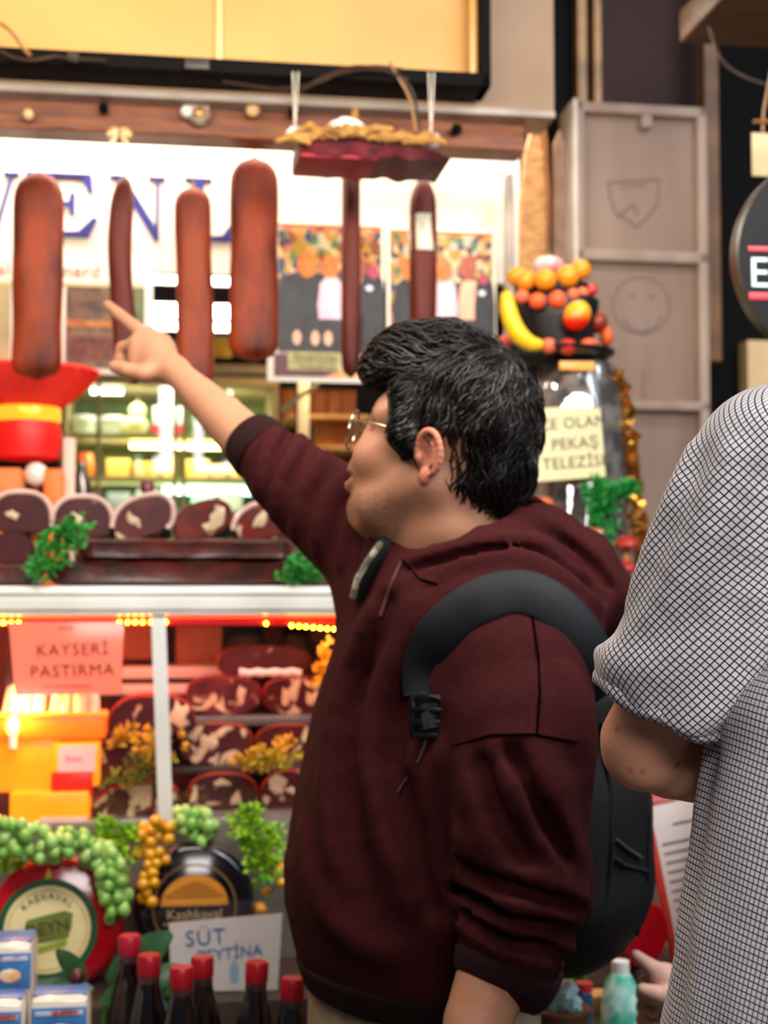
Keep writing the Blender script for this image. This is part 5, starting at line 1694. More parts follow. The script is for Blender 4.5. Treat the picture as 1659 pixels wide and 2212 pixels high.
for i, (px, py, r, m, w, q) in enumerate(((1095, 735, 19, M_ap2, JW - .05, (1, 1, .7)), (1185, 747, 18, M_ap2, JW - .1, (1, 1, 1)), (1226, 749, 21, M_tom, JW - .1, (1, 1, .9)), (1272, 745, 20, M_ap, JW - .09, (1.05, 1, .78)), (1310, 727, 19, M_ap, JW - .03, (.8, 1, 1.2)))):
    fruit('peach', px, py, r, m, ordn[i] + ' small peach from the left along the lowest tray of the fruit stand', 'peach', w, sq=q, group='peaches on the lowest tray')
fruit('nectarine', 1290, 697, 24, mat('nectarine_skin', '#8f2f14', .4, color2='#7a1f10', scale=10), 'dark red nectarine behind the mango', 'nectarine', JW - .03, (1, 1, 1.05))
fruit('apple', 1096, 668, 20, mat('apple_skin', '#c8281a', .3, color2='#a0501a', scale=10), 'red apple peeping out behind the banana', 'apple', JW + .0, (1, 1, 1.1))
# banana
pts = [(1094, 633), (1096, 660), (1105, 695), (1122, 725), (1145, 743), (1170, 745)]
o = fl(1105, 752, JW - .11)
bn = empty('banana', fw(*o), 'yellow banana curving down the left side of the fruit stand', 'banana')
PB = [Vector((fl(a, b, JW - .11)[0] - o[0], 0, fl(a, b, JW - .11)[2] - o[2])) for a, b in pts]
PB2 = []
for i in range(len(PB) - 1):
    for k in range(4):
        PB2.append(PB[i].lerp(PB[i + 1], k / 4))
PB2.append(PB[-1])
for _ in range(3):
    PB2 = [PB2[0]] + [(PB2[i - 1] + PB2[i] * 2 + PB2[i + 1]) / 4 for i in range(1, len(PB2) - 1)] + [PB2[-1]]
n = len(PB2)
MB().tube(PB2, [max(.006, .0185 * math.sin(PI * min(1, max(0, (i + 2.0) / (n + 2.5)))) ** .38) for i in range(n)], 9).build('peel', mat('banana_peel', '#e6c21a', .4, color2='#d9a814', scale=12), bn)
MB().tube([PB2[0], PB2[0] + Vector((-.002, 0, .014))], [.006, .004], 7).build('stalk', mat('banana_stalk', '#8a7a20', .6, color2='#6a5a18', scale=30), bn)
# mango, red below and yellow above by its ripeness
u, _, z = fl(1245, 685, JW - .105)
mg = empty('mango', fw(u, JW - .105, z), 'red and yellow mango leaning on the right of the fruit stand', 'mango')
mm = bpy.data.materials.new('mango_skin')
mm.use_nodes = True
nt = mm.node_tree
bb_ = nt.nodes['Principled BSDF']
bb_.inputs['Roughness'].default_value = .35
tc = nt.nodes.new('ShaderNodeTexCoord'); sx = nt.nodes.new('ShaderNodeSeparateXYZ'); cr_ = nt.nodes.new('ShaderNodeValToRGB'); mr = nt.nodes.new('ShaderNodeMapRange')
mr.inputs['From Min'].default_value = -.025; mr.inputs['From Max'].default_value = .02
nt.links.new(tc.outputs['Object'], sx.inputs[0]); nt.links.new(sx.outputs['Z'], mr.inputs[0]); nt.links.new(mr.outputs[0], cr_.inputs[0]); nt.links.new(cr_.outputs[0], bb_.inputs['Base Color'])
cr_.color_ramp.elements[0].color = (*hexc('#d01408'), 1); cr_.color_ramp.elements[1].color = (*hexc('#eca21a'), 1)
cr_.color_ramp.elements[0].position = .3; cr_.color_ramp.elements[1].position = .85
MB().ball((0, 0, 0), (.027, .024, .032), 18, 12, M=Matrix.Rotation(.5, 3, 'Y'), fn=lambda d: 1 + .08 * d[2]).build('flesh', mm, mg)
MB().lathe([(0, 0), (.003, 0), (.002, .006), (0, .007)], 7, c=(.014, 0, .029)).build('stalk', M_stem, mg)

# ------------------------------------------------------------------ plastic fir plant, mushrooms, red-edged card
M_fir = mat('fir_green', '#1f9a3a', .45, color2='#127a2c', scale=30)
foliage('plastic_fir', [(1300, 1205, 24), (1298, 1150, 28), (1300, 1095, 32), (1285, 1045, 20), (1300, 1090, 26), (1340, 1060, 18), (1372, 1052, 10)], .02, 300, .016, M_fir, 'bright green plastic fir plant right of the jar', dep=.022, lw=.35, base=TZ)
for i, (px, py, s, lb_) in enumerate(((1360, 1180, 1.0, 'larger red mushroom ornament beside the plastic fir'), (1350, 1232, .8, 'smaller red mushroom ornament low beside the plastic fir'))):
    u, _, z = fl(px, py, .0)
    e = empty('mushroom', fw(u + .0, .02 - .03 * i, TZ), lb_, 'mushroom', 'red mushroom ornaments')
    hz = max(.012, z - TZ)
    MB().lathe([(0, 0), (.010 * s, 0), (.009 * s, hz * .6), (.008 * s, hz), (0, hz)], 12).build('stem', mat('mushroom_stem', '#a0643a', .5, color2='#8a5430', scale=14), e)
    MB().lathe([(.006 * s, hz), (.024 * s, hz - .004), (.027 * s, hz + .002), (.022 * s, hz + .014 * s), (.010 * s, hz + .021 * s), (0, hz + .022 * s)], 20).build('cap', mat('mushroom_red', '#9c2a22', .35, color2='#842018', scale=14, coat=.3), e)
rc = empty('card', fw(fl(1255, 1220, -.0)[0], -.0, TZ), 'white card with a red border standing behind the hood', 'card', rot=(0, math.radians(6), FA))
zz1 = fl(1255, 1138, 0)[2] - TZ
MB().box((-.045, 0, 0), (.035, .002, zz1), .0005).build('border', mat('border_red', '#c8402a', .5, color2='#b83420', scale=10), rc)
MB().box((-.042, -.001, .003), (.0315, .0, zz1 - .004), .0003).build('face', mat('card_face', '#ded6cc', .5, color2='#d2c9be', scale=10), rc)
fbox('orange_packet', mat('packet_foil', '#c8663a', .35, color2='#a84a24', scale=20, bump=.4), (1118, 1072, 1200, 1266), .02, .05, 'crinkled orange packet behind the man\'s nape', 'packet', bev=.012)

# ------------------------------------------------------------------ low stand right: leaflet board, red wheel, bottles and packets
LB = W(1490, 1880, 2.35)
lf = empty('leaflet_board', Vector(LB), 'white printed leaflet in a red frame leaning beside the checked shirt', 'leaflet', rot=(-.1, math.radians(-9), FA + .1))
kx = 2.35 / FPX
MB().box((-78 * kx, 0, -190 * kx), (150 * kx, .012, 175 * kx), .003).build('red_frame', mat('frame_red', '#d0402e', .4, color2='#bc3424', scale=9), lf)
MB().box((-64 * kx, -.002, -176 * kx), (140 * kx, .002, 160 * kx), .001).build('sheet', mat('leaflet_white', '#e2d8d8', .45, color2='#d8cecf', scale=7), lf)
MB().box((10 * kx, .012, -1.2), (40 * kx, .03, 100 * kx), .003).build('prop', M_step, lf)
MB().box((-78 * kx, -.003, 150 * kx), (150 * kx, .012, 166 * kx), .001).build('top_band', mat('band_pink', '#d87a78', .4, color2='#c86a68', scale=9), lf)
M_lines = mat('print_lines', '#8a7f84', .5)
for k in range(13):
    z = (100 - 20 * k - (18 if k > 0 else 0)) * kx
    MB().box((-52 * kx if k else -20 * kx, -.0026, z), ((110 - 22 * (k % 3)) * kx, -.0019, z + 6 * kx), .0002).build('text_line', M_lines, lf, smooth=False)
RS = 2.3
SZ2 = W(1300, 2330, RS)[2]
rstand = tag(MB().box((-.20, -.17, 0), (.12, .03, SZ2), .006).build('low_stand', M_step, None, Vector((W(1360, 2200, RS)[0], W(1360, 2200, RS)[1], 0)), FA), 'low dark stand holding packets right of the man', 'stand')
c = W(1366, 2012, 2.29)
rw = empty('red_cheese', Vector(c), 'red waxed cheese wheel half hidden behind the backpack', 'cheese', rot=(0, 0, FA + .5))
r = 78 * 2.29 / FPX
MB().lathe([(0, -.03), (r * .85, -.03), (r * .97, -.02), (r, 0), (r * .97, .02), (r * .85, .03), (0, .03)], 40, M=RX).build('wheel', M_redwax, rw)
MB().lathe([(r * 1.0, -.008), (r * 1.015, 0), (r * 1.0, .008)], 40, M=RX, cap=False).build('band', mat('wheel_orange', '#e0501a', .3, color2='#cc420f', scale=10), rw)
MB().box((-.02, -.03, SZ2 - c[2]), (.02, .03, -r * .9), .004).build('foot', M_step, rw)


def rstanding(name, mb_list, px, py, d, label, cat):
    p = W(px, py, d)
    e = empty(name, Vector((p[0], p[1], SZ2)), label, cat)
    H = p[2] - SZ2
    for nm, fn, m in mb_list:
        fn(H).build(nm, m, e)
    return e


M_teal = mat('teal_label', '#4ab8a0', .4, color2='#bfe6da', scale=22, lo=.42, hi=.58)
rstanding('teal_bottle', [('body', lambda H: MB().lathe([(0, 0), (.03, 0), (.032, .01), (.031, H * .72), (.024, H * .9), (.012, H), (0, H)], 20), M_teal),
                          ('cap', lambda H: MB().lathe([(0, H - .004), (.014, H - .004), (.014, H + .014), (0, H + .016)], 14), M_white)], 1340, 2095, 2.2, 'teal and white plastic bottle below the backpack', 'bottle')
rstanding('blue_packet', [('body', lambda H: MB().box((-.008, -.02, 0), (.008, .02, H), .003), mat('packet_blue', '#2f5a7a', .4, color2='#24486a', scale=14)),
                          ('cap', lambda H: MB().lathe([(0, H), (.013, H), (.013, H + .012), (0, H + .014)], 14), mat('dot_red', '#d03a34', .4, color2='#bc2e2a', scale=12))], 1262, 2140, 2.15, 'narrow blue packet topped with a red knob', 'packet')
rstanding('tan_box', [('carton', lambda H: MB().box((-.02, -.02, 0), (.02, .03, H), .003), mat('carton_tan', '#c99a5a', .5, color2='#b98a4a', scale=12)),
                      ('flap', lambda H: MB().box((-.02, -.022, H * .8), (.02, -.019, H), .001), mat('carton_flap', '#a87838', .5, color2='#98682c', scale=12))], 1298, 2145, 2.25, 'tan carton between the blue packet and the teal bottle', 'carton')
rstanding('planter', [('pot', lambda H: MB().lathe([(0, 0), (.03, 0), (.042, H), (.045, H), (.045, H + .006), (.04, H + .006), (0, H)], 20), mat('pot_brown', '#6a4a2a', .5, color2='#5a3c20', scale=12))], 1212, 2185, 2.1, 'brown pot with a lime rim below the elbow', 'pot')
for i, (px, py, s) in enumerate(((1196, 2165, 22), (1220, 2150, 30), (1238, 2172, 20))):
    p = W(px, py, 2.1)
    tag(MB().ball((0, 0, 0), s * 2.1 / FPX, 12, 8, fn=lambda d: 1 + .15 * math.sin(5 * d[0] + 7 * d[2])).build('white_bag', mat('bag_white', '#cfe6e4', .3, color2='#a8d8d8', scale=20), None, Vector(p)), ['leftmost', 'tallest', 'rightmost'][i] + ' knotted white bag in the brown pot', 'bag', 'white bags in the pot')
p = W(1240, 2120, 2.3)
foliage('plastic_leaves', [(1180, 2120, 12), (1225, 2112, 16), (1255, 2118, 12)], -.33, 50, .014, M_lime, 'green leaves below the backpack', dep=.02)
# ------------------------------------------------------------------ smooth-blend modelling: distance fields turned into one continuous mesh
class Field:
    def __init__(s):
        s.p = []

    def _add(s, fn, lo, hi, op, k):
        s.p.append((fn, np.array(lo, float), np.array(hi, float), op, k))
        return s

    def cap(s, a, b, ra, rb, k=.02, op='u'):
        a, b = np.array(a, float), np.array(b, float)
        ab = b - a
        L2 = max(1e-9, float(ab @ ab))

        def fn(P):
            t = np.clip(((P - a) @ ab) / L2, 0, 1)
            return np.linalg.norm(P - a - t[..., None] * ab, axis=-1) - (ra + (rb - ra) * t)
        r = max(ra, rb)
        return s._add(fn, np.minimum(a, b) - r, np.maximum(a, b) + r, op, k)

    def chain(s, pts, rs, k=.02, op='u', kin=.003):
        """limb of tapering segments, blended into the rest as one piece"""
        P0 = [np.array(p, float) for p in pts]

        def fn(P):
            d = None
            for i in range(len(P0) - 1):
                a, ab = P0[i], P0[i + 1] - P0[i]
                t = np.clip(((P - a) @ ab) / max(1e-9, float(ab @ ab)), 0, 1)
                e = np.linalg.norm(P - a - t[..., None] * ab, axis=-1) - (rs[i] + (rs[i + 1] - rs[i]) * t)
                d = e if d is None else s.blend(d, e, 'u', kin)
            return d
        A = np.array(P0)
        r = max(rs)
        return s._add(fn, A.min(0) - r, A.max(0) + r, op, k)

    def ell(s, c, r, R=None, k=.02, op='u'):
        c, r = np.array(c, float), np.array(r, float)
        R = np.eye(3) if R is None else np.array(R, float)     # columns: local axes in world

        def fn(P):
            q = (P - c) @ R
            k0 = np.linalg.norm(q / r, axis=-1)
            k1 = np.linalg.norm(q / (r * r), axis=-1)
            return k0 * (k0 - 1) / np.maximum(k1, 1e-6)
        m = np.abs(R) @ r
        return s._add(fn, c - m, c + m, op, k)

    def box(s, c, h, rnd, R=None, k=.02, op='u'):
        c, h = np.array(c, float), np.array(h, float)
        R = np.eye(3) if R is None else np.array(R, float)

        def fn(P):
            q = np.abs((P - c) @ R) - (h - rnd)
            return np.linalg.norm(np.maximum(q, 0), axis=-1) + np.minimum(q.max(axis=-1), 0) - rnd
        m = np.abs(R) @ h
        return s._add(fn, c - m, c + m, op, k)

    def loft(s, rows, R, k=.02, op='u', power=2.0):
        """rows: (z, cx, cy, ra, rb), ellipse axes R[0], R[1] (2-vectors); z ascending"""
        rows = sorted(rows)
        z = np.array([r[0] for r in rows])
        cx, cy, ra, rb = [np.array([r[i] for r in rows]) for i in (1, 2, 3, 4)]
        A, B = np.array(R[0]), np.array(R[1])

        def fn(P):
            zz = np.clip(P[..., 2], z[0], z[-1])
            x = P[..., 0] - np.interp(zz, z, cx)
            y = P[..., 1] - np.interp(zz, z, cy)
            a, b = np.interp(zz, z, ra), np.interp(zz, z, rb)
            u, v = x * A[0] + y * A[1], x * B[0] + y * B[1]
            q = (np.abs(u / a) ** power + np.abs(v / b) ** power) ** (1 / power)
            d = (q - 1) * np.minimum(a, b) * .92
            dz = np.abs(P[..., 2] - zz)
            return np.where(dz > 0, np.sqrt(np.maximum(d, 0) ** 2 + dz ** 2) + np.minimum(d, 0) * (dz <= 0), d)
        m = max(ra.max(), rb.max())
        return s._add(fn, (cx.min() - m, cy.min() - m, z[0]), (cx.max() + m, cy.max() + m, z[-1]), op, k)

    @staticmethod
    def blend(d, e, op, k):
        if op == 'u':
            h = np.maximum(k - np.abs(d - e), 0) / k
            return np.minimum(d, e) - h * h * k * .25
        e = -e if op == 's' else e          # 's' subtract, 'i' intersect
        h = np.maximum(k - np.abs(d - e), 0) / k
        return np.maximum(d, e) + h * h * k * .25

    def at(s, P):
        P = np.atleast_2d(np.array(P, float))
        d = np.full(len(P), .5)
        for fn, lo, hi, op, k in s.p:
            d = s.blend(d, fn(P), op, k)
        return d

    def hit(s, px, py, d0=1.2, d1=2.6, n=260):
        """first surface point along the photo ray"""
        ds = np.linspace(d0, d1, n)
        P = CAM + ray(px, py)[None, :] * ds[:, None]
        v = s.at(P)
        i = np.nonzero(v < 0)[0]
        if len(i) == 0:
            return P[int(np.argmin(v))]
        return P[i[0]]

    def ridge(s, pts, r, k=.022, sink=.35, op='u', taper=True, d0=1.2, d1=2.6):
        """fold laid over the surface under a photo polyline"""
        Q = []
        for i in range(len(pts) - 1):
            m = 3
            for j in range(m):
                t = j / m
                Q.append((pts[i][0] * (1 - t) + pts[i + 1][0] * t, pts[i][1] * (1 - t) + pts[i + 1][1] * t))
        Q.append(pts[-1])
        H = []
        for px, py in Q:
            p = s.hit(px, py, d0, d1)
            dr = ray(px, py)
            H.append(p + dr / np.linalg.norm(dr) * r * sink)
        H = [H[0]] + [(H[i - 1] + 2 * H[i] + H[i + 1]) / 4 for i in range(1, len(H) - 1)] + [H[-1]]
        n = len(H)
        rs = [r * (.35 + .65 * math.sin(PI * (i + .5) / n) ** .6) if taper else r for i in range(n)]
        return H, rs, k, op

    def add_ridges(s, lst):
        out = [s.ridge(*a, **kw) for a, kw in lst]
        for H, rs, k, op in out:
            s.chain(H, rs, k, op)

    def grid(s, lo, hi, h):
        lo, hi = np.array(lo, float), np.array(hi, float)
        n = np.ceil((hi - lo) / h).astype(int) + 1
        ax = [lo[i] + h * np.arange(n[i]) for i in range(3)]
        D = np.full(n, .06)
        for fn, a, b, op, k in s.p:
            mg = k + 3 * h + .006
            i0 = np.maximum(0, np.floor((a - mg - lo) / h).astype(int))
            i1 = np.minimum(n, np.ceil((b + mg - lo) / h).astype(int) + 1)
            if op == 'i':
                i0, i1 = np.zeros(3, int), n
            if (i1 <= i0).any():
                continue
            sl = tuple(slice(i0[q], i1[q]) for q in range(3))
            G = np.stack(np.meshgrid(ax[0][sl[0]], ax[1][sl[1]], ax[2][sl[2]], indexing='ij'), -1)
            D[sl] = s.blend(D[sl], fn(G), op, k)
        return D, lo, h

    def bounds(s, pad=.01):
        U = [p for p in s.p if p[3] == 'u']
        return np.min([p[1] for p in U], axis=0) - pad, np.max([p[2] for p in U], axis=0) + pad

    def surface(s, h, lo=None, hi=None, noise=None, smooth=2):
        if lo is None:
            lo, hi = s.bounds()
        D, lo, h = s.grid(lo, hi, h)
        if noise is not None:
            n = D.shape
            near = np.abs(D) < .04
            idx = np.nonzero(near)
            P = lo + h * np.stack(idx, -1)
            D[near] += noise(P)
        return nets(D, lo, h, smooth)


def nets(D, lo, h, smooth=2):
    S = D < 0
    c = [S[i:S.shape[0] - 1 + i, j:S.shape[1] - 1 + j, k:S.shape[2] - 1 + k] for i in (0, 1) for j in (0, 1) for k in (0, 1)]
    tot = sum(x.astype(np.int8) for x in c)
    act = (tot > 0) & (tot < 8)
    I = np.stack(np.nonzero(act), -1)
    vid = np.full(act.shape, -1, np.int64)
    vid[tuple(I.T)] = np.arange(len(I))
    acc = np.zeros((len(I), 3))
    cnt = np.zeros(len(I))
    corners = [(i, j, k) for i in (0, 1) for j in (0, 1) for k in (0, 1)]
    for a in corners:
        for ax in range(3):
            if a[ax] == 1:
                continue
            b = list(a)
            b[ax] = 1
            da = D[I[:, 0] + a[0], I[:, 1] + a[1], I[:, 2] + a[2]]
            db = D[I[:, 0] + b[0], I[:, 1] + b[1], I[:, 2] + b[2]]
            m = (da < 0) != (db < 0)
            t = da[m] / (da[m] - db[m])
            p = np.tile(np.array(a, float), (m.sum(), 1))
            p[:, ax] = t
            acc[m] += p
            cnt[m] += 1
    V = lo + h * (I + acc / cnt[:, None])
    F = []
    for ax in range(3):
        b, cx = (ax + 1) % 3, (ax + 2) % 3
        sl0 = [slice(None)] * 3
        sl1 = [slice(None)] * 3
        sl0[ax] = slice(0, -1)
        sl1[ax] = slice(1, None)
        s0, s1 = S[tuple(sl0)], S[tuple(sl1)]
        E = np.stack(np.nonzero(s0 != s1), -1)
        lim = np.array(act.shape)
        ok = (E[:, b] > 0) & (E[:, cx] > 0) & (E[:, b] < lim[b]) & (E[:, cx] < lim[cx])
        E = E[ok]
        sgn = s0[tuple(E.T)]
        q = []
        for (db, dc) in ((1, 1), (0, 1), (0, 0), (1, 0)):
            e = E.copy()
            e[:, b] -= db
            e[:, cx] -= dc
            q.append(vid[tuple(e.T)])
        q = np.stack(q, -1)
        q[~sgn] = q[~sgn][:, ::-1]
        F.append(q[(q >= 0).all(1)])
    F = np.concatenate(F)
    # even out the vertices a little
    for _ in range(smooth):
        acc = np.zeros_like(V)
        n = np.zeros(len(V))
        for i in range(4):
            a, b = F[:, i], F[:, (i + 1) % 4]
            np.add.at(acc, a, V[b]); np.add.at(acc, b, V[a])
            np.add.at(n, a, 1); np.add.at(n, b, 1)
        V = V * .5 + .5 * acc / np.maximum(n, 1)[:, None]
    return V, F


def join_meshes(lst):
    V, F, o = [], [], 0
    for v, f in lst:
        V.append(v)
        F.append(f + o)
        o += len(v)
    return np.concatenate(V), np.concatenate(F)


def np_mesh(name, V, F, m, origin=(0, 0, 0), attrs=None):
    V = V - np.array(origin)
    me = bpy.data.meshes.new(name)
    nf = len(F)
    k = F.shape[1]
    me.vertices.add(len(V))
    me.vertices.foreach_set('co', V.astype(np.float32).ravel())
    me.loops.add(nf * k)
    me.loops.foreach_set('vertex_index', F.astype(np.int32).ravel())
    me.polygons.add(nf)
    me.polygons.foreach_set('loop_start', np.arange(0, nf * k, k, dtype=np.int32))
    me.update(calc_edges=True)
    me.polygons.foreach_set('use_smooth', np.ones(nf, dtype=bool))
    me.materials.append(m)
    for nm, (typ, data) in (attrs or {}).items():
        at = me.attributes.new(nm, typ, 'POINT')
        if typ == 'FLOAT_COLOR':
            at.data.foreach_set('color', np.concatenate([data, np.ones((len(data), 1))], 1).astype(np.float32).ravel())
        elif typ == 'FLOAT_VECTOR':
            at.data.foreach_set('vector', data.astype(np.float32).ravel())
        else:
            at.data.foreach_set('value', data.astype(np.float32).ravel())
    return me


def vnoise(P, s, seed=0.0):
    """cheap smooth noise made of crossed waves"""
    x, y, z = (P * s).T + seed
    return (np.sin(x * 1.3 + 1.7 * np.sin(y * .9 + seed)) + np.sin(y * 1.1 + 1.5 * np.sin(z * 1.2 + 2)) + np.sin(z * 1.4 + 1.6 * np.sin(x * .8 + 4))) / 3


def attr_mat(name, rough=.5, sss=0.0, bump=0.0, bscale=300, spec=.4, sheen=0.0, coat=0.0):
    """material coloured by the mesh's own colour attribute"""
    m = mat(name, '#808080', rough, sss=sss, bump=bump, bscale=bscale, spec=spec, sheen=sheen, coat=coat)
    nt = m.node_tree
    a = nt.nodes.new('ShaderNodeAttribute')
    a.attribute_name = 'tone'
    nt.links.new(a.outputs['Color'], nt.nodes['Principled BSDF'].inputs['Base Color'])
    return m
# ------------------------------------------------------------------ the pointing man
TH_H, PH_H = math.radians(20), math.radians(15)
HO = W(940, 966, 1.92)
_f = np.array([-math.cos(TH_H), math.sin(TH_H), 0])
HL = np.array([-math.sin(TH_H), -math.cos(TH_H), 0])
HF = _f * math.cos(PH_H) + np.array([0, 0, 1]) * math.sin(PH_H)
HU = np.cross(HF, HL)
if HU[2] < 0:
    HU = -HU
HR = np.stack([HF, HL, HU], 1)


def hp(f, l, z):
    f = f if f < .03 else .03 + (f - .03) * .80
    return HO + HF * f + HL * l + HU * z


def sub(fl_, pts, r, k):
    fl_.chain(pts, r, k, 's')


head = Field()
head.ell(hp(-.012, 0, .035), (.100, .078, .095), HR)
head.ell(hp(.040, 0, -.035), (.068, .062, .085), HR, .03)
for s in (-1, 1):
    head.cap(hp(-.012, s * .056, -.050), hp(.052, s * .036, -.096), .022, .023, .03)
    head.cap(hp(.052, s * .036, -.096), hp(.074, s * .010, -.110), .023, .021, .025)
    head.ell(hp(.074, s * .044, -.034), (.028, .025, .028), HR, .02)      # smiling cheek
    head.cap(hp(.084, s * .012, .030), hp(.070, s * .052, .026), .014, .014, .02)  # brow
    head.ell(hp(.086, s * .032, .010), (.017, .020, .013), HR, .012, 's')  # eye socket
    head.ell(hp(.076, s * .032, .010), (.0135, .0135, .0125), HR, .006)   # eyeball
    head.cap(hp(.091, s * .020, .018), hp(.085, s * .046, .016), .004, .004, .008)   # upper lid
head.cap(hp(.092, 0, .018), hp(.109, 0, -.022), .009, .0115, .016)        # nose
for s in (-1, 1):
    head.ell(hp(.101, s * .012, -.027), (.011, .009, .009), HR, .010)
head.ell(hp(.104, 0, -.055), (.022, .032, .020), HR, .015)                 # muzzle
head.chain([hp(.110, -.024, -.062), hp(.126, 0, -.058), hp(.110, .024, -.062)], [.005, .0070, .005], .008)
head.chain([hp(.107, -.022, -.072), hp(.124, 0, -.079), hp(.107, .022, -.072)], [.005, .0085, .005], .008)
head.chain([hp(.112, -.030, -.064), hp(.136, 0, -.068), hp(.112, .030, -.064)], [.003, .0042, .003], .005, 's')
head.ell(hp(.086, 0, -.106), (.020, .024, .018), HR, .02)                 # chin
# ears, modelled finer
earf = Field()
for s in (-1, 1):
    E = hp(-.022, s * .076, -.012)
    EF = HF * .94 - HU * .25
    EU = HU * .94 + HF * .25
    ER = np.stack([EF, HL, EU], 1)
    earf.ell(E + HL * s * .004 - EF * .001, (.0185, .0058, .0290), ER)
    ring = []
    for i in range(17):
        a = math.radians(-75 + 262 * i / 16)
        rx, rz = .0180, .0295
        ring.append(E - EF * (rx * math.cos(a) + .001) + EU * (rz * math.sin(a) + .001) + HL * s * (.0115 + .005 * math.cos(a)))
    ring.append(E + EF * .006 + EU * .004 + HL * s * .009)
    earf.chain(ring, [.0034] + [.0042] * 15 + [.0036, .0026], .003)
    earf.ell(E + EF * .004 + HL * s * .0125 - EU * .004, (.0095, .0075, .0150), ER, .004, 's')
    earf.ell(E - EF * .006 + HL * s * .0135 + EU * .012, (.0065, .0055, .0110), ER, .004, 's')
    inner = [E - EF * (.002 + .0085 * math.cos(a)) + EU * (.0165 * math.sin(a) + .000) + HL * s * .0105 for a in [math.radians(-70 + 27 * i) for i in range(6)]]
    earf.chain(inner, [.0030, .0036, .0038, .0036, .0032, .0024], .004)
    earf.ell(E + EF * .005 - EU * .0310 + HL * s * .0075, (.0085, .0048, .0095), ER, .006)
    earf.ell(E + EF * .0125 - EU * .006 + HL * s * .0075, (.0042, .0050, .0070), ER, .005)
EV, EFc = earf.surface(.0015, smooth=1)
NB = W(975, 1190, 1.95)
head.chain([hp(-.035, 0, -.055), hp(-.045, 0, -.10), NB], [.060, .058, .068], .035)
head.chain([hp(.045, 0, -.10), W(905, 1200, 1.95)], [.030, .045], .04)
head.chain([NB, W(980, 1330, 1.95)], [.075, .12], .05)
hl_, hh_ = W(690, 1330, 1.7), W(1200, 690, 2.15)
HV, HFc = head.surface(.0028, (hl_[0], 1.72, NB[2] - .06), (hh_[0], 2.14, hh_[2]), smooth=1)

# arms and hands ----------------------------------------------------------------
def hand_field(A, fld=None):
    return fld


rh = Field()
rh.chain([W(640, 1060, 2.19), W(545, 965, 2.23), W(480, 900, 2.28), W(430, 852, 2.32), W(376, 799, 2.37)], [.044, .041, .036, .029, .0215], .03)
rh.cap(W(376, 799, 2.37), W(338, 772, 2.40), .0205, .024, .02)
rh.box(W(322, 766, 2.412), (.036, .019, .034), .016, None, .03)
rh.chain([W(352, 765, 2.40), W(322, 728, 2.425)], [.020, .0165], .02)
# index, straight and pointing up and away
rh.chain([W(322, 732, 2.42), W(290, 706, 2.45), W(258, 680, 2.475), W(233, 659, 2.495)], [.0150, .0118, .0104, .0086], .012)
# thumb along the near side
rh.chain([W(345, 800, 2.375), W(310, 806, 2.365), W(276, 800, 2.37), W(248, 792, 2.385)], [.0175, .0155, .0125, .0105], .014)
# middle, ring and little finger curled under
rh.chain([W(296, 742, 2.43), W(264, 752, 2.452), W(258, 778, 2.450), W(276, 796, 2.430)], [.0125, .0108, .0100, .0090], .008)
rh.chain([W(302, 762, 2.445), W(272, 772, 2.472), W(266, 798, 2.470), W(282, 816, 2.445)], [.0120, .0105, .0098, .0088], .008)
rh.chain([W(314, 786, 2.455), W(286, 796, 2.480), W(276, 812, 2.478), W(292, 822, 2.450)], [.0110, .0095, .0088, .0080], .008)
RV, RF = rh.surface(.003, smooth=1)

lh_ = Field()
lh_.chain([W(1130, 1900, 1.70), W(1085, 2060, 1.69), W(1030, 2210, 1.66), W(985, 2360, 1.62)], [.050, .047, .039, .026], .03)
wr = W(985, 2360, 1.62)
lh_.box(W(968, 2460, 1.60), (.018, .040, .045), .016, None, .03)
for i, (dx, dd, ln_) in enumerate(((-34, -.030, 1.0), (-12, -.008, 1.08), (8, .012, 1.0), (26, .030, .82))):
    lh_.chain([W(968 + dx * .7, 2520, 1.60 + dd), W(950 + dx * .7, 2520 + 70 * ln_, 1.59 + dd), W(960 + dx * .7, 2520 + 125 * ln_, 1.60 + dd), W(985 + dx * .6, 2520 + 150 * ln_, 1.615 + dd)], [.0105, .0098, .009, .0078], .008)
lh_.chain([W(955, 2400, 1.575), W(915, 2450, 1.56), W(905, 2510, 1.57), W(915, 2550, 1.58)], [.017, .014, .0115, .0095], .012)
LV, LF = lh_.surface(.0036, smooth=1)

# trunk under the clothes, joins everything into one figure
TT = math.radians(30)
TF = np.array([-math.cos(TT), -math.sin(TT)])
TL = np.array([math.sin(TT), -math.cos(TT)])


def trow(py, L, rf, rl, d=1.95):
    hx = math.sqrt((rf * TF[0]) ** 2 + (rl * TL[0]) ** 2)
    p = W(L + hx * FPX / d, py, d)
    return (p[2], p[0], p[1], rf, rl)


TROWS = [(1150, 872, .070, .080), (1200, 838, .100, .130), (1250, 790, .122, .178), (1300, 762, .140, .205), (1360, 740, .150, .214), (1450, 712, .155, .214), (1600, 670, .160, .212), (1750, 640, .172, .214),
         (1870, 620, .180, .214), (1960, 622, .178, .212), (2050, 642, .164, .200), (2110, 660, .148, .188)]
body = Field()
body.loft([trow(a, b + 50, c - .03, d - .03) for a, b, c, d in TROWS], (TF, TL))
body.chain([W(1100, 1370, 1.85), W(1130, 1600, 1.74), W(1130, 1900, 1.70)], [.05, .048, .046])
body.chain([W(905, 1250, 2.03), W(780, 1165, 2.1), W(640, 1060, 2.19)], [.05, .05, .042])
GX, GY = trow(2050, 642, .164, .2)[1:3]
for s in (-1, 1):
    hip = np.array([GX, GY, .92]) + np.append(TL, 0) * s * .09
    body.chain([hip, np.array([hip[0], hip[1], .5]) + np.append(TF, 0) * .02, np.array([hip[0], hip[1], .09])], [.075, .052, .04])
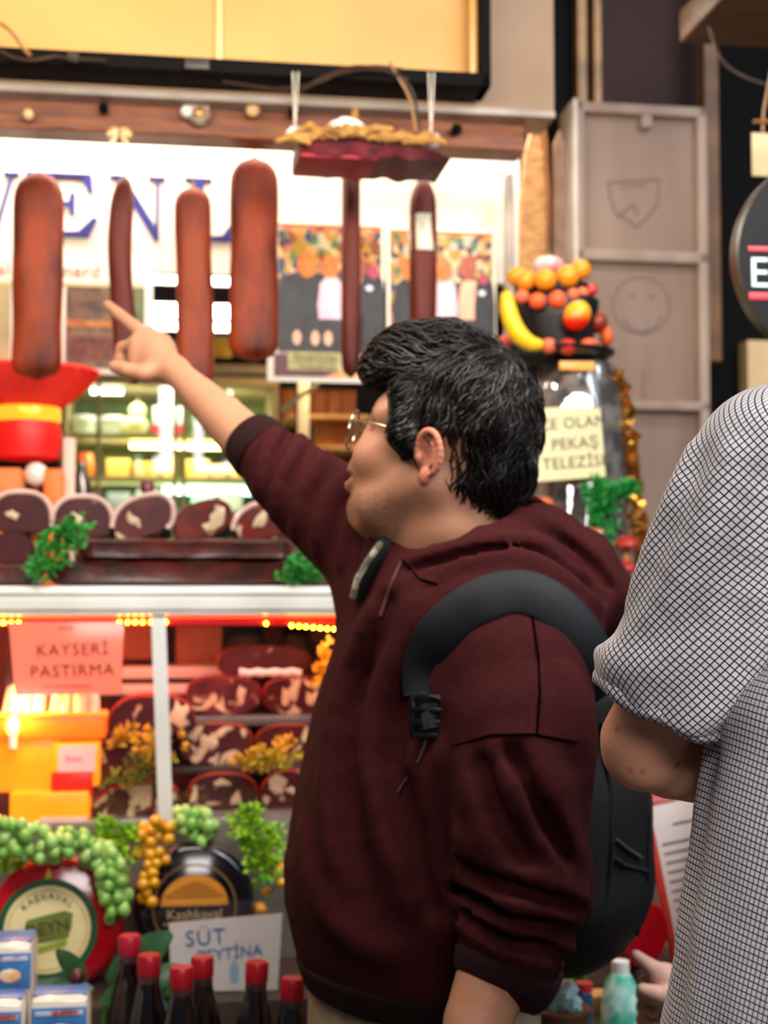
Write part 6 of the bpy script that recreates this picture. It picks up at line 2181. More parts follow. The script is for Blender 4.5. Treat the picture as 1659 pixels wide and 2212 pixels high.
BV, BF = body.surface(.012)
V, Fq = join_meshes([(HV, HFc), (EV, EFc), (RV, RF), (LV, LF), (BV, BF)])

# skin tones: stubble on jaw, lips, ear and cheek flush, brow
L = (V - HO) @ HR
base = np.array(hexc('#a8765c'))
tone = np.tile(base, (len(V), 1))
hd = np.linalg.norm(V - HO, axis=1) < .19
jit_ = vnoise(V, 90)[:, None] * .02
red = np.array(hexc('#b5654e'))


def mixin(mask, col, amt):
    global tone
    w_ = (mask * amt)[:, None]
    tone = tone * (1 - w_) + np.array(col) * w_


sm = lambda x, a, b: np.clip((x - a) / (b - a), 0, 1) ** 2 * (3 - 2 * np.clip((x - a) / (b - a), 0, 1))
jaw = sm(-L[:, 2], .058, .088) * sm(L[:, 0], -.02, .03) * hd * (1 - sm(-L[:, 2], .14, .16))
gr = .6 + .4 * vnoise(V, 400)
mixin(jaw, hexc('#5e3f2c'), .55 * gr)
goat = np.exp(-(((L[:, 0] - .080) / .02) ** 2 + (L[:, 1] / .026) ** 2 + ((L[:, 2] + .108) / .020) ** 2)) * hd
mixin(goat, hexc('#33200f'), .85)
must = np.exp(-(((L[:, 0] - .100) / .02) ** 2 + (L[:, 1] / .026) ** 2 + ((L[:, 2] + .046) / .008) ** 2)) * hd
mixin(must, hexc('#3a2416'), .7)
lip = np.exp(-(((L[:, 0] - .106) / .012) ** 2 + (L[:, 1] / .02) ** 2 + ((L[:, 2] + .069) / .014) ** 2)) * hd
mixin(lip, hexc('#a85e50'), .6)
ear = np.zeros(len(V))
ear[len(HV):len(HV) + len(EV)] = .75 + .25 * vnoise(EV, 60)
mixin(ear.astype(float), hexc('#b8624a'), .55)
chk = np.exp(-(((L[:, 0] - .07) / .03) ** 2 + ((np.abs(L[:, 1]) - .05) / .02) ** 2 + ((L[:, 2] + .03) / .03) ** 2)) * hd
mixin(chk, hexc('#c07a60'), .45)
brw = np.exp(-(((np.abs(L[:, 1]) - .034) / .022) ** 2 + ((L[:, 2] - .033) / .0055) ** 2)) * (L[:, 0] > .06) * hd
mixin(brw, hexc('#1e130e'), .85)
eye = (np.linalg.norm(np.stack([L[:, 0] - .076, np.abs(L[:, 1]) - .032, L[:, 2] - .010], 1), axis=1) < .0142) & (L[:, 0] > .08)
mixin(eye.astype(float), hexc('#d8d2c8'), .8)
pup = (np.hypot(np.abs(L[:, 1]) - .032, L[:, 2] - .011) < .006) & (L[:, 0] > .084)
mixin(pup.astype(float), hexc('#22140c'), .95)
tone = np.clip(tone + jit_ * .3, 0, 1)
M_skin = attr_mat('skin', .48, sss=.12, bump=.08, bscale=260, spec=.35)
MO = Vector((float(GX), float(GY), 0))
man = place('person', np_mesh('person', V, Fq, M_skin, MO, {'tone': ('FLOAT_COLOR', tone)}), None, MO)
tag(man, 'man in maroon hoodie and glasses pointing up at the hanging sausages', 'person')

# ------------------------------------------------------------------ hoodie
hood = Field()
hood.loft([trow(*r) for r in TROWS], (TF, TL), .03, power=2.3)
hood.chain([W(1110, 1385, 1.845), W(1125, 1480, 1.775), W(1130, 1600, 1.735)], [.084, .088, .086], .05)
hood.chain([W(1128, 1560, 1.742), W(1126, 1700, 1.715), W(1124, 1800, 1.705), W(1130, 1900, 1.70)], [.087, .085, .081, .076], .012)
hood.chain([W(1135, 1890, 1.70), W(1112, 1995, 1.695), W(1090, 2085, 1.69)], [.078, .066, .056], .02)
hood.ell(W(1215, 1950, 1.71), (.036, .034, .030), None, .02)
hood.chain([W(900, 1260, 2.03), W(800, 1170, 2.09), W(690, 1085, 2.16), W(610, 1018, 2.205), W(585, 992, 2.213)], [.108, .086, .073, .060, .052], .05)
hood.chain([W(975, 1230, 1.95), W(1000, 1300, 1.94)], [.10, .14], .06)
# collar around the neck opening and the hood lying on the back
ringp = [(868, 1208, 1.985), (905, 1210, 1.905), (960, 1190, 1.858), (1030, 1170, 1.845), (1100, 1158, 1.872), (1150, 1140, 1.94), (1130, 1112, 2.02), (1040, 1110, 2.06), (940, 1140, 2.075), (885, 1175, 2.05), (868, 1208, 1.985)]
hood.chain([W(*p) for p in ringp], [.015, .018, .021, .024, .027, .030, .028, .026, .022, .018, .015], .022)
hood.chain([W(890, 1240, 1.90), W(970, 1222, 1.845), W(1060, 1200, 1.835), W(1150, 1200, 1.87)], [.018, .024, .030, .034], .03)
hood.chain([W(1130, 1150, 1.97), W(1200, 1190, 1.95), W(1262, 1238, 1.93), W(1300, 1278, 1.93)], [.042, .052, .050, .040], .04)
hood.chain([W(1190, 1160, 2.03), W(1262, 1210, 2.02), W(1305, 1270, 2.0)], [.034, .044, .042], .04)
hood.chain([W(1200, 1260, 1.90), W(1270, 1300, 1.90), W(1306, 1330, 1.93)], [.036, .036, .030], .03)
# neck opening
hood.chain([hp(-.045, 0, -.085), W(968, 1150, 1.955), W(985, 1195, 1.955)], [.074, .082, .070], .02, 's')
FO_ = [
    # raised sleeve
    (([(604, 930), (570, 1000), (562, 1070)], .017), dict(k=.012, sink=.15)),
    (([(648, 950), (608, 1028), (598, 1112)], .020), dict(k=.012, sink=.15)),
    (([(700, 985), (652, 1065), (640, 1155)], .018), dict(k=.012, sink=.2)),
    (([(752, 1025), (704, 1095), (690, 1188)], .021), dict(k=.014, sink=.2)),
    (([(795, 1080), (762, 1140), (742, 1218)], .018), dict(k=.014, sink=.2)),
    (([(826, 1150), (806, 1190), (790, 1240)], .014), dict(k=.014, sink=.2)),
    # chest and belly drapes
    (([(862, 1240), (800, 1370), (748, 1520), (716, 1700), (728, 1860)], .024), dict(k=.03, sink=.25)),
    (([(910, 1270), (880, 1380), (820, 1520), (800, 1640), (840, 1800), (900, 1940)], .020), dict(k=.03, sink=.2)),
    (([(960, 1640), (940, 1760), (950, 1900), (975, 2020)], .018), dict(k=.03, sink=.2)),
    (([(900, 1600), (862, 1680), (870, 1740)], .014), dict(k=.03, sink=.2)),
    (([(660, 1800), (690, 1930), (770, 2030), (850, 2060)], .016), dict(k=.03, sink=.25)),
    # near sleeve
    (([(1080, 1630), (1130, 1740), (1195, 1860)], .015), dict(k=.035)),
    (([(1140, 1610), (1185, 1720), (1232, 1830)], .013), dict(k=.03)),
    (([(1010, 1660), (1035, 1780), (1090, 1870)], .012), dict(k=.03)),
    (([(992, 1838), (1070, 1884), (1180, 1905), (1262, 1945)], .017), dict(k=.010, sink=.1)),
    (([(984, 1890), (1080, 1940), (1180, 1962), (1245, 1992)], .017), dict(k=.010, sink=.1)),
    (([(986, 1942), (1070, 1990), (1160, 2015), (1232, 2048)], .016), dict(k=.010, sink=.1)),
    (([(998, 1995), (1080, 2042), (1150, 2066), (1205, 2088)], .015), dict(k=.010, sink=.1)),
    (([(990, 1800), (1030, 1830), (1075, 1840)], .012), dict(k=.012, sink=.1)),
    (([(988, 1862), (1080, 1912), (1180, 1934), (1240, 1962)], .009), dict(k=.014, sink=-.3, op='s')),
    (([(985, 1916), (1075, 1965), (1170, 1988), (1225, 2014)], .009), dict(k=.014, sink=-.3, op='s')),
    (([(992, 1970), (1075, 2018), (1150, 2042), (1205, 2064)], .009), dict(k=.014, sink=-.3, op='s')),
    (([(1105, 1625), (1160, 1740), (1222, 1856)], .008), dict(k=.020, sink=-.3, op='s')),
    (([(1040, 1650), (1080, 1760), (1130, 1850)], .008), dict(k=.020, sink=-.3, op='s')),
    # valleys of the raised sleeve
    (([(626, 940), (590, 1014), (582, 1090)], .008), dict(k=.014, sink=-.4, op='s')),
    (([(674, 968), (630, 1046), (620, 1134)], .009), dict(k=.014, sink=-.4, op='s')),
    (([(728, 1005), (678, 1080), (666, 1170)], .009), dict(k=.014, sink=-.4, op='s')),
    (([(778, 1050), (734, 1115), (718, 1202)], .009), dict(k=.014, sink=-.4, op='s')),
    (([(815, 1110), (786, 1165), (766, 1230)], .009), dict(k=.014, sink=-.4, op='s')),
    # deep hollows of the chest
    (([(838, 1300), (780, 1450), (752, 1620), (752, 1790), (790, 1930)], .013), dict(k=.03, sink=-.5, op='s')),
    (([(905, 1420), (862, 1540), (842, 1640), (880, 1800), (930, 1960)], .013), dict(k=.03, sink=-.5, op='s')),
    (([(1230, 1470), (1256, 1560), (1262, 1660)], .014), dict(k=.03)),
    # hood folds
    (([(900, 1222), (985, 1190), (1080, 1172), (1170, 1180), (1262, 1250)], .011), dict(k=.010, sink=.0)),
    (([(930, 1258), (1030, 1215), (1120, 1205), (1215, 1250), (1290, 1310)], .013), dict(k=.012, sink=0)),
    (([(1130, 1110), (1210, 1150), (1290, 1215), (1335, 1285)], .014), dict(k=.02)),
]
FO_ += [
    (([(866, 1214), (960, 1192), (1060, 1166), (1150, 1160), (1230, 1196), (1305, 1256)], .010), dict(k=.008, sink=.0)),
    (([(905, 1250), (1010, 1214), (1110, 1202), (1190, 1230), (1268, 1292)], .012), dict(k=.010, sink=.0)),
    (([(886, 1232), (985, 1203), (1085, 1184), (1170, 1194), (1248, 1244), (1302, 1296)], .007), dict(k=.008, sink=-.3, op='s')),
    (([(1150, 1132), (1215, 1168), (1280, 1222), (1318, 1272)], .008), dict(k=.010, sink=-.3, op='s')),
    (([(1262, 1262), (1284, 1272), (1300, 1290)], .014), dict(k=.010, sink=-.2, op='s')),
]
hood.add_ridges(FO_)
hood.chain([W(1075, 1120, 1.955), W(1140, 1122, 1.965), W(1172, 1130, 1.97)], [.034, .032, .020], .012, 's')
lo, hi = hood.bounds(.02)
HoV, HoF = hood.surface(.0058, lo, hi, noise=lambda P: .0016 * vnoise(P, 38, 1.0) + .0007 * vnoise(P, 95, 3.0), smooth=2)
M_hoodie = mat('hoodie_maroon', '#3a1315', .9, color2='#321012', scale=150, bump=.25, bscale=900, spec=.1)
M_rib = mat('hoodie_rib', '#220b0c', .9, color2='#1a0809', scale=300, stretch=(1, 1, .05), bump=.3, bscale=500, spec=.2)
hoodie = place('hoodie', np_mesh('hoodie', HoV, HoF, M_hoodie, MO), man)
# ribbed cuff of the raised sleeve and hem band
def cuff_ring(a, b, ra, rb, name='cuff', mt=None, parent=None, th=.005, org=MO):
    """hollow ribbed band around a limb from a to b"""
    a, b = Vector(a), Vector(b)
    ax = (b - a).normalized()
    x = ax.orthogonal().normalized()
    y = ax.cross(x)
    n = 64
    vs, fs = [], []
    prof = [(-.05, ra - th), (0, ra), (.15, ra + .002), (.5, (ra + rb) / 2 + .0025), (.85, rb + .002), (1.0, rb), (1.02, rb - th * .5), (1.0, rb - th), (.3, ra - th - .004)]
    for (t, r) in prof:
        for j in range(n):
            th_ = 2 * PI * j / n
            rr = r + (.0008 if j % 2 else 0)
            vs.append(a.lerp(b, t) + (x * math.cos(th_) + y * math.sin(th_)) * rr - org)
    for i in range(len(prof) - 1):
        for j in range(n):
            fs.append((i * n + j, i * n + (j + 1) % n, (i + 1) * n + (j + 1) % n, (i + 1) * n + j))
    return MB().add(vs, fs).build(name, mt, parent)


cuff_ring(W(572, 980, 2.217), W(538, 947, 2.237), .0505, .0465, 'cuff', M_rib, hoodie)
cuff_ring(W(1090, 2080, 1.69), W(1072, 2128, 1.683), .0590, .0535, 'cuff', M_rib, hoodie)
hb = Field()
hb.loft([trow(2070, 642, .168, .203), trow(2105, 654, .160, .196), trow(2138, 664, .150, .187)], (TF, TL), .01, power=2.3)
CV, CFq = hb.surface(.006)
place('hem_band', np_mesh('hem_band', CV, CFq, M_rib, MO), hoodie)


def surface_line(fld, pts, r, lift=.0):
    """thin tube lying on the surface under a photo polyline"""
    Q = []
    for i in range(len(pts) - 1):
        for j in range(5):
            t = j / 5
            q = fld.hit(pts[i][0] * (1 - t) + pts[i + 1][0] * t, pts[i][1] * (1 - t) + pts[i + 1][1] * t, 1.4, 2.5, 500)
            Q.append(q)
    Q.append(fld.hit(pts[-1][0], pts[-1][1], 1.4, 2.5, 500))
    return [Vector(q + (CAM - q) / np.linalg.norm(CAM - q) * .0022) - MO for q in Q]


M_seam = mat('seam_dark', '#120506', 1.0, color2='#0c0304', scale=40, spec=.0)
for pts in ([(978, 1612), (1060, 1588), (1150, 1586), (1252, 1604)], [(1150, 1330), (1163, 1420), (1166, 1500), (1160, 1586)], [(870, 1210), (905, 1250), (945, 1262)]):
    MB().tube(surface_line(hood, pts, .002), .0015, 6).build('seam', M_seam, hoodie)
# drawstring and pale cord of the far strap
MB().tube(surface_line(hood, [(866, 1215), (845, 1260), (822, 1330)], .002), .0024, 6).build('drawstring', mat('drawstring', '#5a3026', .8, color2='#4a2620', scale=60), hoodie)

# trousers and shoes
tr_ = Field()
for s in (-1, 1):
    hip = np.array([GX, GY, .90]) + np.append(TL, 0) * s * .085
    kn = np.array([hip[0], hip[1], .48]) + np.append(TF, 0) * .02
    an = np.array([hip[0], hip[1], .10]) - np.append(TF, 0) * .01
    tr_.chain([hip, kn, an], [.108, .085, .072], .04)
zt_, cx_, cy_, rf_, rl_ = trow(2090, 668, .142, .178)
tr_.loft([(zt_ - .26, GX, GY, .150, .185), (zt_ - .1, cx_, cy_, .136, .174), (zt_, cx_, cy_, .130, .168)], (TF, TL), .05)
tr_.add_ridges([] and [(([(700, 2120), (740, 2180), (800, 2240)], .012), dict(k=.03)), (([(660, 2130), (668, 2200), (690, 2300)], .012), dict(k=.03))])
TV, TFq = tr_.surface(.010, noise=lambda P: .002 * vnoise(P, 30, 2))
place('trousers', np_mesh('trousers', TV, TFq, mat('trouser_beige', '#9a8a70', .8, color2='#85765e', scale=40, bump=.2, bscale=400), MO), man)
for s in (-1, 1):
    sh_ = Field()
    c = np.array([GX, GY, 0]) + np.append(TL, 0) * s * .085
    F3 = np.append(TF, 0)
    sh_.chain([c - F3 * .05 + [0, 0, .045], c + F3 * .16 + [0, 0, .035]], [.045, .034], .03)
    sh_.cap(c + [0, 0, .06], c + [0, 0, .11], .045, .048, .03)
    sh_.box(c + [0, 0, -.06], (.5, .5, .06), .001, None, .004, 's')
    SV, SF = sh_.surface(.008)
    place('shoe', np_mesh('shoe', SV, SF, mat('shoe_black', '#1a1818', .5, color2='#252222', scale=20), MO), man)

# ------------------------------------------------------------------ hair: cap and wavy locks
hr = Field()
hr.ell(W(996, 888, 1.925), (.096, .092, .104))
hr.ell(W(1052, 930, 1.925), (.064, .088, .085), None, .03)
hr.ell(W(1040, 1040, 1.93), (.060, .078, .050), None, .03)
hr.chain([W(978, 985, 1.868), W(982, 1050, 1.872), W(1030, 1098, 1.885)], [.020, .018, .015], .015)
hr.chain([W(960, 755, 1.90), W(870, 768, 1.905), W(818, 800, 1.925)], [.035, .035, .022], .025)
hr.chain([W(960, 755, 1.98), W(870, 772, 1.985), W(830, 800, 1.98)], [.035, .034, .022], .025)
for s in (-1, 1):
    hr.chain([hp(.030, s * .078, .055), hp(.022, s * .081, .010), hp(.006, s * .080, -.014)], [.016, .013, .010], .015)
# keep the face and ears free
hr.ell(hp(.124, 0, -.005), (.080, .13, .070), HR, .010, 's')
for s in (-1, 1):
    hr.ell(hp(-.014, s * .100, -.016), (.024, .036, .034), HR, .006, 's')
    hr.ell(hp(.046, s * .075, -.080), (.062, .06, .060), HR, .012, 's')
HaV, HaF = hr.surface(.004, noise=lambda P: .004 * vnoise(P, 70, 5) + .002 * vnoise(P, 150, 2), smooth=1)
M_hair = mat('hair_black', '#0b090b', .36, color2='#140f0d', scale=30, spec=.5)
hair = place('hair', np_mesh('hair', HaV, HaF, M_hair, MO), man)
# locks traced along the scalp, combed from the crown and waved
e1, e2 = HaV[HaF[:, 1]] - HaV[HaF[:, 0]], HaV[HaF[:, 3]] - HaV[HaF[:, 0]]
ar = np.linalg.norm(np.cross(e1, e2), axis=1)
cen = HaV[HaF].mean(1)
crown = W(1075, 775, 1.90)


def grad(P, e=.002):
    g = np.stack([hr.at(P + np.array(v) * e) - hr.at(P - np.array(v) * e) for v in ((1, 0, 0), (0, 1, 0), (0, 0, 1))], 1)
    return g / np.maximum(np.linalg.norm(g, axis=1), 1e-9)[:, None]


NL = 8500
pick = rng.choice(len(cen), NL, p=ar / ar.sum())
P = cen[pick].copy()
LEN = rng.uniform(.030, .065, NL)
AMP = rng.uniform(.2, .95, NL)
PHS = vnoise(P, 55, 2.0) * 4 + rng.normal(0, .35, NL)
RAD = rng.uniform(.0006, .0018, NL)
LIFT = rng.uniform(0, 1, NL) ** 2 * .010
SEG = 9
pts_, nrm_, side_ = [], [], []
for i in range(SEG + 1):
    t = i / SEG
    g = grad(P)
    P = P - g * (hr.at(P) + .004 * vnoise(P, 70, 5))[:, None]
    loc = (P - HO) @ HR
    fwd = np.clip((loc[:, 0] + .0) / .07, 0, 1)[:, None]
    d = P - crown
    d /= np.maximum(np.linalg.norm(d, axis=1), .01)[:, None]
    low = np.clip((.12 - loc[:, 2]) / .08, 0, 1)[:, None]
    d = d + HF * 1.0 * fwd - np.array([0, 0, 1]) * low * (.9 - .5 * fwd) + HF * .25
    d = d - g * (d * g).sum(1)[:, None]
    d /= np.maximum(np.linalg.norm(d, axis=1), 1e-6)[:, None]
    sd = np.cross(g, d)
    d2 = d + sd * (AMP * np.sin(PHS + t * 6.0))[:, None]
    pts_.append(P + g * (LIFT * math.sin(PI * min(1, t * .85 + .1)) + .0012)[:, None])
    nrm_.append(g)
    side_.append(sd)
    P = P + d2 * (LEN / SEG)[:, None]
PT, NT, ST = np.array(pts_), np.array(nrm_), np.array(side_)
tt = np.linspace(0, 1, SEG + 1)
rad = RAD[None, :] * (np.minimum(1, tt * 4 + .35) * (1 - tt ** 3.0))[:, None] + .00015
lv = np.stack([PT + (ST * math.cos(a) + NT * .6 * math.sin(a)) * rad[..., None] for a in (.3, 2.4, 4.5)], 2)   # seg, lock, 3
lv = lv.transpose(1, 0, 2, 3).reshape(-1, 3)
b0 = (np.arange(NL) * (SEG + 1) * 3)[:, None, None]
si = (np.arange(SEG) * 3)[None, :, None]
jj_ = np.arange(3)[None, None, :]
q = np.stack([b0 + si + jj_, b0 + si + (jj_ + 1) % 3, b0 + si + 3 + (jj_ + 1) % 3, b0 + si + 3 + jj_], -1).reshape(-1, 4)
place('locks', np_mesh('locks', lv, q, M_hair, MO), hair)

# ------------------------------------------------------------------ glasses
gl = bpy.data.objects.new('glasses', None)
gl.empty_display_size = .02
COL.objects.link(gl)
gl.parent = man
gl.location = Vector(hp(.108, 0, .005)) - MO
M_gold = mat('frame_metal', '#b8a890', .2, .9, color2='#a08c70', scale=40)
G0 = hp(.108, 0, .005)
for s in (-1, 1):
    ring, n = [], 22
    c = hp(.134, s * .036, -.004)
    for i in range(n + 1):
        a = 2 * PI * i / n
        ring.append(Vector(c + HL * s * .0265 * math.cos(a) + HU * .0265 * math.sin(a) - HF * .010 * (math.cos(a) * .5 + .5) - G0))
    MB().tube(ring, .0018, 6).build('rim', M_gold, gl)
    MB().add([tuple(v) for v in ring[:-1]], [tuple(range(n))]).build('lens', glass_mat('lens_glass', (.98, .98, 1), .10, .02), gl, smooth=False)
    tp = [Vector(hp(.122, s * .062, .006) - G0), Vector(hp(.085, s * .072, .010) - G0), Vector(hp(.04, s * .082, .010) - G0), Vector(hp(-.015, s * .088, .008) - G0), Vector(hp(-.035, s * .084, -.012) - G0)]
    MB().tube(tp, .0011, 6).build('temple', M_gold, gl)
MB().tube([Vector(hp(.132, -.010, .004) - G0), Vector(hp(.138, 0, .008) - G0), Vector(hp(.132, .010, .004) - G0)], .0012, 6).build('bridge', M_gold, gl)

# ------------------------------------------------------------------ backpack
BK = W(1275, 1700, 2.06)
bp_ = empty('backpack', Vector((BK[0], BK[1], W(1275, 2110, 2.06)[2])), 'black backpack worn by the pointing man, strap over his near shoulder', 'backpack', rotz=0)
BO = np.array(bp_.location)
M_pack = mat('pack_black', '#050506', .65, color2='#08080a', scale=80, bump=.2, bscale=700)
BR = np.stack([np.append(-TF, 0), np.append(TL, 0), [0, 0, 1]], 1)
k = Field()
pz = lambda y, d=2.06: W(1275, y, d)[2]
cB = W(1195, 1740, 2.05)
k.box(W(1192, 1715, 2.05), (.088, .140, .200), .075, BR, .03)
k.box(W(1222, 1800, 2.06), (.092, .130, .130), .085, BR, .05)
k.ell(W(1206, 1950, 2.06), (.098, .120, .105), BR, .05)
KV, KF = k.surface(.008, noise=lambda P: .003 * vnoise(P, 26, 6))
place('pack_body', np_mesh('pack_body', KV, KF, M_pack, BO), bp_)
kp = Field()
kp.box(W(1276, 1880, 2.05), (.030, .095, .085), .032, BR, .02)
KV, KF = kp.surface(.007, noise=lambda P: .002 * vnoise(P, 40, 2))
place('front_pocket', np_mesh('front_pocket', KV, KF, M_pack, BO), bp_)
zp = [k.hit(a, b, 1.5, 2.5, 500) - np.array([0, .004, 0]) for a, b in ((1330, 1812), (1352, 1830), (1385, 1852))]
MB().tube([Vector(q - BO) for q in zp], .0025, 6).build('zip_edge', mat('zip_grey', '#4a4a48', .4, color2='#383836', scale=40), bp_)
for pl_pts in ([(1300, 1560), (1318, 1700), (1322, 1850), (1300, 2000), (1262, 2080)], [(1395, 1640), (1405, 1760), (1400, 1900), (1376, 2020)], [(1322, 1850), (1350, 1868), (1398, 1880)]):
    q_ = [k.hit(a, b, 1.5, 2.6, 700) - np.array([0, .003, 0]) for a, b in pl_pts]
    MB().tube([Vector(x - BO) for x in q_], .003, 6).build('piping', mat('piping_black', '#15161a', .5, color2='#1c1d22', scale=60), bp_)
# padded shoulder strap following the shoulder
path = [(1288, 1490), (1274, 1420), (1242, 1362), (1192, 1310), (1137, 1284), (1080, 1286), (1020, 1312), (970, 1352), (935, 1395), (918, 1450), (912, 1510)]
SP = []
dens = []
for i in range(len(path) - 1):
    for j in range(5):
        t = j / 5
        dens.append((path[i][0] * (1 - t) + path[i + 1][0] * t, path[i][1] * (1 - t) + path[i + 1][1] * t))
dens.append(path[-1])
H3 = np.array([hood.hit(a, b, 1.4, 2.5, 400) for a, b in dens])
for _ in range(8):
    H3[1:-1] = (H3[:-2] + 2 * H3[1:-1] + H3[2:]) / 4
vs, fs = [], []
n = len(H3)
for i in range(n):
    t_ = H3[min(i + 1, n - 1)] - H3[max(i - 1, 0)]
    t_ /= np.linalg.norm(t_)
    view = H3[i] - CAM
    view /= np.linalg.norm(view)
    # normal: away from the shoulder's core
    core = np.array(W(1090, 1480, 1.93))
    nn = H3[i] - core
    nn -= t_ * (nn @ t_)
    nn /= np.linalg.norm(nn)
    nn = nn * .75 - view * .45
    nn -= t_ * (nn @ t_)
    nn /= np.linalg.norm(nn)
    sd = np.cross(t_, nn)
    hwid = .031 if i < n * .86 else .031 - .010 * (i - n * .86) / (n * .14)
    c = H3[i] + nn * .006
    for (a, b) in ((-1, -.004), (-.97, .005), (-.8, .009), (0, .010), (.8, .009), (.97, .005), (1, -.004)):
        vs.append(c + sd * hwid * a + nn * b - BO)
for i in range(n - 1):
    for j in range(7):
        fs.append((i * 7 + j, i * 7 + (j + 1) % 7, (i + 1) * 7 + (j + 1) % 7, (i + 1) * 7 + j))
fs += [tuple(range(7))[::-1], tuple((n - 1) * 7 + j for j in range(7))]
stp = MB().add(vs, fs).build('shoulder_strap', mat('strap_black', '#080b10', .6, color2='#0b1016', scale=200, bump=.1, bscale=900, spec=.25), bp_)
sp = [surface_line(hood, [(905, 1492), (950, 1502)], .0)]
MB().tube([Vector(hood.hit(a, b, 1.4, 2.5, 400) - np.array([0, .018, 0]) - BO) for a, b in ((897, 1488), (925, 1500), (952, 1508))], .002, 5).build('strap_stitch', mat('stitch', '#05060a', .6), stp)
bc = hood.hit(922, 1545, 1.4, 2.5, 400) - np.array([0, .012, 0])
bb3 = MB()
Mb = Matrix.Rotation(math.radians(-12), 4, 'Z')
mb = MB()
for (a, b) in (((-.019, -.004, .018), (.019, .004, .027)), ((-.019, -.005, .004), (.019, .004, .011)), ((-.019, -.004, -.012), (.019, .004, -.004)), ((-.019, -.004, -.028), (.019, .004, -.020)), ((-.021, -.004, -.028), (-.015, .004, .027)), ((.015, -.004, -.028), (.021, .004, .027)), ((-.017, .000, -.026), (.017, .003, .026))):
    mb.box(a, b, .0012, Mb)
mb.build('buckle', mat('buckle_black', '#060608', .35, color2='#0a0a0d', scale=30), bp_, Vector(bc - BO))
q = [hood.hit(a, b, 1.4, 2.5, 400) - np.array([0, .007, 0]) for a, b in ((922, 1510), (924, 1545), (930, 1575))]
MB().tube([Vector(x - BO) for x in q], .012, 8).build('webbing', M_pack, bp_)
q = [hood.hit(a, b, 1.4, 2.5, 400) - np.array([0, .004, 0]) for a, b in ((930, 1572), (905, 1640), (870, 1692), (858, 1710))]
MB().tube([Vector(x - BO) for x in q], .0014, 5).build('loose_cord', mat('cord_grey', '#55534f', .6, color2='#45433f', scale=50), bp_)
# far strap edge with its pale cord at the chest
q = [hood.hit(a, b, 1.4, 2.5, 400) - np.array([.002, .006, 0]) for a, b in ((858, 1150), (832, 1180), (806, 1215), (786, 1250), (776, 1290))]
MB().tube([Vector(x - BO) for x in q], .012, 8).build('far_strap', M_pack, bp_)
MB().tube([Vector(x - BO + np.array([-.006, -.012, 0])) for x in q], .0045, 8).build('pale_cord', mat('cord_pale', '#b5ad98', .6, color2='#6a6a58', scale=60, lo=.45, hi=.55), bp_)
# ------------------------------------------------------------------ person in the checked shirt, seen from behind
D2 = 1.28
S0, S1 = W(1705, 930, 1.26), W(1446, 1530, 1.315)
ax_ = (S1 - S0) / np.linalg.norm(S1 - S0)
slv = Field()
slv.chain([W(1800, 1005, 1.28), W(1692, 1030, 1.262), W(1640, 1110, 1.268), W(1572, 1250, 1.285), W(1492, 1430, 1.305), W(1440, 1545, 1.32)], [.084, .083, .0770, .0735, .0725, .0740], .03)
SKW = dict(d0=.9, d1=1.8)
slv.add_ridges([
    (([(1500, 985), (1470, 1090), (1425, 1200), (1380, 1300)], .016), dict(k=.02, sink=.45, **SKW)),
    (([(1580, 1000), (1530, 1140), (1460, 1290), (1350, 1420)], .018), dict(k=.02, sink=.4, **SKW)),
    (([(1640, 1080), (1590, 1220), (1520, 1360), (1400, 1490)], .018), dict(k=.02, sink=.4, **SKW)),
    (([(1655, 1250), (1620, 1360), (1540, 1480), (1470, 1560)], .018), dict(k=.02, sink=.4, **SKW)),
    (([(1300, 1410), (1350, 1440), (1420, 1440), (1500, 1400)], .014), dict(k=.02, sink=.3, **SKW)),
    (([(1500, 1560), (1580, 1500), (1645, 1400)], .009), dict(k=.025, sink=.15, **SKW)),
])
# open lower end: cut along the hem, hollow inside
hc = W(1448, 1522, 1.318)
HB_ = hc + ax_ * .5
xa = np.cross(ax_, [0, 1, 0]); xa /= np.linalg.norm(xa)
ya = np.cross(ax_, xa)
if ya[1] > 0:
    xa, ya = -xa, -ya
tl = ax_ * 1.0 + xa * 0.0
RC = np.stack([xa, ya, ax_], 1)
slv.box(hc + ax_ * .102, (.3, .3, .10), .002, RC, .004, 's')
slv.chain([W(1500, 1420, 1.303), W(1430, 1570, 1.325)], [.062, .0700], .004, 's')
slv.p[-1] = slv.p[-1]
SV, SF = slv.surface(.0036, noise=lambda P: .0011 * vnoise(P, 45, 3) + .0006 * vnoise(P, 110, 1), smooth=2)


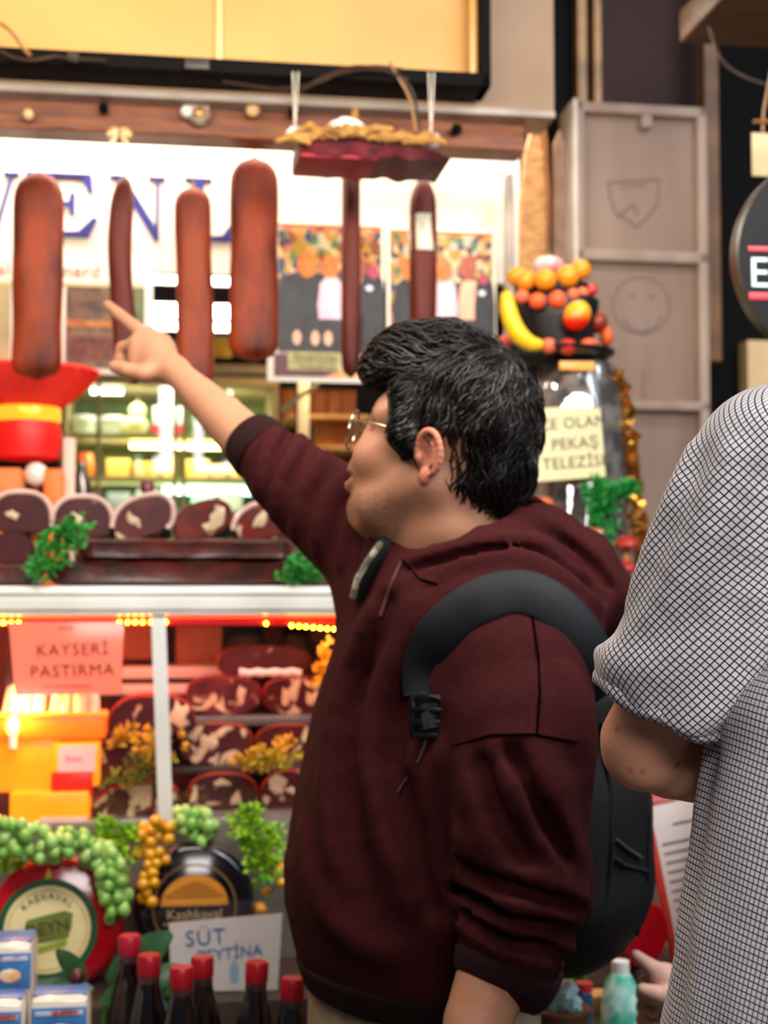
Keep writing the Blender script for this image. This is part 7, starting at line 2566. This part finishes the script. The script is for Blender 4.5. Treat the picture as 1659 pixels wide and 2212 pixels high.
def weave_mat(name):
    """white cloth with a fine dark check that follows the cloth's own thread directions"""
    m = mat(name, '#c9c6cf', .8, spec=.2, sheen=.15)
    nt = m.node_tree
    b = nt.nodes['Principled BSDF']
    at = nt.nodes.new('ShaderNodeAttribute')
    at.attribute_name = 'thread'
    sp = nt.nodes.new('ShaderNodeSeparateXYZ')
    nt.links.new(at.outputs['Vector'], sp.inputs[0])
    outs = []
    for ax in ('X', 'Y'):
        md = nt.nodes.new('ShaderNodeMath'); md.operation = 'MULTIPLY'; md.inputs[1].default_value = 1 / .0054
        fr = nt.nodes.new('ShaderNodeMath'); fr.operation = 'FRACT'
        sb_ = nt.nodes.new('ShaderNodeMath'); sb_.operation = 'SUBTRACT'; sb_.inputs[1].default_value = .5
        ab = nt.nodes.new('ShaderNodeMath'); ab.operation = 'ABSOLUTE'
        mr = nt.nodes.new('ShaderNodeMapRange'); mr.interpolation_type = 'SMOOTHSTEP'
        mr.inputs['From Min'].default_value = .37; mr.inputs['From Max'].default_value = .42
        nt.links.new(sp.outputs[ax], md.inputs[0]); nt.links.new(md.outputs[0], fr.inputs[0]); nt.links.new(fr.outputs[0], sb_.inputs[0]); nt.links.new(sb_.outputs[0], ab.inputs[0]); nt.links.new(ab.outputs[0], mr.inputs[0])
        outs.append(mr.outputs[0])
    mx = nt.nodes.new('ShaderNodeMath'); mx.operation = 'MAXIMUM'
    nt.links.new(outs[0], mx.inputs[0]); nt.links.new(outs[1], mx.inputs[1])
    cm = nt.nodes.new('ShaderNodeMix'); cm.data_type = 'RGBA'
    cm.inputs[6].default_value = (*hexc('#dedbe2'), 1); cm.inputs[7].default_value = (*hexc('#1a1a26'), 1)
    nt.links.new(mx.outputs[0], cm.inputs[0]); nt.links.new(cm.outputs[2], b.inputs['Base Color'])
    return m


M_weave = weave_mat('checked_cloth')


def axis_threads(V, a, ax, xa, ya, R):
    q = V - a
    v = q @ ax
    x, y = q @ xa, q @ ya
    # follow the bend of the sleeve
    th = np.arctan2(x, y)
    wv = .0025 * np.stack([vnoise(V, 22, 1), vnoise(V, 22, 7)], 1)
    a_, b_ = th * R + wv[:, 0], v + wv[:, 1]
    c_, s_ = math.cos(-.36), math.sin(-.36)
    return np.stack([a_ * c_ - b_ * s_, a_ * s_ + b_ * c_, np.zeros(len(V))], 1)


# torso of the shirt
tA, tB = np.array([1.0, 0.0]), np.array([0.0, 1.0])


def srow(py, L, ra, rb, d=1.30):
    p = W(L + ra * FPX / d, py, d)
    return (p[2], p[0], p[1], ra, rb)


SROWS = [(770, 1790, .10, .075), (830, 1700, .165, .10), (900, 1655, .205, .122), (1000, 1630, .225, .135), (1300, 1610, .235, .138), (1500, 1575, .24, .136), (1650, 1550, .245, .138), (1800, 1528, .25, .142), (1950, 1504, .255, .145),
         (2100, 1476, .26, .148), (2260, 1450, .265, .15), (2420, 1430, .265, .15)]
st_ = Field()
st_.loft([srow(*r) for r in SROWS], (tA, tB), .03, power=3.6)
st_.add_ridges([
    (([(1560, 1600), (1548, 1750), (1515, 1950), (1480, 2200)], .014), dict(k=.03, sink=.15, **SKW)),
    (([(1610, 1600), (1590, 1800), (1560, 2000), (1530, 2212)], .016), dict(k=.035, sink=.15, **SKW)),
    (([(1655, 1560), (1648, 1750), (1640, 1950), (1620, 2212)], .014), dict(k=.035, sink=.15, **SKW)),
    (([(1720, 1500), (1715, 1800), (1710, 2200)], .015), dict(k=.035, sink=.15, **SKW)),
    (([(1580, 1560), (1620, 1530), (1680, 1500)], .016), dict(k=.02, sink=.1, **SKW)),
    (([(1590, 1590), (1640, 1560), (1700, 1545)], .013), dict(k=.02, sink=.1, **SKW)),
])
STV, STF = st_.surface(.0055, noise=lambda P: .0013 * vnoise(P, 40, 9), smooth=2)
# skin: arm, neck, head, legs in one figure
sk = Field()
sk.chain([W(1690, 960, 1.27), W(1560, 1270, 1.29), W(1470, 1450, 1.31), W(1388, 1600, 1.335)], [.055, .052, .045, .037], .02)
sk.cap(W(1388, 1600, 1.335), W(1384, 1628, 1.338), .036, .033, .012)
sk.chain([W(1392, 1618, 1.337), W(1450, 1640, 1.36), W(1540, 1658, 1.40), W(1760, 1650, 1.47)], [.034, .037, .0375, .028], .012)
hpz = W(1880, 760, 1.31)
AV, AF = sk.surface(.0034, smooth=1)
sk2 = Field()
sk2.chain([W(1900, 860, 1.31), W(1905, 700, 1.30)], [.062, .056], .03)
hc2 = W(1905, 520, 1.29)
sk2.ell(hc2, (.075, .095, .115), None, .03)
sk2.ell(hc2 + np.array([0, .04, -.04]), (.06, .065, .085), None, .03)
sk2.cap(hc2 + np.array([0, .10, .0]), hc2 + np.array([0, .118, -.03]), .010, .013, .015)
for s in (-1, 1):
    sk2.ell(hc2 + np.array([s * .078, -.005, -.015]), (.010, .018, .030), None, .008)
    sk2.ell(hc2 + np.array([s * .032, .092, .012]), (.016, .012, .010), None, .01, 's')
sk2.loft([srow(r[0], r[1] + 40, r[2] - .02, r[3] - .03) for r in SROWS[1:]], (tA, tB), .03)
sk2.chain([W(2030, 1000, 1.30), W(2140, 1500, 1.32), W(2100, 1660, 1.4), W(1850, 1660, 1.47)], [.05, .046, .042, .03], .03)
gx, gy = W(1860, 2300, 1.30)[0], W(1860, 2300, 1.30)[1]
for s in (-1, 1):
    sk2.chain([np.array([gx + s * .09, gy, .85]), np.array([gx + s * .10, gy, .48]), np.array([gx + s * .10, gy, .09])], [.07, .055, .042], .03)
A2V, A2F = sk2.surface(.010)
V2, F2 = join_meshes([(AV, AF), (A2V, A2F)])
tone2 = np.tile(np.array(hexc('#dba489')), (len(V2), 1))
rr_ = np.linalg.norm(V2 - sk.hit(1330, 1640, .9, 1.8), axis=1)
w_ = np.exp(-(rr_ / .05) ** 2)[:, None] * .5
tone2 = tone2 * (1 - w_) + np.array(hexc('#b0684e')) * w_
for (a, b) in ((1388, 1664), (1461, 1654), (1336, 1575), (1362, 1663)):
    pm = sk.hit(a, b, .9, 1.8)
    w_ = np.exp(-(np.linalg.norm(V2 - pm, axis=1) / .0028) ** 2)[:, None] * .8
    tone2 = tone2 * (1 - w_) + np.array(hexc('#5a3020')) * w_
QO = Vector((float(gx), float(gy), 0))
man2 = place('person', np_mesh('person', V2, F2, M_skin, QO, {'tone': ('FLOAT_COLOR', tone2)}), None, QO)
tag(man2, 'person in a fine checked shirt with folded arms at the right edge', 'person')
shirt = place('shirt', np_mesh('shirt', STV, STF, M_weave, QO, {'thread': ('FLOAT_VECTOR', np.stack([(STV[:, 0] - QO.x) * .97 - STV[:, 2] * .24 - (STV[:, 1] - QO.y) * .8 * np.sign(QO.x - STV[:, 0]) + .003 * vnoise(STV, 18, 2), STV[:, 2] * .95 + (STV[:, 0] - QO.x) * .32 + .003 * vnoise(STV, 20, 4), STV[:, 0] * 0], 1))}), man2)
place('sleeve', np_mesh('sleeve', SV, SF, M_weave, QO, {'thread': ('FLOAT_VECTOR', axis_threads(SV, S0, ax_, xa, ya, .076))}), shirt)
# turned-up hem: a rolled band around the sleeve opening
vs, fs = [], []
NN = 56
for i in range(NN):
    th = 2 * PI * i / NN
    dr = xa * math.sin(th) + ya * math.cos(th)
    wob_ = 1 + .02 * math.sin(5 * th + 1) + .012 * math.sin(11 * th)
    for (o_, rr) in ((-.018, .0745), (-.016, .0770), (-.004, .0775), (.003, .0755), (.002, .0725), (-.006, .0715)):
        vs.append(hc + dr * rr * wob_ + ax_ * (o_ + .002 * math.sin(7 * th)))
for i in range(NN):
    for j in range(6):
        fs.append((i * 6 + j, i * 6 + (j + 1) % 6, ((i + 1) % NN) * 6 + (j + 1) % 6, ((i + 1) % NN) * 6 + j))
Vh, Fh = np.array(vs), np.array(fs)
place('rolled_hem', np_mesh('rolled_hem', Vh, Fh, M_weave, QO, {'thread': ('FLOAT_VECTOR', axis_threads(Vh, S0, ax_, xa, ya, .076) + np.array([.0027, .0, 0]))}), shirt)
# collar, hair, trousers, shoes
cl = Field()
rg = [W(1900, 800, 1.31) + np.array([.072 * math.cos(a), .075 * math.sin(a), .012 * math.sin(a)]) for a in [2 * PI * i / 14 for i in range(15)]]
cl.chain(rg, [.016] * 15, .01)
CV, CFq = cl.surface(.006)
place('collar', np_mesh('collar', CV, CFq, M_weave, QO, {'thread': ('FLOAT_VECTOR', CV * np.array([1, 0, 0]) + CV[:, [1, 2, 0]] * np.array([0, 1, 0]))}), shirt)
hf = Field()
hf.ell(hc2 + np.array([0, -.012, .028]), (.086, .104, .105), None, .02)
hf.ell(hc2 + np.array([0, .10, -.045]), (.12, .08, .085), None, .015, 's')
hf.ell(hc2 + np.array([0, -.01, -.10]), (.12, .12, .07), None, .015, 's')
CV, CFq = hf.surface(.006, noise=lambda P: .003 * vnoise(P, 90, 3))
place('hair', np_mesh('hair', CV, CFq, mat('hair_brown', '#1c120c', .4, color2='#2a1a10', scale=60, bump=.4, bscale=200), QO), man2)
tq = Field()
for s in (-1, 1):
    tq.chain([np.array([gx + s * .09, gy, .86]), np.array([gx + s * .10, gy, .48]), np.array([gx + s * .10, gy, .10])], [.105, .082, .072], .03)
CV, CFq = tq.surface(.012)
place('trousers', np_mesh('trousers', CV, CFq, mat('trouser_navy', '#23262e', .8, color2='#1b1e25', scale=40), QO), man2)
for s in (-1, 1):
    sh_ = Field()
    c = np.array([gx + s * .10, gy, 0])
    sh_.chain([c + [0, -.06, .045], c + [0, .15, .035]], [.045, .034], .03)
    sh_.box(c + [0, 0, -.06], (.5, .5, .06), .001, None, .004, 's')
    SV_, SF_ = sh_.surface(.008)
    place('shoe', np_mesh('shoe', SV_, SF_, mat('shoe_brown', '#3a2618', .5, color2='#2e1c10', scale=20), QO), man2)

# ------------------------------------------------------------------ third person, hidden but for a pointing hand
D3 = 2.02
th3 = Field()
th3.chain([W(1560, 2420, 2.12), W(1490, 2270, 2.08), W(1450, 2180, 2.05)], [.036, .030, .024], .02)
th3.ell(W(1438, 2132, D3), (.026, .022, .034), None, .02)
th3.chain([W(1430, 2108, D3), W(1406, 2090, D3 + .008), W(1374, 2064, D3 + .02)], [.0150, .0118, .0082], .006)        # index
th3.chain([W(1450, 2160, D3 - .022), W(1418, 2148, D3 - .038), W(1388, 2138, D3 - .036)], [.0150, .0125, .0095], .006)   # thumb
for i, (y, dd) in enumerate(((2112, .012), (2140, .020), (2168, .028))):
    th3.chain([W(1428, y, D3 + dd), W(1396, y + 8, D3 + dd + .006), W(1388, y + 36, D3 + dd + .002), W(1410, y + 48, D3 + dd - .014)], [.0125, .0105, .0095, .0085], .005)
T3V, T3F = th3.surface(.003, smooth=1)
th4 = Field()
bx_, by_ = W(1830, 1800, 2.25)[0], W(1830, 1800, 2.25)[1]
th4.chain([np.array([bx_, by_, .85]), np.array([bx_, by_, 1.10])], [.10, .105], .05)
th4.chain([np.array([bx_ - .13, by_ - .02, 1.12]), W(1640, 2330, 2.2), W(1560, 2420, 2.12)], [.045, .04, .036], .04)
th4.chain([np.array([bx_, by_, 1.12]), np.array([bx_, by_, 1.24])], [.05, .045], .03)
th4.ell(np.array([bx_, by_, 1.33]), (.078, .09, .11), None, .03)
for s in (-1, 1):
    th4.chain([np.array([bx_ + s * .07, by_, .85]), np.array([bx_ + s * .07, by_, .08])], [.07, .04], .03)
T4V, T4F = th4.surface(.012)
V3, F3_ = join_meshes([(T3V, T3F), (T4V, T4F)])
XO = Vector((float(bx_), float(by_), 0))
tone3 = np.tile(np.array(hexc('#d2a594')), (len(V3), 1)) + vnoise(V3, 120)[:, None] * .015
p3 = place('person', np_mesh('person', V3, F3_, M_skin, XO, {'tone': ('FLOAT_COLOR', np.clip(tone3, 0, 1))}), None, XO)
tag(p3, 'person hidden behind the checked shirt except for one pale pointing hand', 'person')
jk = Field()
jk.chain([np.array([bx_, by_, .82]), np.array([bx_, by_, 1.10])], [.125, .125], .05)
jk.chain([np.array([bx_ - .13, by_ - .02, 1.12]), W(1640, 2330, 2.2), W(1545, 2390, 2.115)], [.062, .055, .048], .04)
CV, CFq = jk.surface(.010)
place('jacket', np_mesh('jacket', CV, CFq, mat('jacket_dark', '#1e1e22', .8, color2='#28282c', scale=30), XO), p3)
jk = Field()
for s in (-1, 1):
    jk.chain([np.array([bx_ + s * .07, by_, .84]), np.array([bx_ + s * .07, by_, .06])], [.09, .07], .03)
CV, CFq = jk.surface(.012)
place('trousers', np_mesh('trousers', CV, CFq, mat('trouser_navy', '#23262e', .8, color2='#1b1e25', scale=40), XO), p3)
jk = Field()
jk.ell(np.array([bx_, by_ - .01, 1.36]), (.088, .098, .10), None, .02)
jk.ell(np.array([bx_ - .03, by_ + .10, 1.28]), (.12, .08, .09), None, .02, 's')
CV, CFq = jk.surface(.007)
place('hair', np_mesh('hair', CV, CFq, mat('hair_brown', '#1c120c', .4, color2='#2a1a10', scale=60, bump=.4, bscale=200), XO), p3)
